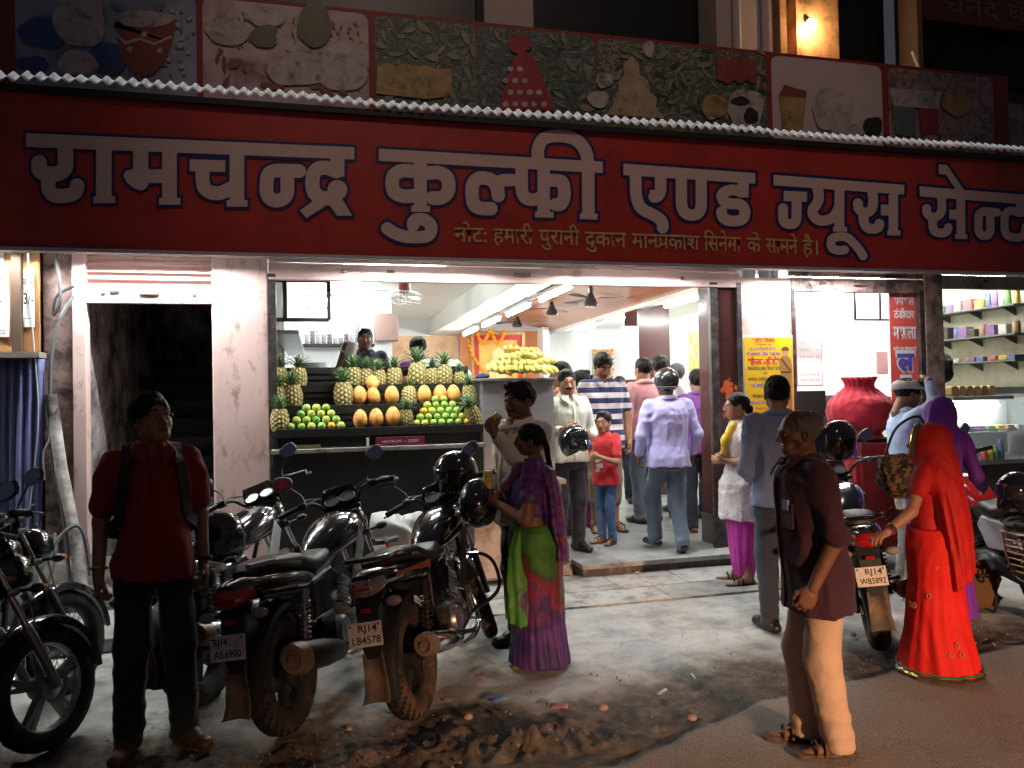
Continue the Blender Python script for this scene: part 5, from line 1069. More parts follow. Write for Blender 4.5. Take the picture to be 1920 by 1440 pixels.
# --- customers inside
F0 = .125
def inside(label, px, Y, py_top, rz, z=F0, **k): return person(label, wpos(px, Y, z), R(rz), hgt(px, py_top, Y, z), group=G_in if k.pop('g', True) else None, vox=.012, **k)
inside('man in white striped shirt and black helmet under his arm facing the street', 1062, 7.35, 694, 188, z=F0, g=False, skin='olive', hair='short', moust=True, top=dict(m=stripes('white_stripe', [(.74, .72, .62), (.58, .58, .48)], 45, 0), hem=.84, sl=.72, ease=.024), bottom=dict(m=M_jean), shoes=dict(m=M_shoe),
       pose=dict(Le=(-.26, .02, 1.10), Lw=(-.13, .22, 1.08), Lc=40, Re=(.24, .0, 1.10), Rw=(.14, .25, 1.16), Rc=40), head=(-14, -4, 0))
inside('tall young man in navy and white striped polo looking down', 1130, 8.35, 664, 176, skin='mid', hair='thick', build=1.02, top=dict(m=stripes('navy_band', [(.02, .03, .10), (.70, .64, .66)], 8.2, 2), sleeve='short', hem=.78, ease=.028), bottom=dict(m=cloth('khaki', (.20, .15, .09)), len=.5), shoes=dict(m=M_sand, type='sandal'), head=(6, -28, 0),
       pose=dict(Re=(.25, .02, 1.10), Rw=(.18, .18, .96), Le=(-.25, -.02, 1.10), Lw=(-.24, .05, .86)))
def boyx(ctx):
    mb = MB()
    for (x, z, w, h_) in ((-.02, 1.13, .09, .07), (.03, 1.09, .05, .04), (-.01, 1.03, .10, .06), (.02, .97, .06, .04)): mb.box((x, .139, z), (w, .008, h_), rot=(0, .2, 0))
    add(ctx, 'shirt_print', mb, mat('print_white', (.7, .7, .75), .7, var=.4, vscale=40))
p = gz(1138, 1018, F0)
person('small boy in red T-shirt and blue jeans holding a snack', (p[0], p[1], F0), R(122), hgt(1142, 777, p[1], F0), 'c', 'mid', 'short', build=1.0, top=dict(m=cloth('red_tee', (.60, .03, .035)), sleeve='short', hem=.78, ease=.02, collar=False), bottom=dict(m=cloth('blue_jeans', (.07, .15, .30), var=.3), r=.014, w=.011), shoes=dict(m=M_sand, type='sandal'),
       pose=dict(Le=(-.255, .08, 1.08), Lw=(-.07, .24, 1.16), Lc=42, Re=(.24, .08, 1.08), Rw=(.05, .26, 1.14), Rc=42, La=(-.08, -.02, .085), Ra=(.08, -.02, .085)), extra=boyx, head=(16, 0, 0), vox=.010)
p = gz(1262, 1035, F0)
person('man in lilac shirt wearing a black helmet stepping up into the shop', (p[0], p[1]+.06, F0), R(-4), hgt(1262, 692, p[1]+.06, F0, .035), skin='dark', hair='short', helmet=True, face=False, build=1.06, top=dict(m=cloth('lilac_shirt', (.50, .46, .82)), hem=.80, sl=.80, ease=.030, w=.013), bottom=dict(m=cloth('slate_trousers', (.10, .13, .18)), r=.026), shoes=dict(m=M_shoe),
       pose=dict(Le=(-.275, -.03, 1.11), Lw=(-.27, .06, .90), Re=(.28, -.04, 1.11), Rw=(.27, .05, .89), La=(-.09, .16, .11), Lk=(-.10, .18, .50), Ra=(.07, -.14, .10), Rk=(.09, .03, .47), Rp=25, Lc=40, Rc=40), vox=.009)
sl = dict(m=M_shoe)
inside('man in pale pink shirt and grey jeans facing the counter', 1208, 8.7, 672, 12, skin='mid', hair='short', face=False, top=dict(m=cloth('pink_shirt', (.70, .36, .36)), hem=.86, sl=.6), bottom=dict(m=cloth('grey_jeans', (.07, .09, .12))), shoes=sl)
inside('man in thin white shirt beside the pink shirt man', 1240, 8.95, 668, -25, skin='mid', hair='thick', face=False, top=dict(m=cloth('white_shirt', (.72, .74, .76)), hem=.84), bottom=dict(m=cloth('blue_jeans', ())), shoes=sl)
inside('man with white shoulders and purple back in the queue', 1308, 7.9, 694, -10, skin='mid', hair='thick', face=False, top=dict(m=stripes('purple_yoke', [(.16, .05, .24), (.2, .08, .28)], 34, 0), hem=.82, ease=.03), bottom=dict(m=M_jean), shoes=dict(m=M_brown, type='sandal'))
inside('man in white shirt turning sideways by the granite column', 1328, 8.6, 700, -70, skin='olive', hair='short', top=dict(m=cloth('white_shirt', ()), hem=.84), bottom=dict(m=M_jean), shoes=sl, head=(-10, 0, 0))
inside('tall man with grey black hair behind the helmeted man', 1270, 9.3, 682, 5, skin='dark', hair='short', hairm=mat('pepper_hair', (.06, .055, .05), .6, var=.4, vscale=60, bump=.8, bscale=140), face=False, top=dict(m=cloth('grey_shirt', (.4, .42, .45)), hem=.84), bottom=dict(m=M_jean), shoes=sl)
inside('man in spectacles with curly hair beside the banana heap', 1052, 8.3, 680, 98, skin='light', hair='thick', top=dict(m=cloth('peach_tee', (.62, .32, .2)), sleeve='short'), bottom=dict(m=M_jean), shoes=sl)
inside('man in white shirt glancing right behind the striped shirt man', 1090, 8.9, 696, -95, skin='mid', hair='thick', top=dict(m=cloth('white_shirt', ()), hem=.84), bottom=dict(m=M_jean), shoes=sl)
inside('dark haired man half hidden far inside the shop', 1112, 10.2, 704, 170, skin='mid', hair='short', top=dict(m=cloth('grey_shirt', ())), bottom=dict(m=M_jean), shoes=sl)
inside('woman in dark blue top far behind the striped polo man', 1162, 10.4, 706, 150, sex='f', skin='mid', hair='pulled', top=dict(m=cloth('navy_top', (.03, .05, .12)), collar=False), bottom=dict(m=M_jean), shoes=sl)
def magx(ctx): sari_skirt(ctx, cloth('dark_magenta', (.22, .015, .12)), 16, .03)
inside('woman in dark magenta sari half hidden behind the striped polo man', 1108, 8.75, 722, 200, sex='f', skin='mid', hair='pulled', top=dict(m=cloth('dark_magenta', ()), sleeve='short', hem=.95, collar=False, name='blouse'), extra=magx, shoes=sl)
# --- vendors behind the counter, on a raised floor
def vend(label, px, Y, py_top, rz, **k):
    z = at(px, py_top, Y)[2]-1.68; return person(label, wpos(px, Y, z), R(rz), 1.68, vox=.012, **k)
vend('vendor pouring from a white jug behind the pineapples', 686, 8.6, 617, 178, skin='dark', hair='short', top=dict(m=mat('cloth_vendor_dark', (.03, .035, .05), .85), sleeve='short', sl=.8), bottom=dict(m=M_jean), head=(2, 4, -8), pose=dict(Re=(.30, .10, 1.22), Rw=(.235, .16, 1.47), Rc=50, Rd=(-.2, .3, .6)))
vend('vendor in purple shirt bending behind the white crate', 786, 8.3, 634, 20, skin='dark', hair='thick', face=False, top=dict(m=cloth('violet_shirt', (.30, .10, .42))), bottom=dict(m=M_jean), head=(0, -20, 0))
mb = MB(); mb.b2((-.40, 7.75, .12), (2.1, 9.4, .62)); one('vendor_platform', mb, M_granite, 'raised floor behind the fruit counter where the vendors stand', 'platform')
# ================================================================== MOTORCYCLES AND HELMETS
M_groove = mat('tyre_groove', (.008, .008, .008), .9, var=0)
M_gloss = mat('bike_black_gloss', (.008, .009, .012), .16, coat=1, var=0, spec=.6); M_plast = mat('bike_black_plastic', (.018, .018, .019), .5, var=.15)
M_rub = mat('tyre_rubber', (.022, .021, .020), .85, var=.2, dirt=(.10, .065, .04), dscale=5, damt=.3); M_mudtyre = mat('tyre_muddy', (.028, .025, .022), .9, var=.2, dirt=(.15, .085, .05), dscale=7, damt=.55)
M_chrome = mat('chrome', (.62, .62, .63), .14, 1, var=0); M_alloy = mat('alloy_grey', (.36, .36, .37), .35, .85, var=.1); M_seat = mat('seat_vinyl', (.026, .026, .028), .45, var=.1, bump=.12, bscale=220)
M_red_l = mat('tail_lens', (.38, .008, .006), .12, coat=.6, var=0); M_clear = mat('clear_lens', (.26, .24, .22), .10, coat=.5, var=.3, vscale=60); M_amber = mat('amber_lens', (.75, .22, .01), .15, coat=.5, var=0)
M_plate = mat('plate_white', (.66, .60, .56), .45, var=.06, vscale=25, dirt=(.35, .26, .2), dscale=9, damt=.35); M_ink = mat('plate_ink', (.015, .015, .015), .5, var=0); M_mirror = mat('mirror_glass', (.30, .34, .55), .05, .9, var=0)
M_redpaint = mat('bike_red_paint', (.42, .012, .010), .2, coat=1, var=0); M_silver = mat('bike_silver_decal', (.5, .5, .52), .3, .5, var=0); M_orangedecal = mat('bike_orange_decal', (.42, .10, .03), .35, var=0)
def tyre_mesh(Rw, w, tread=True):
    na, npf = 168, 18; A_ = np.arange(na)*2*math.pi/na; ph = np.arange(npf)*2*math.pi/npf; h = w*.52
    a, p = np.meshgrid(A_, ph, indexing='ij'); cx = np.cos(p); sx = np.sin(p); x = w*.5*np.sign(cx)*np.abs(cx)**.75; r = (Rw-h)+h*np.sign(sx)*np.abs(sx)**.8
    if tread:
        k = np.arange(na)[:, None]; j = np.arange(npf)[None, :]; gro = (((k+2*np.abs(j-4.5)).astype(int) % 6) < 2) | ((np.abs(j-4.5) < .6) & (k % 6 < 3)); r = np.where((sx > .35) & gro, r-.011, r); gm = ((sx > .3) & gro)
    V = np.stack([x, r*np.cos(a), r*np.sin(a)], -1).reshape(-1, 3); I = np.arange(na*npf).reshape(na, npf); I2 = np.roll(I, -1, 0)
    return V, np.stack([I, I2, np.roll(I2, -1, 1), np.roll(I, -1, 1)], -1).reshape(-1, 4), (gm.astype(int).reshape(-1) if tread else None)
_TY = {}
def motorcycle(label, pos, rz, lean=-9, steer=20, plate=None, tank=None, rim=None, accent=None, tyre=None, guard=False, screen=True, sareeguard=False, seatcover=None, rail=None, spokes=5, muffler='slim', wire=False):
    T = thing('motorcycle', label, 'motorcycle', pos, 0, 'motorcycles parked before the shop'); T.rotation_euler = (0, R(lean), R(rz)); tank = tank or M_gloss; rim = rim or M_plast; tyre = tyre or M_rub; rail = rail or M_gloss
    ax = _v((0, 1.05, .92)); d_ = _v((0, .42, -.905)); d_ /= np.linalg.norm(d_)
    FT = Matrix.Translation(Vector(ax)) @ Matrix.Rotation(R(-steer), 4, Vector(d_)) @ Matrix.Translation(-Vector(ax)); FR = Matrix.Rotation(R(-steer), 4, Vector(d_)) 
    def wheel(c, w, M4):
        mb = MB(); mb.T = M4 @ Matrix.Translation(Vector(c)); Rr = .305 if w > .1 else .30
        ri = Rr-w*.52*1.75
        mb.lathe([(ri, -w*.32), (ri+.012, -w*.34), (ri+.004, -w*.2), (ri-.014, -.01), (ri-.014, .01), (ri+.004, w*.2), (ri+.012, w*.34), (ri, w*.32), (ri-.02, .012), (ri-.02, -.012), (ri, -w*.32)], n=48, axis='x')
        mb.lathe([(.001, -.062), (.03, -.062), (.055, -.05), (.06, .0), (.055, .05), (.03, .062), (.001, .062)], n=24, axis='x')
        if wire:
            for k in range(36):
                a = k*math.pi/18; b = a+(.5 if k % 2 else -.5); s = .03 if k % 4 < 2 else -.03; mb.tube([(s, .05*math.cos(b), .05*math.sin(b)), (0, (ri-.01)*math.cos(a), (ri-.01)*math.sin(a))], .0018, 4)
        else:
            for k in range(spokes):
                for dv in ((-.11, .11) if spokes == 5 and rim is not M_plast else (0,)):
                    a = 2*math.pi*k/spokes+.3; b = a+dv; w1, w2 = (.016, .011) if dv else (.030, .022)
                    p0, p1 = _v((0, .045*math.cos(a), .045*math.sin(a))), _v((0, (ri-.008)*math.cos(b), (ri-.008)*math.sin(b))); t = _v((0, -math.sin(b), math.cos(b)))
                    rg = []
                    for p, ww, xx in ((p0, w1, .024), (p1, w2, .014)): rg.append([p+t*ww+_v((xx, 0, 0)), p+t*ww-_v((xx, 0, 0)), p-t*ww-_v((xx, 0, 0)), p-t*ww+_v((xx, 0, 0))])
                    mb.loft(rg, smooth=False)
        o = mb.mk('wheel', rim, T, sharp=35)
        key = round(w, 3)
        if key not in _TY: _TY[key] = tyre_mesh(Rr, w)
        v, F2, gm_ = _TY[key]; M3 = np.array(M4 @ Matrix.Translation(Vector(c))); obj_np('tyre', v @ M3[:3, :3].T+M3[:3, 3], F2, [tyre, M_groove], o, gm_)
        mb = MB(); mb.T = M4 @ Matrix.Translation(Vector(c)); mb.lathe([(.06, .064), (.078, .064), (.078, .068), (.06, .068)], n=30, axis='x') if w < .1 else mb.lathe([(.03, -.07), (.075, -.07), (.08, -.064), (.03, -.064)], n=30, axis='x'); mb.mk('brake_disc' if w < .1 else 'sprocket', M_alloy, o)
    I4 = Matrix.Identity(4); wheel((0, 0, .305), .125, I4); wheel((0, 1.30, .30), .092, FT)
    def part(name, mb, ma, par=None, bevel=0, **k): return mb.mk(name, ma, par or T, bevel=bevel, **k)
    def arcsheet(c, r, w, a0, a1, M4, drop=.03, n=18):
        rings = []
        for i in range(n+1):
            a = a0+(a1-a0)*i/n; tp = .75+.25*math.sin(math.pi*i/n); ring = []
            for x, q in ((-1, 1.), (-.93, .3), (-.6, .05), (0, 0), (.6, .05), (.93, .3), (1, 1.), (.92, 1.), (.85, .36), (.5, .12), (0, .08), (-.5, .12), (-.85, .36), (-.92, 1.)):
                rr = r-drop*q; ring.append((x*w*tp, c[1]+rr*math.cos(a), c[2]+rr*math.sin(a)))
            rings.append(ring)
        mb = MB(); mb.T = M4; mb.loft(rings); return mb
    part('front_fender', arcsheet((0, 1.30, .30), .345, .068, R(0), R(150), FT, .05), M_gloss)
    part('rear_fender', arcsheet((0, 0, .305), .36, .085, R(60), R(195), I4, .04), M_plast)
    # fork, bars
    mb = MB(); mb.T = FT
    for s in (-1, 1): mb.tube([(s*.085, 1.035, .98), (s*.085, 1.18, .60)], .0165, 10)
    part('fork_tube', mb, M_chrome)
    mb = MB(); mb.T = FT
    for s in (-1, 1): mb.tube([(s*.085, 1.165, .63), (s*.085, 1.19, .575), (s*.085, 1.30, .30)], [.026, .026, .022], 10)
    part('fork_slider', mb, M_alloy if rim is not M_plast else M_plast)
    mb = MB(); mb.T = FT; mb.box((0, 1.03, .985), (.23, .075, .03)).box((0, 1.10, .80), (.23, .07, .035)); part('triple_clamp', mb, M_plast, bevel=.008)
    hb = [(-.365, .84, 1.075), (-.25, .885, 1.09), (-.16, .95, 1.085), (-.10, 1.02, 1.02), (0, 1.03, 1.01), (.10, 1.02, 1.02), (.16, .95, 1.085), (.25, .885, 1.09), (.365, .84, 1.075)]
    mb = MB(); mb.T = FT; mb.tube(cat_curve(hb, 6), .012, 8); hbar = part('handlebar', mb, M_chrome if rim is M_alloy else M_plast)
    for s in (-1, 1):
        mb = MB(); mb.T = FT; mb.tube([(s*.25, .885, 1.09), (s*.30, .865, 1.084), (s*.37, .838, 1.074)], [.0175, .018, .019], 10); part('grip', mb, M_plast, hbar)
        mb = MB(); mb.T = FT; mb.tube(cat_curve([(s*.215, .915, 1.09), (s*.24, .95, 1.088), (s*.31, .935, 1.075), (s*.385, .905, 1.062)], 5), .007, 6).ball((s*.385, .905, 1.062), .0095, 8, 6); part('brake_lever', mb, M_alloy, hbar)
        mb = MB(); mb.T = FT; mb.box((s*.225, .90, 1.09), (.055, .055, .045)); part('switch_box', mb, M_plast, hbar, bevel=.008)
        mb = MB(); mb.T = FT; mb.tube(cat_curve([(s*.205, .92, 1.10), (s*.215, .95, 1.16), (s*.275, .955, 1.235)], 6), .0055, 6); mir = part('mirror', mb, M_plast)
        mb = MB(); rg = []
        for y, q in ((.0, .9), (.014, 1), (.024, .8), (.03, .3)): rg.append([(x, y, z) for x, z in sup(.062*q, .043*q, 20, 2.8)])
        mb.T = FT @ Matrix.Translation((s*.30, .955, 1.27)) @ Euler((R(-6), R(-18*s), R(8*s))).to_matrix().to_4x4(); mb.loft(rg); part('mirror_head', mb, M_plast, mir)
        mb = MB(); mb.T = FT @ Matrix.Translation((s*.30, .9535, 1.27)) @ Euler((R(-6), R(-18*s), R(8*s))).to_matrix().to_4x4(); mb.poly([(x, 0, z) for x, z in sup(.052, .036, 20, 2.8)]); part('mirror_glass', mb, M_mirror, mir)
        mb = MB(); mb.T = FT; mb.tube([(s*.10, 1.14, .80), (s*.165, 1.15, .80)], .009, 6).ball((s*.195, 1.155, .80), .03, 12, 8, (1.3, .9, .8)); st_ = part('front_indicator', mb, M_plast)
        mb = MB(); mb.T = FT; mb.ball((s*.203, 1.172, .80), .026, 12, 8, (1.2, .8, .75)); part('lens', mb, M_amber, st_)
    mb = MB(); mb.T = FT
    rg = []
    for y, w, h, z in ((1.07, .075, .075, .90), (1.12, .115, .10, .895), (1.18, .12, .105, .885), (1.235, .10, .09, .875)): rg.append([(x, y, z+q) for x, q in sup(w, h, 24, 2.7)])
    mb.loft(rg); part('headlight_shell', mb, M_gloss); mb = MB(); mb.T = FT; rg = []
    for y, q in ((1.234, .92), (1.25, .8), (1.256, .45)): rg.append([(x, y, .873+z) for x, z in sup(.098*q, .085*q, 24, 2.7)])
    mb.loft(rg); part('headlight_lens', mb, M_clear)
    if screen:
        mb = MB(); mb.T = FT; rg = []
        for k in range(9):
            t = k/8; w = .13-.035*t*t; rg.append([(w*math.sin(b), 1.10+.075*math.cos(b)-.06*t, .97+.17*t) for b in np.linspace(-1.35, 1.35, 15)])
        mb.loft(rg, cap=False, close=False); o = part('windscreen', mb, mat('smoked_screen', (.03, .03, .03), .12, coat=.5, var=0, alpha=.82)); sd = o.modifiers.new('t', 'SOLIDIFY'); sd.thickness = .004
    for s in (-1, 1):
        mb = MB(); mb.T = FT @ Matrix.Translation((s*.052, 1.045, 1.045)) @ Euler((R(38), 0, 0)).to_matrix().to_4x4(); mb.lathe([(.001, -.02), (.04, -.02), (.05, 0), (.05, .02), (.045, .022), (.043, .016)], n=24); dl = part('dial', mb, M_plast)
        mb.v, mb.f, mb.mi, mb.sm = [], [], [], []; mb.lathe([(.001, .0165), (.044, .0165)], n=24); part('dial_face', mb, mat('dial_face', (.10, .11, .13), .1, coat=1, var=.3, vscale=70), dl)
    for s in (-1, 1):
        mb = MB(); mb.T = FT; mb.tube(cat_curve([(s*.23, .93, 1.09), (s*.19, 1.06, 1.12), (s*.06, 1.16, 1.06), (s*.03, 1.14, .90), (s*.05, 1.08, .72)], 6), .0045, 5); part('control_cable', mb, M_plast)
    mb = MB(); mb.T = FT; mb.tube(cat_curve([(-.24, .92, 1.085), (-.12, 1.10, 1.10), (.04, 1.18, 1.02), (.07, 1.22, .70), (.07, 1.27, .36)], 7), .0045, 5); part('control_cable', mb, M_plast)
    # tank, seat, tail
    def sect(L, e=2.4, n=26):
        mb = MB(); Lp = []
        A_ = np.array(L, float); ys = np.concatenate([np.linspace(A_[i, 0], A_[i+1, 0], 5)[:-1] for i in range(len(A_)-1)]+[[A_[-1, 0]]]); t = np.arange(len(A_)); 
        def cr_(col):
            C = cat_curve([(a, b) for a, b in zip(A_[:, 0], A_[:, col])], 4); return np.interp(ys, [c[0] for c in C], [c[1] for c in C])
        w, z, h = cr_(1), cr_(2), cr_(3)
        for y, a, c, b in zip(ys, w, z, h): mb.loft if False else Lp.append([(x, y, c+q) for x, q in sup(max(a, .004), max(b, .004), n, e)])
        return mb.loft(Lp)
    tk = part('fuel_tank', sect([(.50, .055, .79, .03), (.56, .095, .81, .06), (.68, .130, .845, .095), (.82, .150, .875, .112), (.94, .148, .885, .108), (1.02, .115, .875, .09), (1.06, .06, .86, .06)]), tank, sharp=60)
    mb = MB(); mb.lathe([(.001, .012), (.030, .012), (.034, .004), (.036, -.01)], (0, .86, .985), 20); part('fuel_cap', mb, M_chrome, tk)
    if accent:
        for s in (-1, 1):
            mb = MB(); rg = []
            for k in range(12):
                t = k/11; y = .60+.40*t; zc = .82+.075*math.sin(t*2.4)+.02*t; hw = .010+.022*math.sin(math.pi*t)
                wv = np.interp(y, [.5, .56, .68, .82, .94, 1.02, 1.06], [.055, .095, .130, .150, .148, .115, .06]); zt = np.interp(y, [.5, .56, .68, .82, .94, 1.02, 1.06], [.79, .81, .845, .875, .885, .875, .86]); hh = np.interp(y, [.5, .56, .68, .82, .94, 1.02, 1.06], [.03, .06, .095, .112, .108, .09, .06])
                row = []
                for q in (zc-hw, zc+hw): u = min(.97, abs((q-zt)/hh)); row.append((s*(wv*(1-u**2.4)**(1/2.4)+.0025), y, q))
                rg.append(row)
            mb.loft(rg, cap=False, close=False); part('tank_decal', mb, accent, tk)
    part('seat', sect([(-.24, .055, .855, .018), (-.16, .095, .865, .035), (.0, .115, .855, .045), (.16, .122, .83, .05), (.25, .122, .795, .05), (.36, .118, .775, .045), (.50, .10, .785, .045), (.585, .075, .805, .04)], 2.8), seatcover or M_seat, sharp=60)
    part('tail_cowl', sect([(-.40, .045, .81, .03), (-.32, .085, .80, .055), (-.15, .118, .785, .065), (.05, .125, .755, .07), (.22, .12, .72, .075), (.36, .09, .68, .06), (.42, .05, .66, .03)], 2.5), tank if tank is not M_redpaint else M_gloss, sharp=60)
    if accent:
        for s in (-1, 1):
            mb = MB(); mb.loft([[(s*.125, -.25+.5*t, .775-.03*t+.012*math.sin(t*5)), (s*.127, -.25+.5*t, .805-.035*t)] for t in np.linspace(0, 1, 8)], cap=False, close=False); part('tail_decal', mb, M_orangedecal)
    mb = MB(); rg = []
    for y, w, h, z in ((-.335, .095, .05, .785), (-.375, .092, .052, .78), (-.415, .07, .04, .775), (-.43, .03, .02, .773)): rg.append([(x, y+abs(x)*.25, z+q) for x, q in sup(w, h, 22, 2.4)])
    mb.loft(rg); tl = part('tail_light', mb, M_clear if accent else M_red_l); mb = MB(); rg = []
    for k in range(3): mb.box((0, -.422+.012*abs(k-1), .755+.022*k), (.105-.02*abs(k-1), .016, .012))
    part('lamp_slats', mb, M_red_l, tl, bevel=.004)
    mb = MB(); pts = [(.118, .10, .83), (.132, -.06, .865), (.128, -.20, .895), (.09, -.34, .905)]
    if rail is M_gloss: mb.tube(cat_curve(pts+[(-p[0], p[1], p[2]) for p in pts[::-1]], 6), .011, 8)
    else:
        for s in (-1, 1):
            C = cat_curve([(s*p[0], p[1], p[2]) for p in pts], 5); mb.loft([[(p[0]+s*a, p[1], p[2]+b) for a, b in ((-.008, -.012), (.018, -.008), (.018, .010), (-.008, .014))] for p in C])
    part('grab_rail', mb, rail)
    # rear light bracket, plate, flap
    mb = MB(); mb.loft([[(-w, y, z), (w, y, z), (w, y+.03, z), (-w, y+.03, z)] for y, z, w in ((-.33, .74, .075), (-.385, .66, .06), (-.405, .52, .05), (-.40, .44, .045))], smooth=False); mf = part('plate_bracket', mb, M_plast)
    mb = MB(); mb.loft([[(w*x, y+.02*(1-abs(x))-(.012 if abs(x) > .9 else 0), z) for x in (-1, -.6, 0, .6, 1)] for y, z, w in ((-.40, .47, .05), (-.405, .38, .055), (-.415, .30, .062), (-.435, .26, .068), (-.455, .25, .068))], cap=False, close=False); o = part('mud_flap', mb, mat('mud_flap_rubber', (.10, .075, .055), .7, var=.3, dirt=(.2, .12, .08), dscale=10), mf); sd = o.modifiers.new('t', 'SOLIDIFY'); sd.thickness = .005
    if plate:
        M4 = Matrix.Translation((-.012, -.425, .565)) @ Euler((R(-10), 0, R(2))).to_matrix().to_4x4()
        mb = MB(); mb.T = M4; mb.box((0, 0, 0), (.175, .005, .115)); pl = part('number_plate', mb, M_plate, bevel=.003)
        ux = np.array(M4.to_3x3() @ Vector((1, 0, 0))); uz = np.array(M4.to_3x3() @ Vector((0, 0, 1)))
        for ln, zo, sz, wd, xo in plate: text_mesh('plate_lettering', ln, M_ink, pl, np.array(M4 @ Vector((xo, -.0042, zo))), ux, uz, sz, wd, .012)
        mb = MB(); mb.T = M4
        for s in (-1, 1): mb.ball((s*.072, -.004, .043), .0055, 8, 5)
        part('plate_bolt', mb, M_plast, pl)
    mb = MB(); mb.box((0, -.40, .672), (.05, .02, .022)); part('reflector', mb, M_red_l, bevel=.004)
    for s in (-1, 1):
        mb = MB(); mb.tube([(s*.05, -.34, .70), (s*.10, -.355, .695)], .010, 6); ri_ = part('rear_indicator', mb, M_plast); mb = MB(); mb.ball((s*.135, -.365, .695), .03, 14, 8, (1.45, .9, .85)); part('lens', mb, M_clear, ri_)
    # frame, engine, running gear
    mb = MB()
    for s in (-1, 1):
        mb.tube([(s*.045, 1.03, .86), (s*.09, .90, .62), (s*.11, .82, .30), (s*.11, .45, .24), (s*.10, .30, .40), (s*.10, .22, .66), (s*.09, -.25, .74)], .015, 8).tube([(s*.04, 1.02, .88), (s*.07, .6, .76), (s*.09, .2, .70)], .017, 8)
    part('frame', mb, M_plast)
    mb = MB(); mb.loft([[(x, y, z+q) for x, q in sup(w, h, 20, 3)] for y, w, h, z in ((.36, .08, .06, .36), (.42, .125, .10, .36), (.58, .135, .115, .36), (.74, .125, .10, .35), (.80, .08, .07, .34))]); en = part('engine', mb, mat('engine_grey', (.09, .09, .092), .4, .6, var=.2, dirt=(.05, .035, .025), dscale=8))
    mb = MB()
    for k in range(8): mb.box((0, .68+.012*k, .45+.022*k), (.165-.004*k, .15, .010), rot=(R(-28), 0, 0))
    part('cylinder_fins', mb, M_alloy, en)
    for s in (-1, 1): mb = MB(); mb.lathe([(.001, .012), (.07, .01), (.085, -.01), (.088, -.03)] if s > 0 else [(.001, -.012), (.07, -.01), (.085, .01), (.088, .03)], (s*.138, .50, .36), 24, 'x'); part('engine_cover', mb, M_alloy, en)
    for s in (-1, 1): mb = MB(); mb.loft([[(s*(.10+.015*a), y, z) for y, z in ((.16+.02*a, .50), (.46, .48+.01*a), (.54, .66), (.48, .74-.01*a), (.22, .72-.01*a))] for a in (0, 1, 1.6)], smooth=False); part('side_panel', mb, tank if tank is not M_redpaint else M_silver, bevel=.008)
    for s in (-1, 1): mb = MB(); mb.loft([[(s*(.148+.008*a), y, z) for y, z in ((.60, .52), (.72, .50), (.92, .80), (.86, .88), (.72, .70))] for a in (0, 1)], smooth=False); part('tank_shroud', mb, M_alloy if rail is M_alloy else M_plast, bevel=.006)
    mb = MB()
    for s in (-1, 1): mb.box((s*.085, .26, .335), (.028, .56, .05), rot=(R(4), 0, 0))
    part('swing_arm', mb, M_plast, bevel=.006)
    mb = MB(); mb.loft([[(-.10+x, y, z+q) for x, q in sup(.02, h, 12, 3)] for y, h, z in ((-.10, .05, .31), (.0, .075, .315), (.35, .06, .345), (.46, .075, .36))]); part('chain_case', mb, M_plast)
    for s in (-1, 1):
        a, b = _v((s*.125, .02, .34)), _v((s*.115, .13, .68)); e = b-a; t_ = np.linspace(0, 1, 120); n1 = _v((1, 0, 0)); n2 = np.cross(e/np.linalg.norm(e), n1)
        mb = MB(); mb.tube([a+e*(.18+.66*t)+n1*.027*math.cos(t*57)+n2*.027*math.sin(t*57) for t in t_], .005, 5).tube([a, a+e*.3], .017, 8).tube([a+e*.2, b], .010, 8).tube([a+e*.78, b], [.03, .024], 10); part('shock_absorber', mb, M_alloy if rail is M_alloy else M_plast)
    mb = MB(); r_ = 1.25 if muffler == 'fat' else 1.0
    mb.tube(cat_curve([(.05, .80, .50), (.10, .93, .42), (.13, .90, .24), (.15, .70, .20), (.155, .45, .22), (.175, .30, .29)], 6), .018, 10); ex = part('exhaust', mb, M_chrome)
    def ring(y, r): z = np.interp(y, [-.24, .34], [.43, .30]); return [(.195+r*r_*math.cos(b), y, z+r*r_*1.1*math.sin(b)) for b in np.linspace(0, 2*math.pi, 24, endpoint=False)]
    mb = MB(); mb.loft([ring(.34, .020), ring(.26, .040), ring(.10, .052), ring(-.16, .056), ring(-.17, .052)]); part('muffler', mb, M_plast if muffler == 'fat' else M_chrome, ex)
    mb = MB(); mb.loft([ring(-.155, .058), ring(-.20, .059), ring(-.235, .052), ring(-.238, .034), ring(-.225, .030), ring(-.222, .016), ring(-.25, .016), ring(-.25, .012)]); part('muffler_cap', mb, mat('muffler_tan', (.30, .21, .15), .45, .4, var=.15), ex)
    for s in (-1, 1): mb = MB(); mb.tube([(s*.12, .42, .30), (s*.26, .42, .30)], .013, 8); part('foot_peg', mb, M_plast); mb = MB(); mb.tube([(s*.11, .16, .40), (s*.21, .12, .42)], .012, 8); part('foot_peg', mb, M_plast)
    mb = MB(); mb.tube([(.14, .42, .28), (.16, .60, .25), (.19, .66, .27)], .009, 6); part('brake_pedal', mb, M_alloy)
    mb = MB(); mb.tube([(-.10, .46, .24), (-.20, .38, .045), (-.23, .36, .035)], .011, 7); part('side_stand', mb, M_plast)
    if guard:
        mb = MB(); 
        for s in (-1, 1): mb.tube(cat_curve([(s*.05, .92, .66), (s*.22, .95, .64), (s*.30, .93, .55), (s*.29, .90, .40), (s*.10, .86, .30)], 6), .012, 8)
        part('crash_guard', mb, M_gloss)
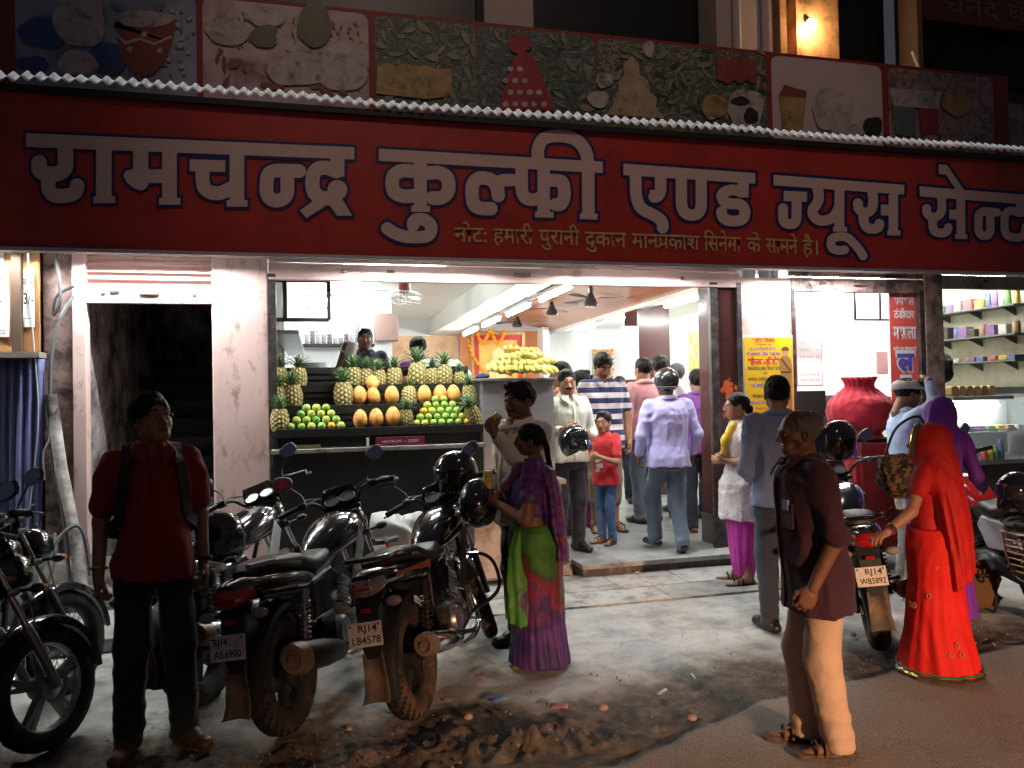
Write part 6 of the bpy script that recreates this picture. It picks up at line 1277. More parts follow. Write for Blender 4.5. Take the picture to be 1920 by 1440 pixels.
    if sareeguard:
        mb = MB(); mb.tube(cat_curve([(-.17, .18, .68), (-.18, -.28, .66), (-.18, -.30, .40), (-.17, .12, .36), (-.17, .18, .68)], 5), .008, 6)
        for k in range(6): z = .42+.045*k; mb.tube([(-.178, .15, z-.02), (-.185, -.29, z)], .006, 6)
        part('leg_guard', mb, M_chrome)
    return T
PL = lambda a, b, wa=.095, wb=.145, xa=.015, xb=.005: [(a, .012, .048, wa, xa), (b, -.042, .048, wb, xb)]
motorcycle('black motorcycle with plate RJ14 LB4578 and muddy knobbly rear tyre', (.50, 4.10, 0), -27, -10, 26, PL('RJ14', 'LB4578'), accent=M_silver, tyre=M_mudtyre, guard=True)
motorcycle('black motorcycle with plate RJ14 AS 6900 and silver grab rails', (-.15, 4.10, 0), -25, -8, 24, PL('RJ14.', 'AS.6900', .075, .135, -.03, .0), rail=M_alloy, muffler='fat', spokes=6)
motorcycle('black motorcycle with tall smoked windscreen behind the man in red polo', (-.62, 4.62, 0), -25, -12, 24, PL('RJ14', 'SC2107'), rail=M_alloy, spokes=6)
motorcycle('motorcycle with plate RJ14 WB5892 by the woman in red', (3.52, 4.28, 0), -32, -8, 18, PL('RJ14', 'WB5892'), tyre=M_mudtyre, muffler='slim', tank=M_gloss)
motorcycle('red tank motorcycle with chrome leg guard at right edge', (5.02, 4.30, 0), -12, -9, 22, PL('RJ14', 'LD3306'), tank=M_redpaint, sareeguard=True, rail=M_alloy)
motorcycle('motorcycle with silver five spoke alloy wheel at lower left edge', (-1.29-1.3*math.sin(R(31)), 4.25-1.3*math.cos(R(31)), 0), -31, -8, 3, None, rim=M_alloy, spokes=5)
p = gz(128, 1300); a_ = R(-30); motorcycle('dark motorcycle with wire spoked front wheel behind the alloy wheel', (p[0]-1.3*-math.sin(a_), p[1]-1.3*math.cos(a_), 0), -30, -8, 2, None, wire=True, screen=False)
def helmet(label, loc, rot, open_=False, decal=None, visor=None, inner=(.02, .02, .022), shell=None, sc=1.0):
    t = thing('helmet', label, 'helmet', loc); t.rotation_euler = tuple(map(R, rot)); t.scale = (sc,)*3
    s = SDF(.0065); s.ell((0, -.01, .02), (.118, .145, .13), .02); s.cone((-.05, .07, -.085), (.05, .07, -.085), .052, None, .05); s.ell((0, -.03, -.06), (.108, .115, .09), .05)
    s.ell((0, -.005, .015), (.099, .124, .11), .01, 's'); s.ell((0, 0, -.10), (.092, .112, .11), .02, 's'); s.cone((-.075, .145, .012), (.075, .145, .012), .048, None, .012, 's')
    v, F2 = s.mesh(2); obj_np('shell', v, F2, shell or M_gloss, t)
    s = SDF(.008); s.ell((0, -.005, .015), (.104, .129, .115), .01); s.ell((0, -.005, .0), (.078, .100, .10), .01, 's'); s.ell((0, 0, -.11), (.08, .1, .12), .02, 's'); s.cone((-.065, .14, .012), (.065, .14, .012), .055, None, .012, 's'); v, F2 = s.mesh(1); obj_np('liner', v, F2, mat('helmet_liner_%.2f' % inner[0], inner, .9), t)
    mb = MB(); rg = []
    for k in range(9):
        z = -.035+.105*k/8 if not open_ else .05+.10*k/8; q = math.sqrt(max(.05, 1-((z-.02)/.135)**2)); rg.append([(.121*q*math.sin(b), -.01+.150*q*math.cos(b), z) for b in np.linspace(-1.35, 1.35, 23)])
    mb.loft(rg, cap=False, close=False); o = mb.mk('visor', visor or mat('visor_smoke', (.03, .035, .04), .06, coat=1, var=0, alpha=.75), t); sd = o.modifiers.new('t', 'SOLIDIFY'); sd.thickness = .003; sd.offset = 1
    if decal:
        mb = MB(); mb.loft([[(.1205*math.sqrt(max(.05, 1-((z-.02)/.132)**2))*math.sin(b), -.01+.1475*math.sqrt(max(.05, 1-((z-.02)/.132)**2))*math.cos(b), z) for b in np.linspace(1.7, 2.9, 12)] for z in (.0, .02, .045, .06)], cap=False, close=False); mb.mk('decal', decal, t)
    return t
def hp_(px, py, d): return CC+ray(px, py)*d
helmet('shiny black full face helmet hung over a motorcycle mirror', hp_(853, 887, 5.15), (-12, -10, 70), visor=M_gloss)
helmet('upturned black helmet with pink lining hanging from the handlebar', hp_(897, 945, 4.9), (-128, 12, 150), True, inner=(.45, .04, .09))
helmet('black helmet with open face hanging beside the hand of the man in red polo', hp_(412, 1012, 4.15), (18, 0, 150), True)
helmet('black helmet with red lining perched on the motorcycle by the old man', hp_(1572, 828, 5.35), (5, 6, -62), True, inner=(.3, .03, .02), visor=mat('visor_clear', (.5, .52, .55), .05, coat=1, var=0, alpha=.35))
helmet('black helmet with white and purple graphics resting on the seat at right edge', hp_(1905, 925, 5.35), (0, 0, 120), decal=mat('helmet_graphic', (.5, .42, .5), .4, var=.5, vscale=25))
helmet('black full face helmet held under the arm of the man in white stripes', hp_(1078, 826, 7.0), (20, 0, -130), visor=mat('visor_smoke', ()))
# child's bicycle wheel showing between the motorcycles, white sack
t = thing('bicycle', 'small child bicycle wheel with orange rim between two motorcycles', 'bicycle', (hp_(708, 1045, 5.75)[0], hp_(708, 1045, 5.75)[1], 0), R(-60))
for y in (0, .62):
    mb = MB(); mb.lathe([(.19, -.008), (.205, -.014), (.21, 0), (.205, .014), (.19, .008), (.19, -.008)], (0, y, .24), 36, 'x'); w_ = mb.mk('wheel', mat('orange_rim', (.55, .16, .04), .5), t)
    mb = MB(); mb.tube([(0, y+.222*math.cos(a), .24+.222*math.sin(a)) for a in np.linspace(0, 2*math.pi, 40, endpoint=False)], .018, 8, loop=True); mb.mk('tyre', M_rub, w_)
    mb = MB()
    for k in range(16): mb.tube([(0, y, .24), (0, y+.2*math.cos(k*.3927), .24+.2*math.sin(k*.3927))], .0018, 4)
    mb.mk('spokes', M_chrome, w_)
mb = MB(); mb.tube([(0, 0, .24), (0, .25, .26), (0, .40, .52), (0, .12, .50), (0, .25, .26)], .013, 7).tube([(0, .40, .52), (0, .52, .56), (0, .62, .24)], .012, 7).tube([(0, .12, .50), (0, .08, .6)], .012, 6); mb.mk('frame', M_redpaint, t)
mb = MB(); mb.tube([(-.2, .46, .68), (-.05, .5, .62), (.05, .5, .62), (.2, .46, .68)], .011, 7); mb.mk('handlebar', M_chrome, t); mb = MB(); mb.loft([[(x, y, .62+z) for x, z in sup(w, .025, 12)] for y, w in ((-.04, .05), (.02, .075), (.10, .04), (.18, .015))]); mb.mk('saddle', M_seat, t)
c = gz(745, 1080); 
s = SDF(.016); s.ell((0, 0, .20), (.27, .20, .24), .05); s.ell((.02, 0, .45), (.22, .17, .22), .06); s.ell((-.1, 0, .62), (.12, .12, .10), .06); s.ell((.13, .03, .60), (.10, .10, .09), .06); s.cut = [((0, 0, -1), 0)]; s.disp = wrinkle(.035, (4.5, 4.5, 4), 5); v, F2 = s.mesh(1)
sk = thing('sack', 'crumpled white plastic sack standing behind the motorcycles', 'sack', (c[0]+.02, c[1]+.35, 0)); sk.location = wpos(742, 6.15); sk.rotation_euler = (0, 0, R(-8)); sk.scale = (1.05, 1, 1.12); obj_np('bag', v, F2, mat('sack_white', (.48, .49, .47), .5, var=.12, vscale=9, bump=.4, bscale=40), sk)
text_mesh('sack_print', 'ग्रेड', mat('green_ink', (.03, .15, .06), .7), sk, (0, -.232, .33), (1, 0, 0), (0, 0, 1), .07, .14, .01)
# ================================================================== FRUIT STAND
ORD = ['first', 'second', 'third', 'fourth', 'fifth', 'sixth', 'seventh', 'eighth', 'ninth', 'tenth', 'eleventh', 'twelfth']
M_black = mat('black_rack', (.012, .011, .011), .5, var=.2)
rk = thing('fruit_rack', 'black slatted stepped rack holding the fruit display', 'rack', (.55, 7.1, 1.27))
def rp(name, mb, ma=None, **k): o = mb.mk(name, ma or M_black, rk, **k); o.location = (-.55, -7.1, -1.27); return o
SH = ((6.93, 1.425), (7.16, 1.625), (7.40, 1.80))
for y, z in SH:
    mb = MB(); mb.b2((-.34, y-.07, z-.025), (1.47, y+.15, z)); rp('shelf', mb); mb = MB(); mb.b2((-.34, y-.085, z-.055), (1.47, y-.07, z+.018)); rp('shelf_lip', mb, bevel=.004)
mb = MB()
for y, z in SH:
    for k in range(3): mb.b2((-.34, y+.135, z+.03+.055*k), (1.47, y+.148, z+.065+.055*k))
rp('back_slats', mb)
for k, (y, z) in enumerate(SH): mb = MB(); mb.b2((-.34, y+.152, z-.16 if k else 1.28), (1.47, y+.16, z+.20)); rp('back_board', mb)
mb = MB(); mb.b2((-.34, 6.90, 1.28), (1.47, 6.91, 1.40)); rp('front_board', mb)
for x in (-.34, .56, 1.45): mb = MB(); mb.b2((x-.015, 6.86, 1.28), (x+.015, 7.56, 1.40)).b2((x-.015, 7.1, 1.40), (x+.015, 7.56, 1.60)).b2((x-.015, 7.33, 1.60), (x+.015, 7.56, 1.78)); rp('upright', mb)
ct = thing('fruit_counter', 'counter with worn pale edge and dark front under the fruit rack', 'counter', (.55, 7.0, 0))
def cp(name, mb, ma, **k): o = mb.mk(name, ma, ct, **k); o.location = (-.55, -7, 0); return o
mb = MB(); mb.b2((-.38, 6.80, 1.235), (1.48, 7.72, 1.27)); cp('counter_top', mb, mat('worn_laminate', (.34, .33, .30), .6, var=.15, dirt=(.08, .07, .06), dscale=7, damt=.6), bevel=.004)
mb = MB(); mb.b2((-.37, 6.95, .1), (1.46, 7.7, 1.235)); cp('counter_front', mb, mat('black_panel', (.010, .010, .011), .5, var=.3))
mb = MB(); mb.b2((.50, 6.84, 1.272), (.93, 6.95, 1.35)); o = one('carton', mb, mat('maroon_carton', (.16, .012, .03), .5), 'flat maroon carton with white lettering under the fruit rack', 'box', bevel=.003)
text_mesh('carton_lettering', 'HAYRUM — DEEP', mat('white_ink', (.7, .7, .7), .6), o, (.715, 6.837, 1.30), (1, 0, 0), (0, 0, 1), .035, .32)
mb = MB(); mb.box((.43, 6.86, 1.31), (.02, .06, .075)); one('white_packet', mb, mat('white_packet', (.7, .7, .7), .5), 'narrow white packet standing left of the maroon carton', 'packet', bevel=.003)
mb = MB(); mb.box((-.12, 6.92, 1.29), (.30, .12, .03)); one('paper_stack', mb, mat('old_paper', (.30, .27, .16), .8, var=.2), 'stack of yellowed papers under the left end of the rack', 'papers', bevel=.004)
# --- pineapple
def pineapple_mesh():
    T = thing('pineapple', 'x', 'pineapple'); nb, nh = 30, 20; V = []
    prof = lambda t: .030+.038*math.sin(math.pi*min(1, .18+t*.70))**.8
    for i in range(nh+1):
        t = i/nh; r = prof(t)
        for j in range(nb):
            ph = (i+j) % 2; V.append(((r*(1.07 if ((i+j) % 4 in (0, 1)) and (i-j) % 4 in (0, 1) else .965))*math.cos(2*math.pi*j/nb), (r*(1.07 if ((i+j) % 4 in (0, 1)) and (i-j) % 4 in (0, 1) else .965))*math.sin(2*math.pi*j/nb), .165*t))
    Fq = [(i*nb+j, i*nb+(j+1) % nb, (i+1)*nb+(j+1) % nb, (i+1)*nb+j) for i in range(nh) for j in range(nb)]; mi = []
    for i in range(nh):
        for j in range(nb): mi.append(1 if ((i+j) % 4 in (0, 1)) and (i-j) % 4 in (0, 1) else 0)
    MBx = MB(); MBx.add(V, Fq, False); MBx.mi = mi; MBx.cur = 0; MBx.poly([(0.04*math.cos(a), .04*math.sin(a), .163) for a in np.linspace(0, 6.28, 12, endpoint=False)]); MBx.mk('fruit', [mat('pineapple_groove', (.24, .20, .07), .75, var=.2), mat('pineapple_eye', (.50, .42, .17), .65, var=.3, vscale=40)], T)
    mb = MB(); rr = random.Random(5)
    for k in range(46):
        a = k*2.4; lv = k/46; L_ = .05+.07*(1-abs(lv-.55)); out = .95*(1-lv)**1.0+.10; d = _v((math.cos(a), math.sin(a), 0)); t_ = _v((-math.sin(a), math.cos(a), 0)); b0 = d*.018*(1-lv)+_v((0, 0, .160+.03*lv)); rg = []
        for q in range(6):
            u = q/5; c = b0+d*(out*L_*(u*.7+.5*u*u))+_v((0, 0, L_*(1.05-out*.35)*u-out*.035*u*u*u)); w = .0085*(1-u)**.7+.0006
            rg.append([c-t_*w, c+t_*w+_v((0, 0, 0)), c+_v((0, 0, -.0025)), c-t_*w*.5-_v((0, 0, .002))])
        mb.cur = 0 if lv < .6 else 1; mb.loft(rg)
    mb.mk('crown', [mat('pineapple_leaf', (.10, .20, .07), .5, var=.35, vscale=20), mat('pineapple_leaf_pale', (.24, .36, .20), .5, var=.3, vscale=20)], T); return T
G_p = 'pineapples in the fruit display'; pine0 = pineapple_mesh(); usedp = []
def pine(px, py, row, label, lean=0, leany=0, s=1.0):
    y, z = SH[row]; p = at(px, py, y+.02); l = dict(loc=(p[0], y+.02, z), label=label, group=G_p)
    if not usedp: o = pine0; o.location = l['loc']; o['label'] = label; o['group'] = G_p
    else: o = dup(pine0, **l)
    usedp.append(o); o.rotation_euler = (R(leany), R(lean), random.uniform(0, 6)); o.scale = (s, s, s*random.uniform(.96, 1.08)); return o
pine(525, 808, 0, 'pineapple standing alone at the left end of the lowest shelf', 0, 0, 1.15)
pine(551, 763, 1, 'tall pineapple second from left on the middle shelf', 2, 0, 1.2); pine(524, 763, 1, 'dark pineapple at the left end of the middle shelf', -4, 0, 1.2)
pine(558, 728, 2, 'dark leafed pineapple second from left on the top shelf', 3, 0, 1.2); pine(524, 728, 2, 'dark pineapple at the left end of the top shelf', 0, 0, 1.15)
pine(646, 761, 1, 'pineapple just left of the orange papayas on the middle shelf', 4, 0, 1.3)
for k, (x, s) in enumerate(((663, 1.15), (686, 1.05), (711, 1.0), (739, 1.1))): pine(x, 728, 2, '%s pineapple from left in the top shelf row behind the papayas' % ORD[k], random.uniform(-4, 4), 0, s*1.05)
for k, (x, s) in enumerate(((785, 1.35), (811, 1.0), (834, 1.2), (862, .85))): pine(x, 728, 2, '%s pineapple from left in the top row before the white crate' % ORD[k], random.uniform(-3, 3), 0, s)
pine(768, 757, 1, 'pineapple leaning right beside the right hand papayas', 28, 0, 1.1); pine(882, 757, 1, 'small pineapple at the right end of the middle shelf', -6, 0, 1.0)
pine(761, 806, 0, 'short pineapple between papayas and limes on the lowest shelf', 2, 0, .95); pine(893, 803, 0, 'pineapple leaning left against the right lime pyramid', -22, 0, 1.1)
# --- papayas
G_y = 'papayas in the fruit display'
def papaya0():
    T = thing('papaya', 'x', 'papaya', group=G_y); mb = MB(); n = 20; rg = []
    for i in range(13):
        t = i/12; r = .064*math.sin(math.pi*(.035+.93*t)**.92)**.52; rg.append([(r*(1+.035*math.cos(5*a))*math.cos(a), r*(1+.035*math.cos(5*a))*math.sin(a), .185*t) for a in np.linspace(0, 2*math.pi, n, endpoint=False)])
    mb.loft(rg); mb.mk('skin', mat('papaya_skin', (.90, .43, .11), .42, var=.13, vscale=12, dirt=(.16, .06, .02), dscale=26, damt=.32), T); mb = MB(); mb.cyl((0, 0, .183), (0, 0, .196), .009, 8); mb.mk('stem', mat('stem_brown', (.2, .15, .05), .8), T); return T
pp0 = papaya0(); first = [True]
def papaya(px, row, label, lean=0, z=None, s=1.0):
    y, zz = SH[row]; p = at(px, 760, y+.02); o = pp0 if first[0] else dup(pp0); first[0] = False
    o.location = (p[0], y+.02, zz+.002 if z is None else z); o['label'] = label; o['group'] = G_y; o.rotation_euler = (0, R(lean), random.uniform(0, 6)); o.scale = (s*1.05, s*1.05, s)
for k, x in enumerate((674, 703, 735)): papaya(x, 0+1, '%s papaya from left in the left group on the middle shelf' % ORD[k], (0, 8, 0)[k], None, (1, .93, .98)[k])
papaya(700, 1, 'papaya lying tilted on top of the left group on the middle shelf', -52, SH[1][1]+.165, .9)
for k, x in enumerate((796, 826, 853)): papaya(x, 1, '%s papaya from left in the right group on the middle shelf' % ORD[k], (0, 0, 10)[k], None, .98)
for k, x in enumerate((675, 705, 737)): papaya(x, 0, '%s papaya from left on the lowest shelf' % ORD[k], 0, None, (.92, .95, 1.02)[k])
# --- sweet limes
M_lime = [mat('lime_green', (.30, .48, .09), .4, var=.15, vscale=9, bump=.15, bscale=160), mat('lime_yellowgreen', (.48, .54, .10), .4, var=.15, vscale=9, bump=.15, bscale=160), mat('lime_deep', (.16, .36, .07), .4, var=.15, vscale=9, bump=.15, bscale=160), mat('lime_ripe', (.75, .42, .03), .4, var=.12, vscale=9, bump=.15, bscale=160)]
mb = MB(); mb.ball((0, 0, 0), .036, 18, 12); lime0 = [mb.mk('sweet_lime', m_) for m_ in M_lime]; lused = [False]*4
def lime(x, y, z, c, label):
    o = lime0[c]
    if lused[c]: o = lime0[c].copy(); COL.objects.link(o)
    lused[c] = True; o.location = (x, y, z); o.rotation_euler = (random.random()*3, random.random()*3, 0); q = random.uniform(.94, 1.06); o.scale = (q, q, q*.95); tag(o, label, 'lime', 'sweet limes piled in two pyramids')
def pyramid(px0, px1, rows, side, seq):
    y0 = SH[0][0]-.01; xa, xb = at(px0, 805, y0)[0], at(px1, 805, y0)[0]; n0 = rows[0]; st = (xb-xa)/(n0-1); it = iter(seq)
    for r, n in enumerate(rows):
        xo = xa+(n0-n)/2*st
        for k in range(n): lime(xo+k*st+random.uniform(-.003, .003), y0+.034*r+random.uniform(-.004, .004), SH[0][1]+.036+.053*r, next(it), '%s sweet lime from left in %s row of the %s pyramid' % (ORD[k], ('the bottom', 'the second', 'the third', 'the fourth', 'the top')[r], side))
pyramid(546, 640, (6, 5, 4, 3), 'left', [0, 0, 1, 0, 3, 1, 1, 0, 2, 1, 0, 2, 1, 1, 1, 0, 1, 0]+[0]*9)
pyramid(781, 876, (7, 6, 5, 4, 2), 'right', [1, 1, 0, 0, 0, 0, 3, 0, 0, 0, 0, 0, 1, 3, 1, 0, 0, 0, 1, 0, 0, 0, 0, 1, 0]+[0]*9)
# --- steel counter, bananas
mb = MB(); mb.b2((1.50, 7.02, .1), (2.20, 7.65, 1.835)); mb.b2((1.47, 6.99, 1.835), (2.22, 7.68, 1.86)); one('steel_cabinet', mb, M_steel, 'tall brushed steel cabinet carrying the banana heap', 'cabinet', bevel=.006)
tb = thing('steel_table', 'low steel table with a projecting ledge below the cabinet', 'table', (1.75, 6.8, 0)); mb = MB(); mb.b2((-.42, -.12, .07), (.40, .18, .88)); mb.mk('body', mat('dull_steel', (.34, .31, .30), .5, .8, var=.15, dirt=(.16, .12, .10), dscale=5), tb, bevel=.006); mb = MB(); mb.b2((-.45, -.17, .885), (.43, .19, .93)); mb.mk('top', M_steel, tb, bevel=.005)
for k, x in enumerate((1.47, 1.60)):
    mb = MB(); mb.lathe([(.001, 0), (.030, 0), (.040, .09), (.037, .09), (.028, .006), (.001, .006)], (0, 0, 0), 20); one('paper_cup', mb, mat('white_packet', ()), ('left', 'right')[k]+' white paper cup on the ledge of the steel table', 'cup', loc=(x, 6.70, .931))
def bunch():
    T = thing('banana_bunch', 'x', 'bananas'); 
    for r in range(2):
        for k in range(5):
            a = (k-2)*.24; mb = MB(); ph = 1.0+.12*r; P = []
            for i in range(11):
                t = i/10; b = -.55+1.5*t; P.append(_v((.0, .095*math.cos(b)*1.0-.02, .095*math.sin(b)+.05)))
            rad = [.004+.0145*min(1, math.sin(math.pi*(.04+.93*i/10))**.55) for i in range(11)]
            Mx = Matrix.Rotation(a, 4, 'Y') @ Matrix.Translation((0, .028*r, .012*r)) @ Matrix.Rotation(.25*r, 4, 'X'); mb.T = Mx @ Matrix.Translation((.034*(k-2), 0, 0)); mb.tube(P, rad, 9)
            mb.mk('banana', mat('banana_yellow', (.72, .56, .13), .5, var=.12, vscale=14, dirt=(.20, .15, .05), dscale=30, damt=.25) if (k+r) % 3 else mat('banana_green', (.50, .52, .12), .5, var=.12, vscale=14), T)
    return T
b0 = bunch(); bs = [(928, 704, 7.06), (952, 706, 7.05), (976, 706, 7.05), (1000, 705, 7.06), (1020, 704, 7.08), (935, 691, 7.16), (958, 690, 7.15), (984, 690, 7.15), (1008, 688, 7.18), (950, 677, 7.28), (975, 674, 7.28), (998, 675, 7.30), (1018, 683, 7.36), (962, 664, 7.42), (986, 665, 7.42)]
bl_ = ['far left of the bottom row', 'second in the bottom row', 'middle of the bottom row', 'fourth in the bottom row', 'far right of the bottom row', 'left of the second row', 'second in the second row', 'third in the second row', 'right of the second row', 'left of the third row', 'middle of the third row', 'right of the third row', 'outer right behind', 'left on the crest', 'right on the crest']
for k, (px, py, y) in enumerate(bs):
    o = b0 if k == 0 else dup(b0); p = at(px, py, y); o.location = (p[0], y, max(1.862, p[2]-.045)); o.rotation_euler = (R(random.uniform(62, 88)), R(random.uniform(-12, 12)), R(random.uniform(-40, 40) if px < 990 else random.uniform(35, 80))); o.scale = (.98,)*3; o['label'] = 'yellow banana bunch '+bl_[k]+' of the heap'; o['group'] = 'banana bunches heaped on the steel cabinet'
# --- drum, crate, red cloth, jug
mb = MB(); mb.lathe([(.001, 0), (.115, 0), (.135, .40), (.145, .40), (.145, .45), (.13, .45), (.12, .02), (.001, .02)], n=32); one('steel_drum', mb, mat('grey_drum', (.34, .35, .36), .4, .6, var=.08), 'grey metal drum with flat lid left behind the rack', 'drum', loc=(*at(594, 700, 7.72)[:2], 1.60))
p = at(826, 690, 7.62); mb = MB(); mb.poly([(-.27, 0, 0), (.31, 0, 0), (.31, 0, .13), (.17, 0, .27), (-.21, 0, .27), (-.27, 0, .22)], (0, .18, 0)); one('white_crate', mb, mat('white_board', (.72, .73, .72), .5), 'white chamfered box standing behind the right pineapples', 'box', loc=(p[0], 7.58, 1.80), bevel=.008)
s = SDF(.009); s.ell((0, 0, .05), (.075, .04, .06), .02); s.disp = wrinkle(.02, (18, 18, 18), 2); v, F2 = s.mesh(1); o = obj_np('red_cloth', v, F2, cloth('red_rag', (.45, .02, .025)), loc=(*at(767, 725, 7.45)[:2], 1.80)); tag(o, 'bright red rag bundled between the pineapple rows', 'cloth')
s = SDF(.009); s.ell((0, 0, .02), (.07, .04, .03), .02); s.disp = wrinkle(.015, (18, 18, 18), 4); v, F2 = s.mesh(1); o = obj_np('blue_cloth', v, F2, cloth('blue_rag', (.04, .07, .15)), loc=(*at(905, 707, 7.10)[:2], 1.862)); tag(o, 'small navy and red rag left of the banana heap', 'cloth')
jg = thing('jug', 'white plastic jug tipped in the hand of the vendor', 'jug', at(655, 668, 8.42)); jg.rotation_euler = (0, R(14), 0)
mb = MB(); mb.lathe([(.001, 0), (.055, 0), (.062, .03), (.064, .15), (.058, .155), (.056, .03), (.001, .01)], n=26); mb.mk('body', mat('white_plastic', (.75, .74, .70), .35), jg); mb = MB(); mb.tube(cat_curve([(-.06, 0, .13), (-.10, 0, .12), (-.10, 0, .05), (-.06, 0, .03)], 6), .008, 7); mb.mk('handle', mat('white_plastic', ()), jg)
# --- black frame, grill, shelf with glassware, brown cabinet, vents
def bars(name, label, cat, L, r, ma, parent=None): mb = MB(); [mb.box([(a+b)/2 for a, b in zip(p, q)], [max(abs(a-b), r) for a, b in zip(p, q)]) for p, q in L]; return one(name, mb, ma, label, cat, bevel=.003)
a, b = at(512, 525, 7.12), at(617, 600, 7.12)
bars('hanging_frame', 'black iron bracket frame hanging at the left of the fruit shop front', 'frame', [((a[0], 7.12, a[2]), (b[0], 7.12, a[2])), ((a[0], 7.12, b[2]), (b[0], 7.12, b[2])), ((b[0], 7.12, b[2]), (b[0], 7.12, a[2])), ((a[0]+.1, 7.12, b[2]), (a[0]+.1, 7.12, a[2]))], .035, M_iron)
p = at(588, 562, 11.95); v_ = thing('air_vent', 'white box vent with dark grille high on the left wall', 'vent', (p[0], 11.9, p[2])); mb = MB(); mb.b2((-.2, -.06, -.12), (.2, .1, .1)); mb.mk('housing', M_ceilw, v_, bevel=.01); mb = MB()
for k in range(14): mb.b2((-.15+.022*k, -.07, -.07), (-.15+.022*k+.012, -.055, .03))
mb.mk('grille', mat('grille_dark', (.10, .09, .07), .6), v_)
a, b = at(560, 645, 11.8), at(702, 645, 11.8); gs = thing('glass_shelf', 'dark wall shelf crowded with stacked glassware behind the vendor', 'shelf', (a[0], 11.8, a[2])); mb = MB(); mb.b2((0, -.08, -.04), (b[0]-a[0], .18, 0)); mb.mk('board', M_iron, gs, bevel=.004)
rr = random.Random(8); k = 0; x = .12
while x < b[0]-a[0]-.05:
    mb = MB(); n = rr.randint(2, 6)
    for q in range(n): mb.lathe([(.025, .05*q), (.036, .05*q+.012), (.04, .05*q+.048), (.034, .05*q+.05)], (x, 0, 0), 14)
    mb.mk('glass_stack', mat('smoke_glass_%d' % (k % 3), ((.30, .31, .33), (.16, .15, .18), (.42, .38, .40))[k % 3], .2, var=.4, vscale=30), gs); x += .082; k += 1
p = at(724, 614, 11.85); mb = MB(); mb.box((0, 0, 0), (.36, .2, .42)); one('wall_cabinet', mb, mat('brown_cabinet', (.24, .15, .13), .4, var=.12), 'brown wall cabinet right of the glassware shelf', 'cabinet', loc=p, bevel=.01)
mb = MB(); mb.b2((-.40, 8.0, 2.36), (-.16, 11.8, 2.40)); one('side_shelf', mb, mat('grey_shelf', (.45, .46, .46), .4, .3), 'long grey shelf along the left inner wall', 'shelf', bevel=.004)
# --- fans
def ceil_fan(label, px, py, X, ztop):
    Y = X/(at(px, py, 10)[0]/10); z = at(px, py, Y)[2]; t = thing('ceiling_fan', label, 'fan', (X, Y, z), 0, 'dark ceiling fans under the orange ceiling')
    mb = MB(); mb.lathe([(.001, -.02), (.085, -.012), (.10, .02), (.085, .06), (.05, .13), (.03, .20), (.025, .30)], n=28); mb.mk('motor', mat('fan_dark', (.05, .045, .045), .25, .5, var=.05), t)
    mb = MB(); mb.cyl((0, 0, .28), (0, 0, ztop-z), .014, 8); mb.lathe([(.05, ztop-z-.02), (.03, ztop-z-.10)], n=16); mb.mk('rod', mat('fan_dark', ()), t)
    for k in range(3):
        a = k*2.094+px*.013; mb = MB(); c, s_ = math.cos(a), math.sin(a); pts = [(.09, -.03), (.2, -.035), (.30, -.065), (.60, -.06), (.62, .04), (.30, .05), (.2, .02), (.09, .03)]
        mb.poly([(x*c-y*s_, x*s_+y*c, .10+.12*y) for x, y in pts], (0, 0, .006)); mb.mk('blade', mat('fan_blade', (.05, .04, .04), .4, .3), t)
ceil_fan('nearest dark ceiling fan under the orange ceiling', 1108, 573, 3.75, 3.2); ceil_fan('middle dark ceiling fan under the orange ceiling', 1035, 590, 3.75, 3.2); ceil_fan('farthest dark ceiling fan under the orange ceiling', 970, 612, 3.75, 3.2)
def cage_fan(label, c, r, rot, hang=None):
    t = thing('cage_fan', label, 'fan', c); t.rotation_euler = rot; ma = mat('fan_cage', (.62, .62, .60), .35, .4); mb = MB()
    for q, zz in ((1, 0), (.97, .05), (.97, -.05), (.6, .075), (.6, -.075), (.3, .085)): mb.tube([(r*q*math.cos(a), r*q*math.sin(a), zz) for a in np.linspace(0, 6.283, 36, endpoint=False)], .0045, 5, loop=True)
    for k in range(28):
        a = k*.2244; mb.tube([(.25*r*math.cos(a), .25*r*math.sin(a), -.085), (.8*r*math.cos(a), .8*r*math.sin(a), -.07), (r*math.cos(a), r*math.sin(a), 0), (.8*r*math.cos(a), .8*r*math.sin(a), .07), (.25*r*math.cos(a), .25*r*math.sin(a), .085)], .0022, 4)
    mb.mk('cage', ma, t)
    for k in range(3):
        a = k*2.094; mb = MB(); mb.poly([(x*math.cos(a)-y*math.sin(a), x*math.sin(a)+y*math.cos(a), .3*y) for x, y in ((.05, -.03), (r*.85, -.08), (r*.88, .06), (.05, .03))], (0, 0, .004)); mb.mk('blade', mat('fan_blade_white', (.6, .62, .62), .4), t)
    mb = MB(); mb.lathe([(.001, .04), (.055, .05), (.075, .10), (.07, .20), (.03, .22), (.001, .22)], n=20); mb.mk('motor', mat('fan_maroon', (.13, .03, .035), .3), t)
    if hang: mb = MB(); mb.tube([(0, 0, .2), hang], .012, 6); mb.mk('stem', ma, t)
cage_fan('white caged fan hanging under the white ceiling', at(757, 558, 8.9), .20, (R(8), R(4), 0), (0, .0, .36)); cage_fan('pale caged wall fan beside the price list column', at(1232, 664, 11.4), .22, (R(14), R(10), 0), (.1, .05, .35))
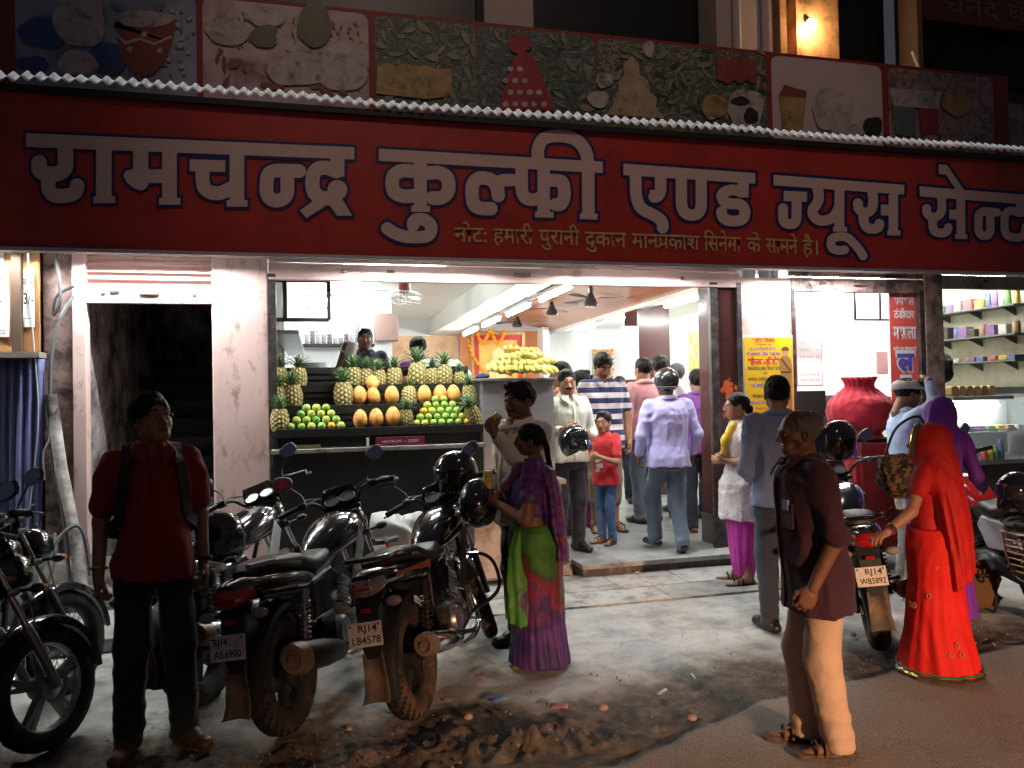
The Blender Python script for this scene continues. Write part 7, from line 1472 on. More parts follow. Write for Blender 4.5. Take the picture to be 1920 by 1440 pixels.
# --- shrine picture with garlands (generic golden figure), second picture
def garland(label, pts, r=.035, parent=None):
    C = cat_curve(pts, 10); mb = MB(); rr = random.Random(len(label))
    for i, c in enumerate(C):
        if i % 2 == 0: mb.cur = i//2 % 2; mb.ball(_v(c)+_v((rr.gauss(0, .006), 0, rr.gauss(0, .006))), r, 7, 5)
    return one('garland', mb, [mat('marigold', (.90, .36, .02), .7, var=.2, vscale=30), mat('marigold_deep', (.80, .20, .01), .7, var=.2, vscale=30)], label, 'garland')
a, b = at(882, 622, 15.3), at(986, 742, 15.3); w, h = b[0]-a[0], a[2]-b[2]
fr = thing('shrine_picture', 'large gold framed picture with red border hung with marigold garlands', 'picture', ((a[0]+b[0])/2, 15.32, b[2]))
mb = MB()
for lo, hi in (((-w/2, -.05, 0), (-w/2+.07, .03, h)), ((w/2-.07, -.05, 0), (w/2, .03, h)), ((-w/2+.07, -.05, h-.07), (w/2-.07, .03, h)), ((-w/2+.07, -.05, 0), (w/2-.07, .03, .07))): mb.b2(lo, hi)
mb.mk('frame', mat('gold_frame', (.42, .28, .10), .4, .5), fr, bevel=.01); mb = MB(); mb.b2((-w/2+.07, -.01, .07), (w/2-.07, .02, h-.07)); mb.mk('mount', mat('red_mount', (.55, .05, .05), .6), fr)
mb = MB(); mb.b2((-w/2+.17, -.018, .17), (w/2-.17, -.011, h-.17)); mb.mk('painting', mat('gold_painting', (.78, .42, .10), .5, var=.3, vscale=5), fr)
mb = MB(); mb.poly([(.20*math.cos(t), -.022, .55+.28*math.sin(t)) for t in np.linspace(0, 6.28, 24, endpoint=False)]); mb.poly([(.12*math.cos(t), -.025, .85+.14*math.sin(t)) for t in np.linspace(0, 6.28, 20, endpoint=False)]); mb.mk('painted_figure', mat('pale_gold', (.85, .62, .30), .5, var=.25, vscale=9), fr)
q = lambda px, py: at(px, py, 15.2)
garland('left looped marigold garland across the top of the shrine picture', [q(895, 620), q(900, 640), q(907, 642), q(914, 630), q(918, 619)]); garland('right looped marigold garland across the top of the shrine picture', [q(922, 619), q(927, 636), q(935, 643), q(942, 634), q(946, 620)])
garland('long marigold garland slanting down the left side of the shrine picture', [q(877, 640), q(884, 662), q(895, 682), q(909, 700)]); garland('short marigold garland at the right side of the shrine picture', [q(964, 648), q(960, 660), q(954, 672)])
a, b = at(1113, 655, 15.3), at(1150, 742, 15.3); mb = MB(); mb.b2((a[0], 15.38, b[2]), (b[0], 15.42, a[2])); one('wall_picture', mb, mat('blue_picture', (.20, .34, .36), .4, var=.5, vscale=4), 'small blue green picture on the white back wall', 'picture', bevel=.008)
q = lambda px, py: at(px, py, 15.25); garland('marigold garland draped round the small wall picture', [q(1114, 690), q(1115, 658), q(1124, 663), q(1131, 657), q(1140, 663), q(1149, 658), q(1148, 700), q(1144, 725)], .03)
# price list on inner column, poster on right wall, floor items
a, b = at(1163, 611, 10.95), at(1201, 711, 10.95); t = thing('price_list', 'white printed price list on the inner column', 'price list', ((a[0]+b[0])/2, 10.98, b[2])); mb = MB(); mb.b2((-.13, -.01, 0), (.15, .01, a[2]-b[2])); mb.mk('sheet', mat('white_paper', ()), t)
for k in range(9): text_mesh('price_line', ('रसमलाई', 'मौसमी', 'अनार', 'पपीता', 'आम रस', 'केला', 'चीकू', 'गाजर', 'लससी')[k]+'  %d' % (15+5*k), mat('grey_ink', (.25, .28, .36), .7), t, (.01, -.014, (a[2]-b[2])*(.9-.1*k)), (1, 0, 0), (0, 0, 1), .045, .20, .012)
mb = MB(); mb.b2((6.585, 11.95, 1.75), (6.598, 12.75, 2.78)); one('wall_poster', mb, noisecloth('poster_fruit', [(.3, (.2, .5, .1)), (.45, (.85, .75, .2)), (.55, (.8, .3, .15)), (.7, (.9, .85, .7))], 3), 'bright green and yellow fruit poster on the right inner wall', 'poster')
# --- yellow poster on the pillar
def dev(s):
    o = []
    for ch in s:
        if ch == 'ि' and o: o.insert(-1, ch)
        else: o.append(ch)
    return ''.join(o)
PX0, PX1 = at(1393, 700, 6.99)[0], 4.795; zt, zb = at(1430, 628, 6.99)[2], 1.20; pw, ph = PX1-PX0, zt-zb
yp = thing('yellow_poster', 'yellow Hindi poster with a khaki uniformed figure on the pink pillar', 'poster', ((PX0+PX1)/2, 6.994, zb))
mb = MB(); mb.b2((-pw/2, -.003, 0), (pw/2, .003, ph)); mb.mk('paper', mat('poster_border', (.80, .72, .66), .5), yp); mb = MB(); mb.b2((-pw/2+.02, -.006, .02), (pw/2-.008, -.0031, ph-.025)); mb.mk('print', mat('poster_yellow', (.82, .50, .02), .45, var=.05), yp)
mred, mpur, mblk = mat('poster_red', (.62, .03, .05), .5), mat('poster_purple', (.22, .10, .36), .5), mat('poster_black', (.06, .045, .03), .5)
for body, fz, sz, wd, xo, ma, bd in (('शहीद दिवस', .945, .055, .26, -.05, mred, .02), ('23 सितमबर 1918', .905, .024, .17, -.05, mblk, .01), ('अमर बलिदानी मेजर', .865, .038, .30, -.06, mpur, .015), ('शी दलपत सिंह शेखावत', .815, .045, .40, -.055, mpur, .02), ('"हैफा-हीरो"', .74, .085, .37, -.05, mred, .025), ('विकटोरिया कॉस, मिलटी कॉस', .675, .042, .38, -.05, mblk, .012), ('एवं', .63, .034, .05, -.04, mblk, .012), ('समसत शहीदों की याद में', .575, .042, .38, -.05, mblk, .012), ('शदांजली कारयकम', .515, .045, .33, -.05, mpur, .02), ('एवं', .465, .034, .05, -.04, mblk, .012), ('विरांगनाओं का', .41, .045, .28, -.05, mblk, .015), ('सममान समारोह', .35, .045, .33, -.05, mpur, .02), ('दिनांक 23 सितमबर', .29, .034, .26, -.03, mred, .01), ('रावणा राजपूत सभा', .23, .04, .34, -.04, mpur, .015)):
    text_mesh('poster_lettering', dev(body), ma, yp, (xo, -.008, ph*fz-sz*.3), (1, 0, 0), (0, 0, 1), sz, wd, bd)
khk, skn = mat('print_khaki', (.36, .20, .06), .5, var=.2, vscale=30), mat('print_face', (.50, .30, .15), .5, var=.2, vscale=30); cx, cz = .205, ph*.70
mb = MB(); mb.poly([(cx+x, -.0075, cz+z) for x, z in ((-.055, -.18), (-.075, -.02), (-.075, .06), (-.04, .10), (.03, .10), (.06, .06), (.07, -.02), (.06, -.18))]); mb.poly([(cx+x, -.0075, cz+z) for x, z in ((-.06, -.18), (-.07, -.34), (-.05, -.48), (-.015, -.48), (0, -.24), (.02, -.48), (.06, -.48), (.062, -.34), (.06, -.18))]); mb.mk('printed_uniform', khk, yp)
mb = MB(); mb.poly([(cx-.005+.034*math.cos(t), -.0082, cz+.135+.044*math.sin(t)) for t in np.linspace(0, 6.28, 18, endpoint=False)]); mb.mk('printed_face', skn, yp); mb = MB(); mb.poly([(cx-.005+.045*math.cos(t), -.0088, cz+.165+.034*math.sin(t)) for t in np.linspace(-.3, 3.44, 14)]); mb.poly([(cx-.06, -.0088, cz-.055), (cx+.06, -.0088, cz-.055), (cx+.06, -.0088, cz-.075), (cx-.06, -.0088, cz-.075)]); mb.poly([(cx-.06, -.0092, cz+.07), (cx-.048, -.0092, cz+.085), (cx+.055, -.0092, cz-.05), (cx+.043, -.0092, cz-.06)]); mb.mk('printed_belt', mat('print_brown', (.12, .06, .02), .5), yp)
# --- menu bay: boards, banner, pot, monitor, chair
a, b = at(1486, 580, 7.75), at(1545, 724, 7.75); t = thing('menu_board', 'white menu board with red border beside the pink pillar', 'menu board', ((a[0]+b[0])/2, 7.75, b[2]), R(8)); w, h = b[0]-a[0], a[2]-b[2]
mb = MB(); mb.b2((-w/2, -.01, 0), (w/2, .015, h)); mb.mk('frame', mat('menu_red', (.65, .12, .12), .5), t); mb = MB(); mb.b2((-w/2+.015, -.014, .015), (w/2-.015, -.0105, h-.015)); mb.mk('panel', mat('menu_white', (.80, .80, .80), .4), t)
for k, l in enumerate(('कुलफी     20', 'रबड़ी      40', 'लससी     25', 'शेक       35', 'फालूदा    40', 'मैंगो शेक   30', 'ठंडाई      25')): text_mesh('menu_line', l, mat('menu_ink', (.42, .50, .55), .6), t, (0, -.016, h*(.84-.095*k)), (1, 0, 0), (0, 0, 1), .036, w*.78)
for k, l in enumerate(('उधार बंद है', 'कृपया शांति रखें')): text_mesh('menu_line', l, mat('menu_ink_red', (.7, .2, .2), .6), t, (0, -.016, h*(.14-.07*k)), (1, 0, 0), (0, 0, 1), .034, w*.75)
for k, l in enumerate(('जय शी राम', 'सवागत', 'धनयवाद', 'नमसते')):
    p = at(1564, 610+26*k, 8.9); text_mesh('wall_lettering', l, mat('menu_ink', ()), bld, (6.592, 8.75, p[2]-7*0), (0, -1, 0), (0, 0, 1), .06, .3).location = (0, -7, 0)
a, b = at(1602, 553, 7.3), at(1662, 600, 7.3); bars('wall_frame', 'black wire frame hanging beside the red banner', 'frame', [((a[0], 7.3, a[2]+.1), (a[0], 7.3, b[2])), ((a[0], 7.3, b[2]), (b[0]+.05, 7.3, b[2])), ((b[0]-.08, 7.3, b[2]), (b[0]-.08, 7.3, a[2]+.1))], .022, M_iron)
a, b = at(1666, 548, 7.04), at(1727, 775, 7.04); t = thing('red_banner', 'vertical red banner with white and blue lettering on the brown post', 'banner', ((a[0]+b[0])/2, 7.04, b[2])); w, h = b[0]-a[0], a[2]-b[2]; mb = MB(); mb.b2((-w/2, -.004, 0), (w/2, .004, h)); mb.mk('sheet', mat('banner_red', (.72, .10, .085), .45), t)
mw, mbl = mat('banner_white', (.80, .78, .78), .5), mat('banner_blue', (.10, .08, .45), .5)
for body, z, sz, wd, ma, y, bd in (('सपेशल', .90, .12, .27, mw, -.006, .03), ('ठंडीदार', .79, .12, .27, mw, -.006, .03), ('मसाला', .62, .20, .30, mw, -.006, .03), ('सपेशल राजवाड़ी', .52, .06, .30, mw, -.006, .02), ('ल', .36, .30, .26, mw, -.006, .10), ('ल', .36, .27, .22, mbl, -.009, .045), ('रू', .18, .26, .20, mw, -.006, .10), ('रू', .18, .23, .16, mbl, -.009, .045)): text_mesh('banner_lettering', body, ma, t, (0, y, h*z), (1, 0, 0), (0, 0, 1), sz, wd, bd)
mb = MB(); mb.b2((4.85, 7.45, .1), (5.6, 7.95, 1.55)); mb.b2((4.85, 7.42, 1.55), (6.35, 7.98, 1.60)); one('cash_counter', mb, mat('black_counter', (.015, .015, .016), .35, var=.2), 'black cash counter behind the red covered pot', 'counter', bevel=.008)
mo = thing('monitor', 'dark computer monitor seen from behind on the cash counter', 'monitor', (*at(1520, 760, 7.2)[:2], 1.30)); mb = MB(); mb.box((0, 0, .25), (.36, .04, .27)); mb.mk('screen_back', mat('monitor_black', (.02, .02, .02), .4), mo, bevel=.012); mb = MB(); mb.cyl((0, .02, 0), (0, .02, .12), .02, 10); mb.box((0, .02, .005), (.2, .15, .012)); mb.mk('stand', mat('monitor_black', ()), mo)
mb = MB(); mb.loft([[(x, y+.12*z, z) for x, y in sup(.16-.03*abs(z-.2), .03, 16, 3)] for z in (0, .08, .2, .32, .38)]); ch = one('chair_back', mb, mat('grey_chair', (.10, .10, .10), .4), 'dark grey chair back behind the monitor', 'chair', loc=(*at(1553, 770, 7.25)[:2], 1.25))
mb = MB(); mb.box((0, 0, 0), (.16, .12, .26)); one('switch_box', mb, mat('box_grey', (.5, .52, .52), .4), 'grey metal switch box behind the red pot', 'box', loc=(*at(1648, 700, 7.35)[:2], 1.98), bevel=.01)
pc = at(1612, 760, 6.45); M_potc = cloth('pot_cloth', (.46, .020, .040), bump=.3, rough=.95); pot = thing('covered_pot', 'big round pot tied up in red cloth on the draped table', 'pot', (pc[0], 6.45, 1.20)); s = SDF(.011)
s.ell((0, 0, .26), (.31, .31, .25), .02); s.lz([(.44, 0, 0, .19, .19), (.52, 0, 0, .125, .125), (.58, 0, 0, .155, .155), (.605, 0, 0, .16, .16)], .05); s.ell((0, 0, .02), (.22, .22, .06), .04)
s.disp = lambda P: .010*np.sin(np.arctan2(P[:, 1], P[:, 0])*19+8*P[:, 2])*np.clip((P[:, 2]-.30)/.2, .15, 1)+wrinkle(.016, (5, 5, 9), 3)(P); v, F2 = s.mesh(1); obj_np('cloth_cover', v, F2, M_potc, pot)
td = thing('draped_table', 'table hung with a dark red cloth under the covered pot', 'table', (pc[0], 6.45, 0)); rg = []
for j in range(12):
    z = .16+1.02*j/11; rg.append([((.30+.028*(1-j/11))*q[0]+.010*(1.1-j/11)*math.sin(k*.9+.2*j), (.30+.028*(1-j/11))*q[1]+.012*(1.1-j/11)*math.sin(k*.8+.1*j), z) for k, q in enumerate(sup(1, 1, 96, 7))])
mb = MB(); mb.loft(rg); mb.mk('drape', cloth('drape_red', (.30, .012, .016)), td); mb = MB()
for x in (-.24, .24):
    for y in (-.24, .24): mb.cyl((x, y, 0), (x, y, .3), .02, 8)
mb.mk('legs', M_iron, td); mb = MB(); mb.lathe([(.18, 1.185), (.26, 1.19), (.27, 1.215), (.2, 1.22)], n=30); mb.mk('pot_ring', M_iron, td)
# --- snack shop: shelves with goods, display case
gcol = [(.55, .38, .08), (.22, .10, .26), (.45, .10, .11), (.30, .19, .10), (.14, .28, .10), (.10, .13, .28), (.5, .5, .46), (.06, .04, .03)]
gn = ['yellow', 'purple', 'red', 'brown', 'green', 'blue', 'white', 'black']
for k, (py0, nm) in enumerate(((592, 'top'), (640, 'second'), (683, 'third'))):
    z = at(1765, py0-2, 8.6)[2]; z = CAMH+(at(1765, py0, 8.64)[2]-CAMH)
    sh = thing('wall_shelf', nm+' bracket shelf on the cream wall of the snack shop', 'shelf', (8.12, 7.9, z), 0, 'bracket shelves in the snack shop'); mb = MB(); mb.b2((-.16, -.62, -.02), (.125, 1.2, 0)); mb.mk('board', mat('shelf_green_grey', (.12, .14, .12), .5), sh)
    for y in (-.4, .1, .6): mb = MB(); mb.poly([(.125, y, -.02), (-.10, y, -.02), (.125, y, -.12)], (0, .012, 0)); mb.mk('bracket', mat('shelf_green_grey', ()), sh)
    y = -.58; i = 0
    while y < 1.1:
        c = (i*3+k*2+random.randint(0, 1)) % 8; typ = (0 if i > 4 else 1) if k == 0 else (2 if k == 1 else 3); wd = random.uniform(.09, .15)
        ps = ('near the street', 'second from the street', 'third from the street', 'fourth from the street', 'fifth from the street', 'sixth from the street', 'seventh from the street', 'eighth from the street', 'ninth from the street', 'tenth from the street', 'eleventh from the street', 'twelfth from the street', 'near the back', 'at the back', 'deep at the back', 'last at the back', 'behind the last', 'beyond the last')[min(i, 17)]
        mb = MB()
        if typ == 1: h_ = .26; mb.lathe([(.001, 0), (.035, 0), (.036, .15), (.013, .21), (.013, h_), (.001, h_)], n=14); nm2, ct2 = 'bottle', 'bottle'; wd = .08
        elif typ == 2 and i % 3 == 0: mb.lathe([(.001, 0), (.045, 0), (.045, .12), (.04, .13), (.04, .15), (.001, .15)], n=16); nm2, ct2 = 'jar', 'jar'
        elif typ == 3: mb.box((0, 0, .03), (.16, wd*.9, .055), rot=(0, 0, random.uniform(-.1, .1))); nm2, ct2 = 'packet', 'packet'
        else: h_ = random.uniform(.10, .19); mb.box((0, 0, h_/2), (.12, wd*.92, h_), rot=(0, random.uniform(-.05, .05), 0)); nm2, ct2 = 'carton', 'box'
        one(nm2, mb, mat('goods_'+gn[c], gcol[c], .4, var=.5, vscale=18), '%s %s on the %s snack shelf, %s' % (gn[c], nm2, nm, ps), ct2, 'goods on the snack shop shelves', loc=(8.10, 7.9+y+wd/2, z), bevel=.004 if nm2 in ('carton', 'packet') else 0); y += wd+random.uniform(.0, .05); i += 1
mb = MB(); mb.b2((8.19, 7.31, 1.60), (8.245, 10.1, 1.68)); bpart('wall_strip', mb, M_iron)
mb = MB(); mb.b2((8.215, 7.32, 0), (8.246, 10.1, 1.60)); bpart('wall_dado', mb, mat('granite_dado', (.33, .29, .28), .5, var=.4, vscale=50))
p = at(1878, 652, 7.7); 
dc = thing('display_case', 'curved glass display counter lit inside in the snack shop', 'display case', (7.62, 7.25, 0)); mb = MB(); mb.b2((-.55, -.22, 0), (.56, .38, .82)); mb.mk('cabinet', mat('case_dark', (.06, .05, .045), .5, var=.2), dc, bevel=.01)
mb = MB(); mb.b2((-.56, -.24, .82), (.57, .39, .87)); mb.mk('deck', mat('case_grey', (.3, .32, .3), .4), dc, bevel=.004); mb = MB(); mb.b2((-.55, .02, 1.54), (.30, .38, 1.58)); mb.mk('top', mat('case_grey', ()), dc, bevel=.004)
prof = [(-.22, .87), (-.215, 1.05), (-.18, 1.25), (-.12, 1.40), (-.04, 1.50), (.05, 1.55)]
mb = MB(); mb.loft([[(x, y, z) for x in (-.55, .55)] for y, z in prof], cap=False, close=False); o = mb.mk('glass_front', mat('case_glass', (.8, .9, .9), .04, var=0, alpha=.13), dc); sd = o.modifiers.new('t', 'SOLIDIFY'); sd.thickness = .006
mb = MB(); mb.poly([(.55, y, z) for y, z in prof]+[(.55, .37, 1.55), (.55, .37, .87)], (.006, 0, 0)); mb.mk('glass_side', mat('case_glass', ()), dc); mb = MB(); mb.b2((-.52, .33, .88), (.52, .37, 1.53)); mb.mk('back_panel', M_white, dc)
mb = MB(); mb.cyl((-.5, .22, 1.47), (.28, .22, 1.47), .013, 8); mb.mk('tube', mat('case_tube', (1, 1, 1), .5, var=0, emit=40, ecol=(.9, 1, 1)), dc); mb = MB(); mb.b2((-.52, -.05, 1.16), (.52, .32, 1.172)); mb.mk('inner_shelf', mat('case_grey', ()), dc)
for k in range(7):
    mb = MB(); mb.box((0, 0, .02), (.12, .2, .04)); mb.box((0, 0, .05), (.10, .16, .03)); one('sweet_tray', mb, mat('goods_'+gn[(k*3+2) % 7], ()), ORD[k]+' tray of sweets from left inside the glass display case', 'tray', 'trays in the display case', loc=(7.18+.14*k, 7.36, 1.173), bevel=.01)
for k, (c, px) in enumerate(((2, 1850), (0, 1862), (4, 1872), (5, 1882))):
    p = at(px, 850, 6.98); mb = MB(); h_ = .16 if k < 3 else .22; mb.lathe([(.001, 0), (.035, 0), (.036, h_*.65), (.014, h_*.85), (.014, h_), (.001, h_)], n=14); one('drink_bottle', mb, mat('goods_'+gn[c], ()), ('orange red', 'yellow', 'green', 'blue')[k]+' drink bottle on the corner of the display case deck', 'bottle', loc=(p[0], 7.02, .871))
for k in range(6):
    mb = MB(); mb.loft([[(x, y, .06+z) for x, z in sup(.05, .06, 14, 3)] for y in (-.11, -.1, .1, .11)]); one('bread_loaf', mb, mat('bread_%d' % (k % 2), ((.55, .33, .14), (.66, .46, .24))[k % 2], .6, var=.25, vscale=18), ORD[k]+' bread loaf from left on top of the display case', 'bread', 'bread loaves on the display case', loc=(7.16+.105*k, 7.45, 1.585), bevel=.006)
s = SDF(.012); s.ell((0, 0, 0), (.09, .09, .16), .02); s.disp = wrinkle(.03, (12, 12, 8), 6); v, F2 = s.mesh(1); tag(obj_np('black_bag', v, F2, M_bag, loc=at(1772, 690, 7.3)), 'black bag hanging on the post of the snack shop', 'bag')
# --- bags and slips
s = SDF(.010); s.ell((0, 0, 0), (.17, .075, .15), .03); s.cone((-.10, 0, .08), (.10, 0, .08), .05, None, .04); s.disp = wrinkle(.02, (9, 9, 9), 6); v, F2 = s.mesh(1); hb_ = thing('handbag', 'patterned black and gold shoulder bag held by the man in light blue', 'bag', hp_(1690, 893, 5.25)); hb_.rotation_euler = (0, R(12), R(-25))
obj_np('bag_body', v, F2, noisecloth('bag_print', [(.35, (.012, .01, .01)), (.5, (.03, .02, .015)), (.6, (.30, .18, .06)), (.7, (.02, .015, .01))], 26), hb_); mb = MB(); mb.tube(cat_curve([(-.13, 0, .1), (-.09, 0, .32), (.04, 0, .42), (.12, 0, .25), (.13, 0, .08)], 7), .009, 6); mb.mk('strap', M_bag, hb_)
s = SDF(.011); s.lz([(0, 0, 0, .17, .09), (.2, 0, 0, .18, .08), (.36, 0, 0, .12, .03)], .02); s.disp = wrinkle(.025, (7, 7, 7), 9); v, F2 = s.mesh(1); tag(obj_np('shopping_bag', v, F2, cloth('brown_bag', (.12, .06, .025)), loc=(*gz(1838, 1140)[:2], .02)), 'brown cloth shopping bag on the ground behind the woman in red', 'bag')
# ================================================================== CANOPY, PICTURE BOARD
cn = thing('canopy', 'corrugated metal canopy strip running along the top of the sign', 'canopy', (0, 6.4, z1)); N_ = 1400; rg = []; _cx = np.linspace(SX0, SX1, N_+1); _cw = vnoise(np.stack([_cx*3, _cx*0, _cx*0+1], -1)); _cw2 = vnoise(np.stack([_cx*1.4, _cx*0+5, _cx*0], -1))
for y, z in ((-.03, .012), (.12, .115)): rg.append([(x, y, z+.016*math.sin(x*2*math.pi/.092)*(.85+.3*float(_cw[i]))+.014*(float(_cw2[i])-.5)+.012*(math.floor(x/2.1) % 2)) for i, x in enumerate(_cx)])
mb = MB(); mb.loft(rg, cap=False, close=False); o = mb.mk('sheet', mat('galvanised', (.80, .80, .80), .55, .0, var=.12, vscale=5, dirt=(.35, .33, .3), dscale=6, damt=.3), cn); sd = o.modifiers.new('t', 'SOLIDIFY'); sd.thickness = .003
mb = MB(); mb.b2((SX0, .0, -.06), (SX1, .05, -.012)); mb.mk('batten', M_iron, cn)
PB = 6.95; pb = thing('picture_board', 'row of dim food pictures in red frames above the canopy', 'picture board', (0, PB, 4.2))
def bp(name, mb, ma, **k): o = mb.mk(name, ma, pb, **k); o.location = (0, -PB, -4.2); return o
topz = 5.19; mb = MB(); mb.b2((-6, PB, 4.18), (7.62, PB+.08, topz)); bp('backing', mb, mat('board_red', (.22, .03, .022), .6))
mleaf = lambda n, a, b, c: noisecloth(n, [(.30, a), (.42, b), (.50, (.02, .03, .02)), (.56, c), (.66, a)], 9, (1, 1, 1.3), .5, 3, 2.5)
bgs = [(30, 370, mat('pic_water', (.26, .30, .38), .5, var=.5, vscale=4)), (381, 693, noisecloth('pic_sweets', [(.3, (.20, .07, .08)), (.42, (.42, .33, .33)), (.6, (.55, .46, .44)), (.72, (.40, .28, .28))], 3.2)), (704, 895, mleaf('pic_leaf', (.05, .09, .05), (.25, .28, .22), (.10, .16, .10))), (896, 1118, mleaf('pic_leaf_b', (.04, .07, .06), (.20, .22, .20), (.07, .12, .12))), (1119, 1438, mleaf('pic_leaf_c', (.07, .09, .05), (.28, .26, .20), (.08, .13, .08))), (1446, 1654, mat('pic_pale', (.52, .42, .42), .5, var=.06, vscale=3)), (1664, 1862, noisecloth('pic_fruit', [(.3, (.05, .04, .04)), (.5, (.35, .25, .22)), (.6, (.16, .08, .06)), (.7, (.42, .34, .30))], 5))]
PICS = []
for xa, xb, ma in bgs:
    A_, B_ = at(xa, 150, PB)[0], at(xb, 200, PB)[0]; cx_, cz_ = (A_+B_)/2, (4.22+topz-.035)/2; mb = MB(); mb.poly([(cx_+x, PB-.004, cz_+z) for x, z in sup((B_-A_)/2, (topz-.035-4.22)/2, 36, 16)]); PICS.append((xa-12, xb+6, mb, [ma]))
pic = [0]
def ellp(cx, cy, rx, ry, n=26): return [(cx+rx*(1+.07*math.sin(3*t+cx)+.05*math.sin(5*t+cy))*math.cos(t), cy+ry*(1+.07*math.sin(3*t+cx)+.05*math.sin(4*t+cy))*math.sin(t)) for t in np.linspace(0, 2*math.pi, n, endpoint=False)]
def addpic(L):
    for name, ma, polys in L:
        for P in polys:
            pic[0] += 1; mx = sum(q[0] for q in P)/len(P); _, _, mb, ms = next((q for q in PICS if q[0] <= mx <= q[1]), PICS[-1])
            if ma not in ms: ms.append(ma)
            mb.cur = ms.index(ma); mb.poly([tuple(at(x, y, PB-.005-.00004*pic[0])) for x, y in P])
m_cream, m_white2, m_terra, m_yel, m_redp, m_dk, m_blue = mat('ink_cream', (0.396, 0.302, 0.187), .5, var=.35, vscale=7, dirt=(.05, .04, .035), dscale=9, damt=.35), mat('ink_white', (0.432, 0.389, 0.374), .5, var=.35, vscale=7, dirt=(.05, .04, .035), dscale=9, damt=.35), mat('ink_terracotta', (0.238, 0.054, 0.036), .5, var=.35, vscale=7, dirt=(.05, .04, .035), dscale=9, damt=.35), mat('ink_mango', (0.36, 0.245, 0.0864), .5, var=.35, vscale=7, dirt=(.05, .04, .035), dscale=9, damt=.35), mat('ink_crimson', (0.302, 0.0216, 0.036), .5, var=.35, vscale=7, dirt=(.05, .04, .035), dscale=9, damt=.35), mat('ink_dark', (.02, .02, .02), .5), mat('ink_blue', (0.036, 0.0864, 0.238), .5, var=.35, vscale=7, dirt=(.05, .04, .035), dscale=9, damt=.35)
rl = random.Random(21)
def leaves(x0, x1, y0, y1, n, L_=(14, 34)):
    out = []
    for k in range(n):
        cx, cy, a, l = rl.uniform(x0, x1), rl.uniform(y0, y1), rl.gauss(.8, .9), rl.uniform(*L_); w = l*rl.uniform(.12, .24); c, s_ = math.cos(a), math.sin(a)
        out.append([(cx+u*l*c-v*w*s_, cy+u*l*s_+v*w*c) for u, v in ((-.5, 0), (-.2, .8), (.2, .75), (.5, 0), (.15, -.7), (-.25, -.8))])
    return out
for nm, c in (('printed_leaf_dark', (.03, .055, .03)), ('printed_leaf_green', (.075, .115, .055)), ('printed_leaf_pale', (.20, .21, .15)), ('printed_leaf_cream', (.26, .22, .16))):
    mm = mat(nm, c, .5, var=.3, vscale=9)
    for x0, x1, y0, y1 in ((712, 890, 40, 195), (905, 1112, 62, 210), (1128, 1432, 92, 235)): addpic([(nm, mm, leaves(x0, x1, y0, y1, 34 if 'dark' in nm else 20))])
addpic([('printed_speckle', mat('ink_speckle', (.16, .10, .10), .5), leaves(395, 685, 30, 170, 40, (8, 20))), ('printed_syrup', mat('ink_syrup', (.24, .04, .05), .5, var=.3), leaves(390, 690, 95, 170, 22, (20, 50))), ('printed_pistachio_bits', mat('ink_pista', (.13, .15, .08), .5, var=.3), leaves(395, 680, 20, 80, 26, (6, 16))), ('printed_ripple', mat('ink_ripple', (.12, .17, .28), .5, var=.3), leaves(40, 360, 10, 150, 40, (10, 34)))])
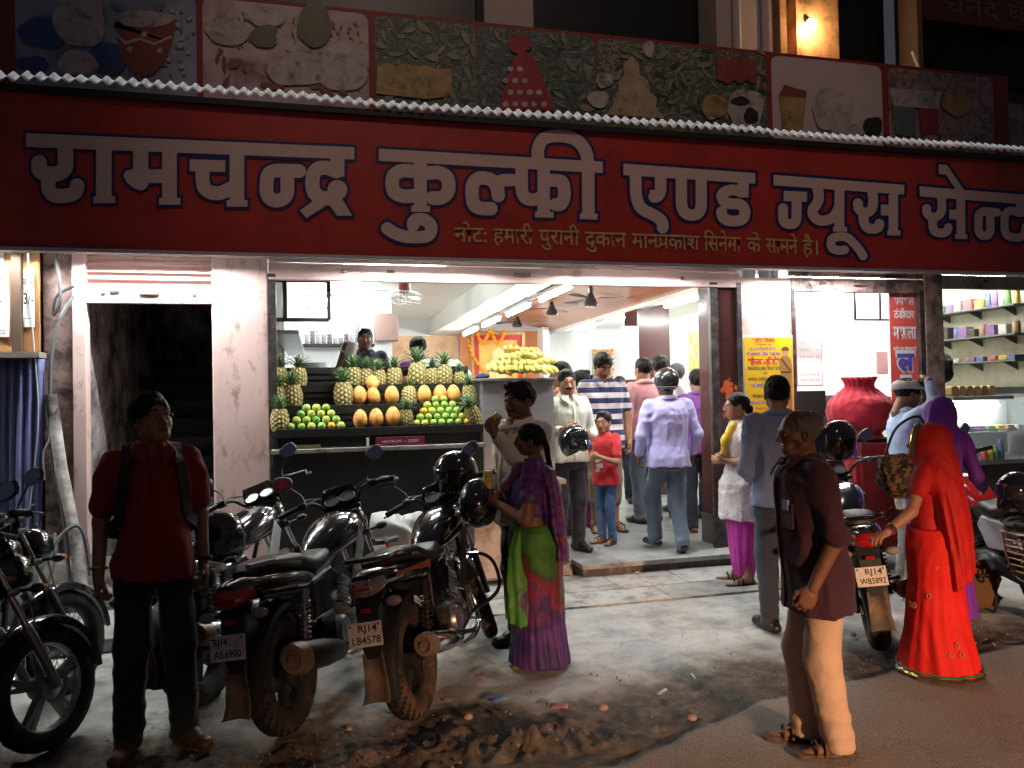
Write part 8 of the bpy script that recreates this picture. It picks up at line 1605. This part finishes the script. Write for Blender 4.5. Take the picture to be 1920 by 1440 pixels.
addpic([('printed_water', m_blue, [ellp(80, 60, 45, 30), ellp(200, 110, 40, 30), ellp(60, 120, 30, 16)]), ('printed_egg_shape', m_white2, [ellp(150, 30, 48, 62), ellp(145, 118, 38, 24)]), ('printed_pot', m_terra, [[(212, 50), (216, 40), (225, 100), (245, 135), (265, 143), (285, 141), (308, 118), (322, 80), (330, 48), (318, 30), (240, 22)]]), ('printed_curd', m_white2, [ellp(272, 35, 54, 16), [(216, 60), (235, 78), (262, 70), (290, 80), (322, 66), (322, 70), (290, 85), (262, 75), (235, 83), (216, 65)], ellp(243, 92, 5, 5), ellp(270, 64, 6, 5), ellp(300, 94, 5, 5)]),
        ('printed_bubbles', m_white2, [ellp(340+8*math.cos(k*2.2)*(k % 4), 20+13*k % 130, 4+k % 3, 4+k % 3, 10) for k in range(12)]), ('printed_sweet', m_white2, [ellp(560, 130, 60, 32), ellp(640, 125, 50, 48), ellp(430, 60, 45, 24), ellp(500, 30, 40, 20)]), ('printed_pistachio', mat('ink_green', (0.115, 0.122, 0.072), .5, var=.35, vscale=7, dirt=(.05, .04, .035), dscale=9, damt=.35), [ellp(590, 45, 32, 45), ellp(495, 68, 26, 22)]),
        ('printed_tray', m_yel, [[(705, 175), (708, 125), (725, 118), (742, 124), (760, 118), (778, 125), (800, 122), (820, 130), (845, 128), (848, 150), (842, 180), (800, 186)]]), ('printed_red_pyramid', m_redp, [[(935, 205), (950, 150), (965, 105), (985, 95), (1005, 112), (1022, 160), (1040, 207)]]+[ellp(975, 82, 22, 18)]), ('printed_red_dots', m_white2, [ellp(948+18*i+9*(r % 2), 195-22*r, 6, 5, 10) for r in range(4) for i in range(5-r)]),
        ('printed_yellow_pyramid', m_cream, [[(1138, 215), (1150, 195), (1148, 180), (1160, 170), (1160, 150), (1170, 140), (1172, 118), (1185, 104), (1198, 118), (1200, 140), (1215, 150), (1218, 172), (1232, 184), (1230, 200), (1246, 222)]]), ('printed_heart', m_white2, [ellp(1133, 150, 16, 15), ellp(1122, 186, 20, 16), ellp(1217, 92, 10, 16)]), ('printed_papaya', m_white2, [ellp(1398, 205, 34, 40)]), ('printed_seeds', m_dk, [ellp(1388, 190, 18, 9), ellp(1408, 218, 14, 16)]), ('printed_mango', m_yel, [ellp(1340, 200, 25, 24)]), ('printed_grapes', m_terra, [ellp(1352+12*i, 115+14*j+5*(i % 2), 9, 9, 10) for i in range(6) for j in range(3)]),
        ('printed_glass', m_yel, [[(1462, 180), (1512, 184), (1505, 248), (1468, 246)]]), ('printed_ice_cream', m_terra, [[(1460, 180), (1470, 158), (1490, 165), (1512, 170), (1512, 184)]]), ('printed_kiwi', m_dk, [ellp(1637, 238, 18, 20)]), ('printed_cup', m_white2, [ellp(1560, 205, 38, 40), ellp(1590, 245, 30, 12)]), ('printed_green_juice', mat('ink_bluegreen', (.10, .14, .13), .5), [[(1672, 198), (1716, 200), (1718, 258), (1680, 252)]]), ('printed_red_juice', m_redp, [[(1722, 196), (1760, 204), (1758, 258), (1728, 256)]]), ('printed_foam', m_white2, [[(1668, 165), (1764, 172), (1762, 205), (1672, 198)]]), ('printed_orange', m_yel, [ellp(1795, 195, 28, 22), ellp(1745, 262, 14, 9), ellp(1775, 264, 12, 8), ellp(1835, 275, 14, 12)])])
for _, _, mb, ms in PICS: bp('picture', mb, ms)
# ================================================================== LITTER AND SMALL STUFF ON THE STREET
rr = random.Random(12)
def litter(px, py, label, c, sx=.05, sy=.035):
    p = gz(px, py); mb = MB(); mb.loft([[(sx*(i/3-.5)*2, sy*(j/2-.5)*2, .006+.010*rr.random()) for i in range(4)] for j in range(3)], cap=False, close=False); o = one('wrapper', mb, mat('litter_%d_%d' % (px, py), c, .5, var=.4, vscale=40), label, 'litter', loc=(p[0], p[1], .018)); o.rotation_euler = (0, 0, rr.uniform(0, 3)); sd = o.modifiers.new('t', 'SOLIDIFY'); sd.thickness = .001
litter(934, 1320, 'blue torn wrapper on the dusty concrete behind the motorcycles', (.12, .18, .38)); litter(1048, 1333, 'red and blue crumpled wrapper by the mud heap', (.42, .16, .16)); litter(742, 1340, 'grey scrap of plastic near the muddy rear tyre', (.3, .3, .28)); litter(1195, 1078, 'white and yellow scrap at the foot of the step', (.6, .58, .35), .035, .02); litter(1242, 1306, 'pale paper strip on the mud strip', (.45, .47, .5), .05, .012); litter(1300, 1276, 'white straw like scrap on the mud strip', (.6, .6, .6), .05, .006); litter(900, 1275, 'small red scrap by the hem of the sari', (.3, .08, .08), .03, .02)
vs_, fs_ = [], []
for k in range(800):                        # loose grit along the mud strip
    x = rr.uniform(-1.6, 4.6); y = np.interp(x, [-1.5, -.5, .2, .9, 2, 3, 4.6], [4.1, 3.85, 3.75, 3.8, 3.98, 4.12, 4.4])+rr.gauss(0, .22); r = .003+.009*rr.random()**3; n0_ = len(vs_)
    for dx, dy, dz in ((1, 0, 0), (-.9, .2, 0), (0, 1, 0), (.1, -1, 0), (0, 0, .8), (0, 0, -.8)): vs_.append((x+dx*r*rr.uniform(.7, 1.3), y+dy*r*rr.uniform(.7, 1.3), .012+dz*r))
    fs_ += [(n0_+a, n0_+b, n0_+c) for a, b, c in ((0, 2, 4), (2, 1, 4), (1, 3, 4), (3, 0, 4), (2, 0, 5), (1, 2, 5), (3, 1, 5), (0, 3, 5))]
mb = MB(); mb.add(vs_, fs_, False); tag(mb.mk('grit', mat('grit', (.22, .18, .15), .9, var=.4, vscale=5)), kind='stuff')
def pebble(px, py, r, label):
    p = gz(px, py); bm = bmesh.new(); bmesh.ops.create_icosphere(bm, subdivisions=2, radius=r); mb = MB(); vs = np.array([v.co[:] for v in bm.verts]); vs = vs*(.75+.5*fbm(vs/r*1.3+px, 2))[:, None]*np.array((1.2, 1, .7)); mb.add(vs, [tuple(v.index for v in f.verts) for f in bm.faces], True); bm.free()
    one('pebble', mb, mat('pebble_tan', (.34, .24, .18), .8, var=.3, vscale=20), label, 'stone', 'loose stones on the street', loc=(p[0], p[1], r*.4+.01))
for k, (px, py, r, l) in enumerate(((878, 1351, .022, 'round tan pebble left of the mud heap'), (1131, 1334, .024, 'pale pebble right of the red and blue wrapper'), (1298, 1353, .022, 'small white stone at the edge of the asphalt'), (655, 1372, .015, 'tiny stone between the two rear tyres'), (1580, 1150, .03, 'flat stone near the motorcycle by the woman in red'), (1600, 1195, .02, 'small stone in front of the WB5892 tyre'), (1515, 1240, .018, 'small stone on the mud beside the old man'))): pebble(px, py, r, l)
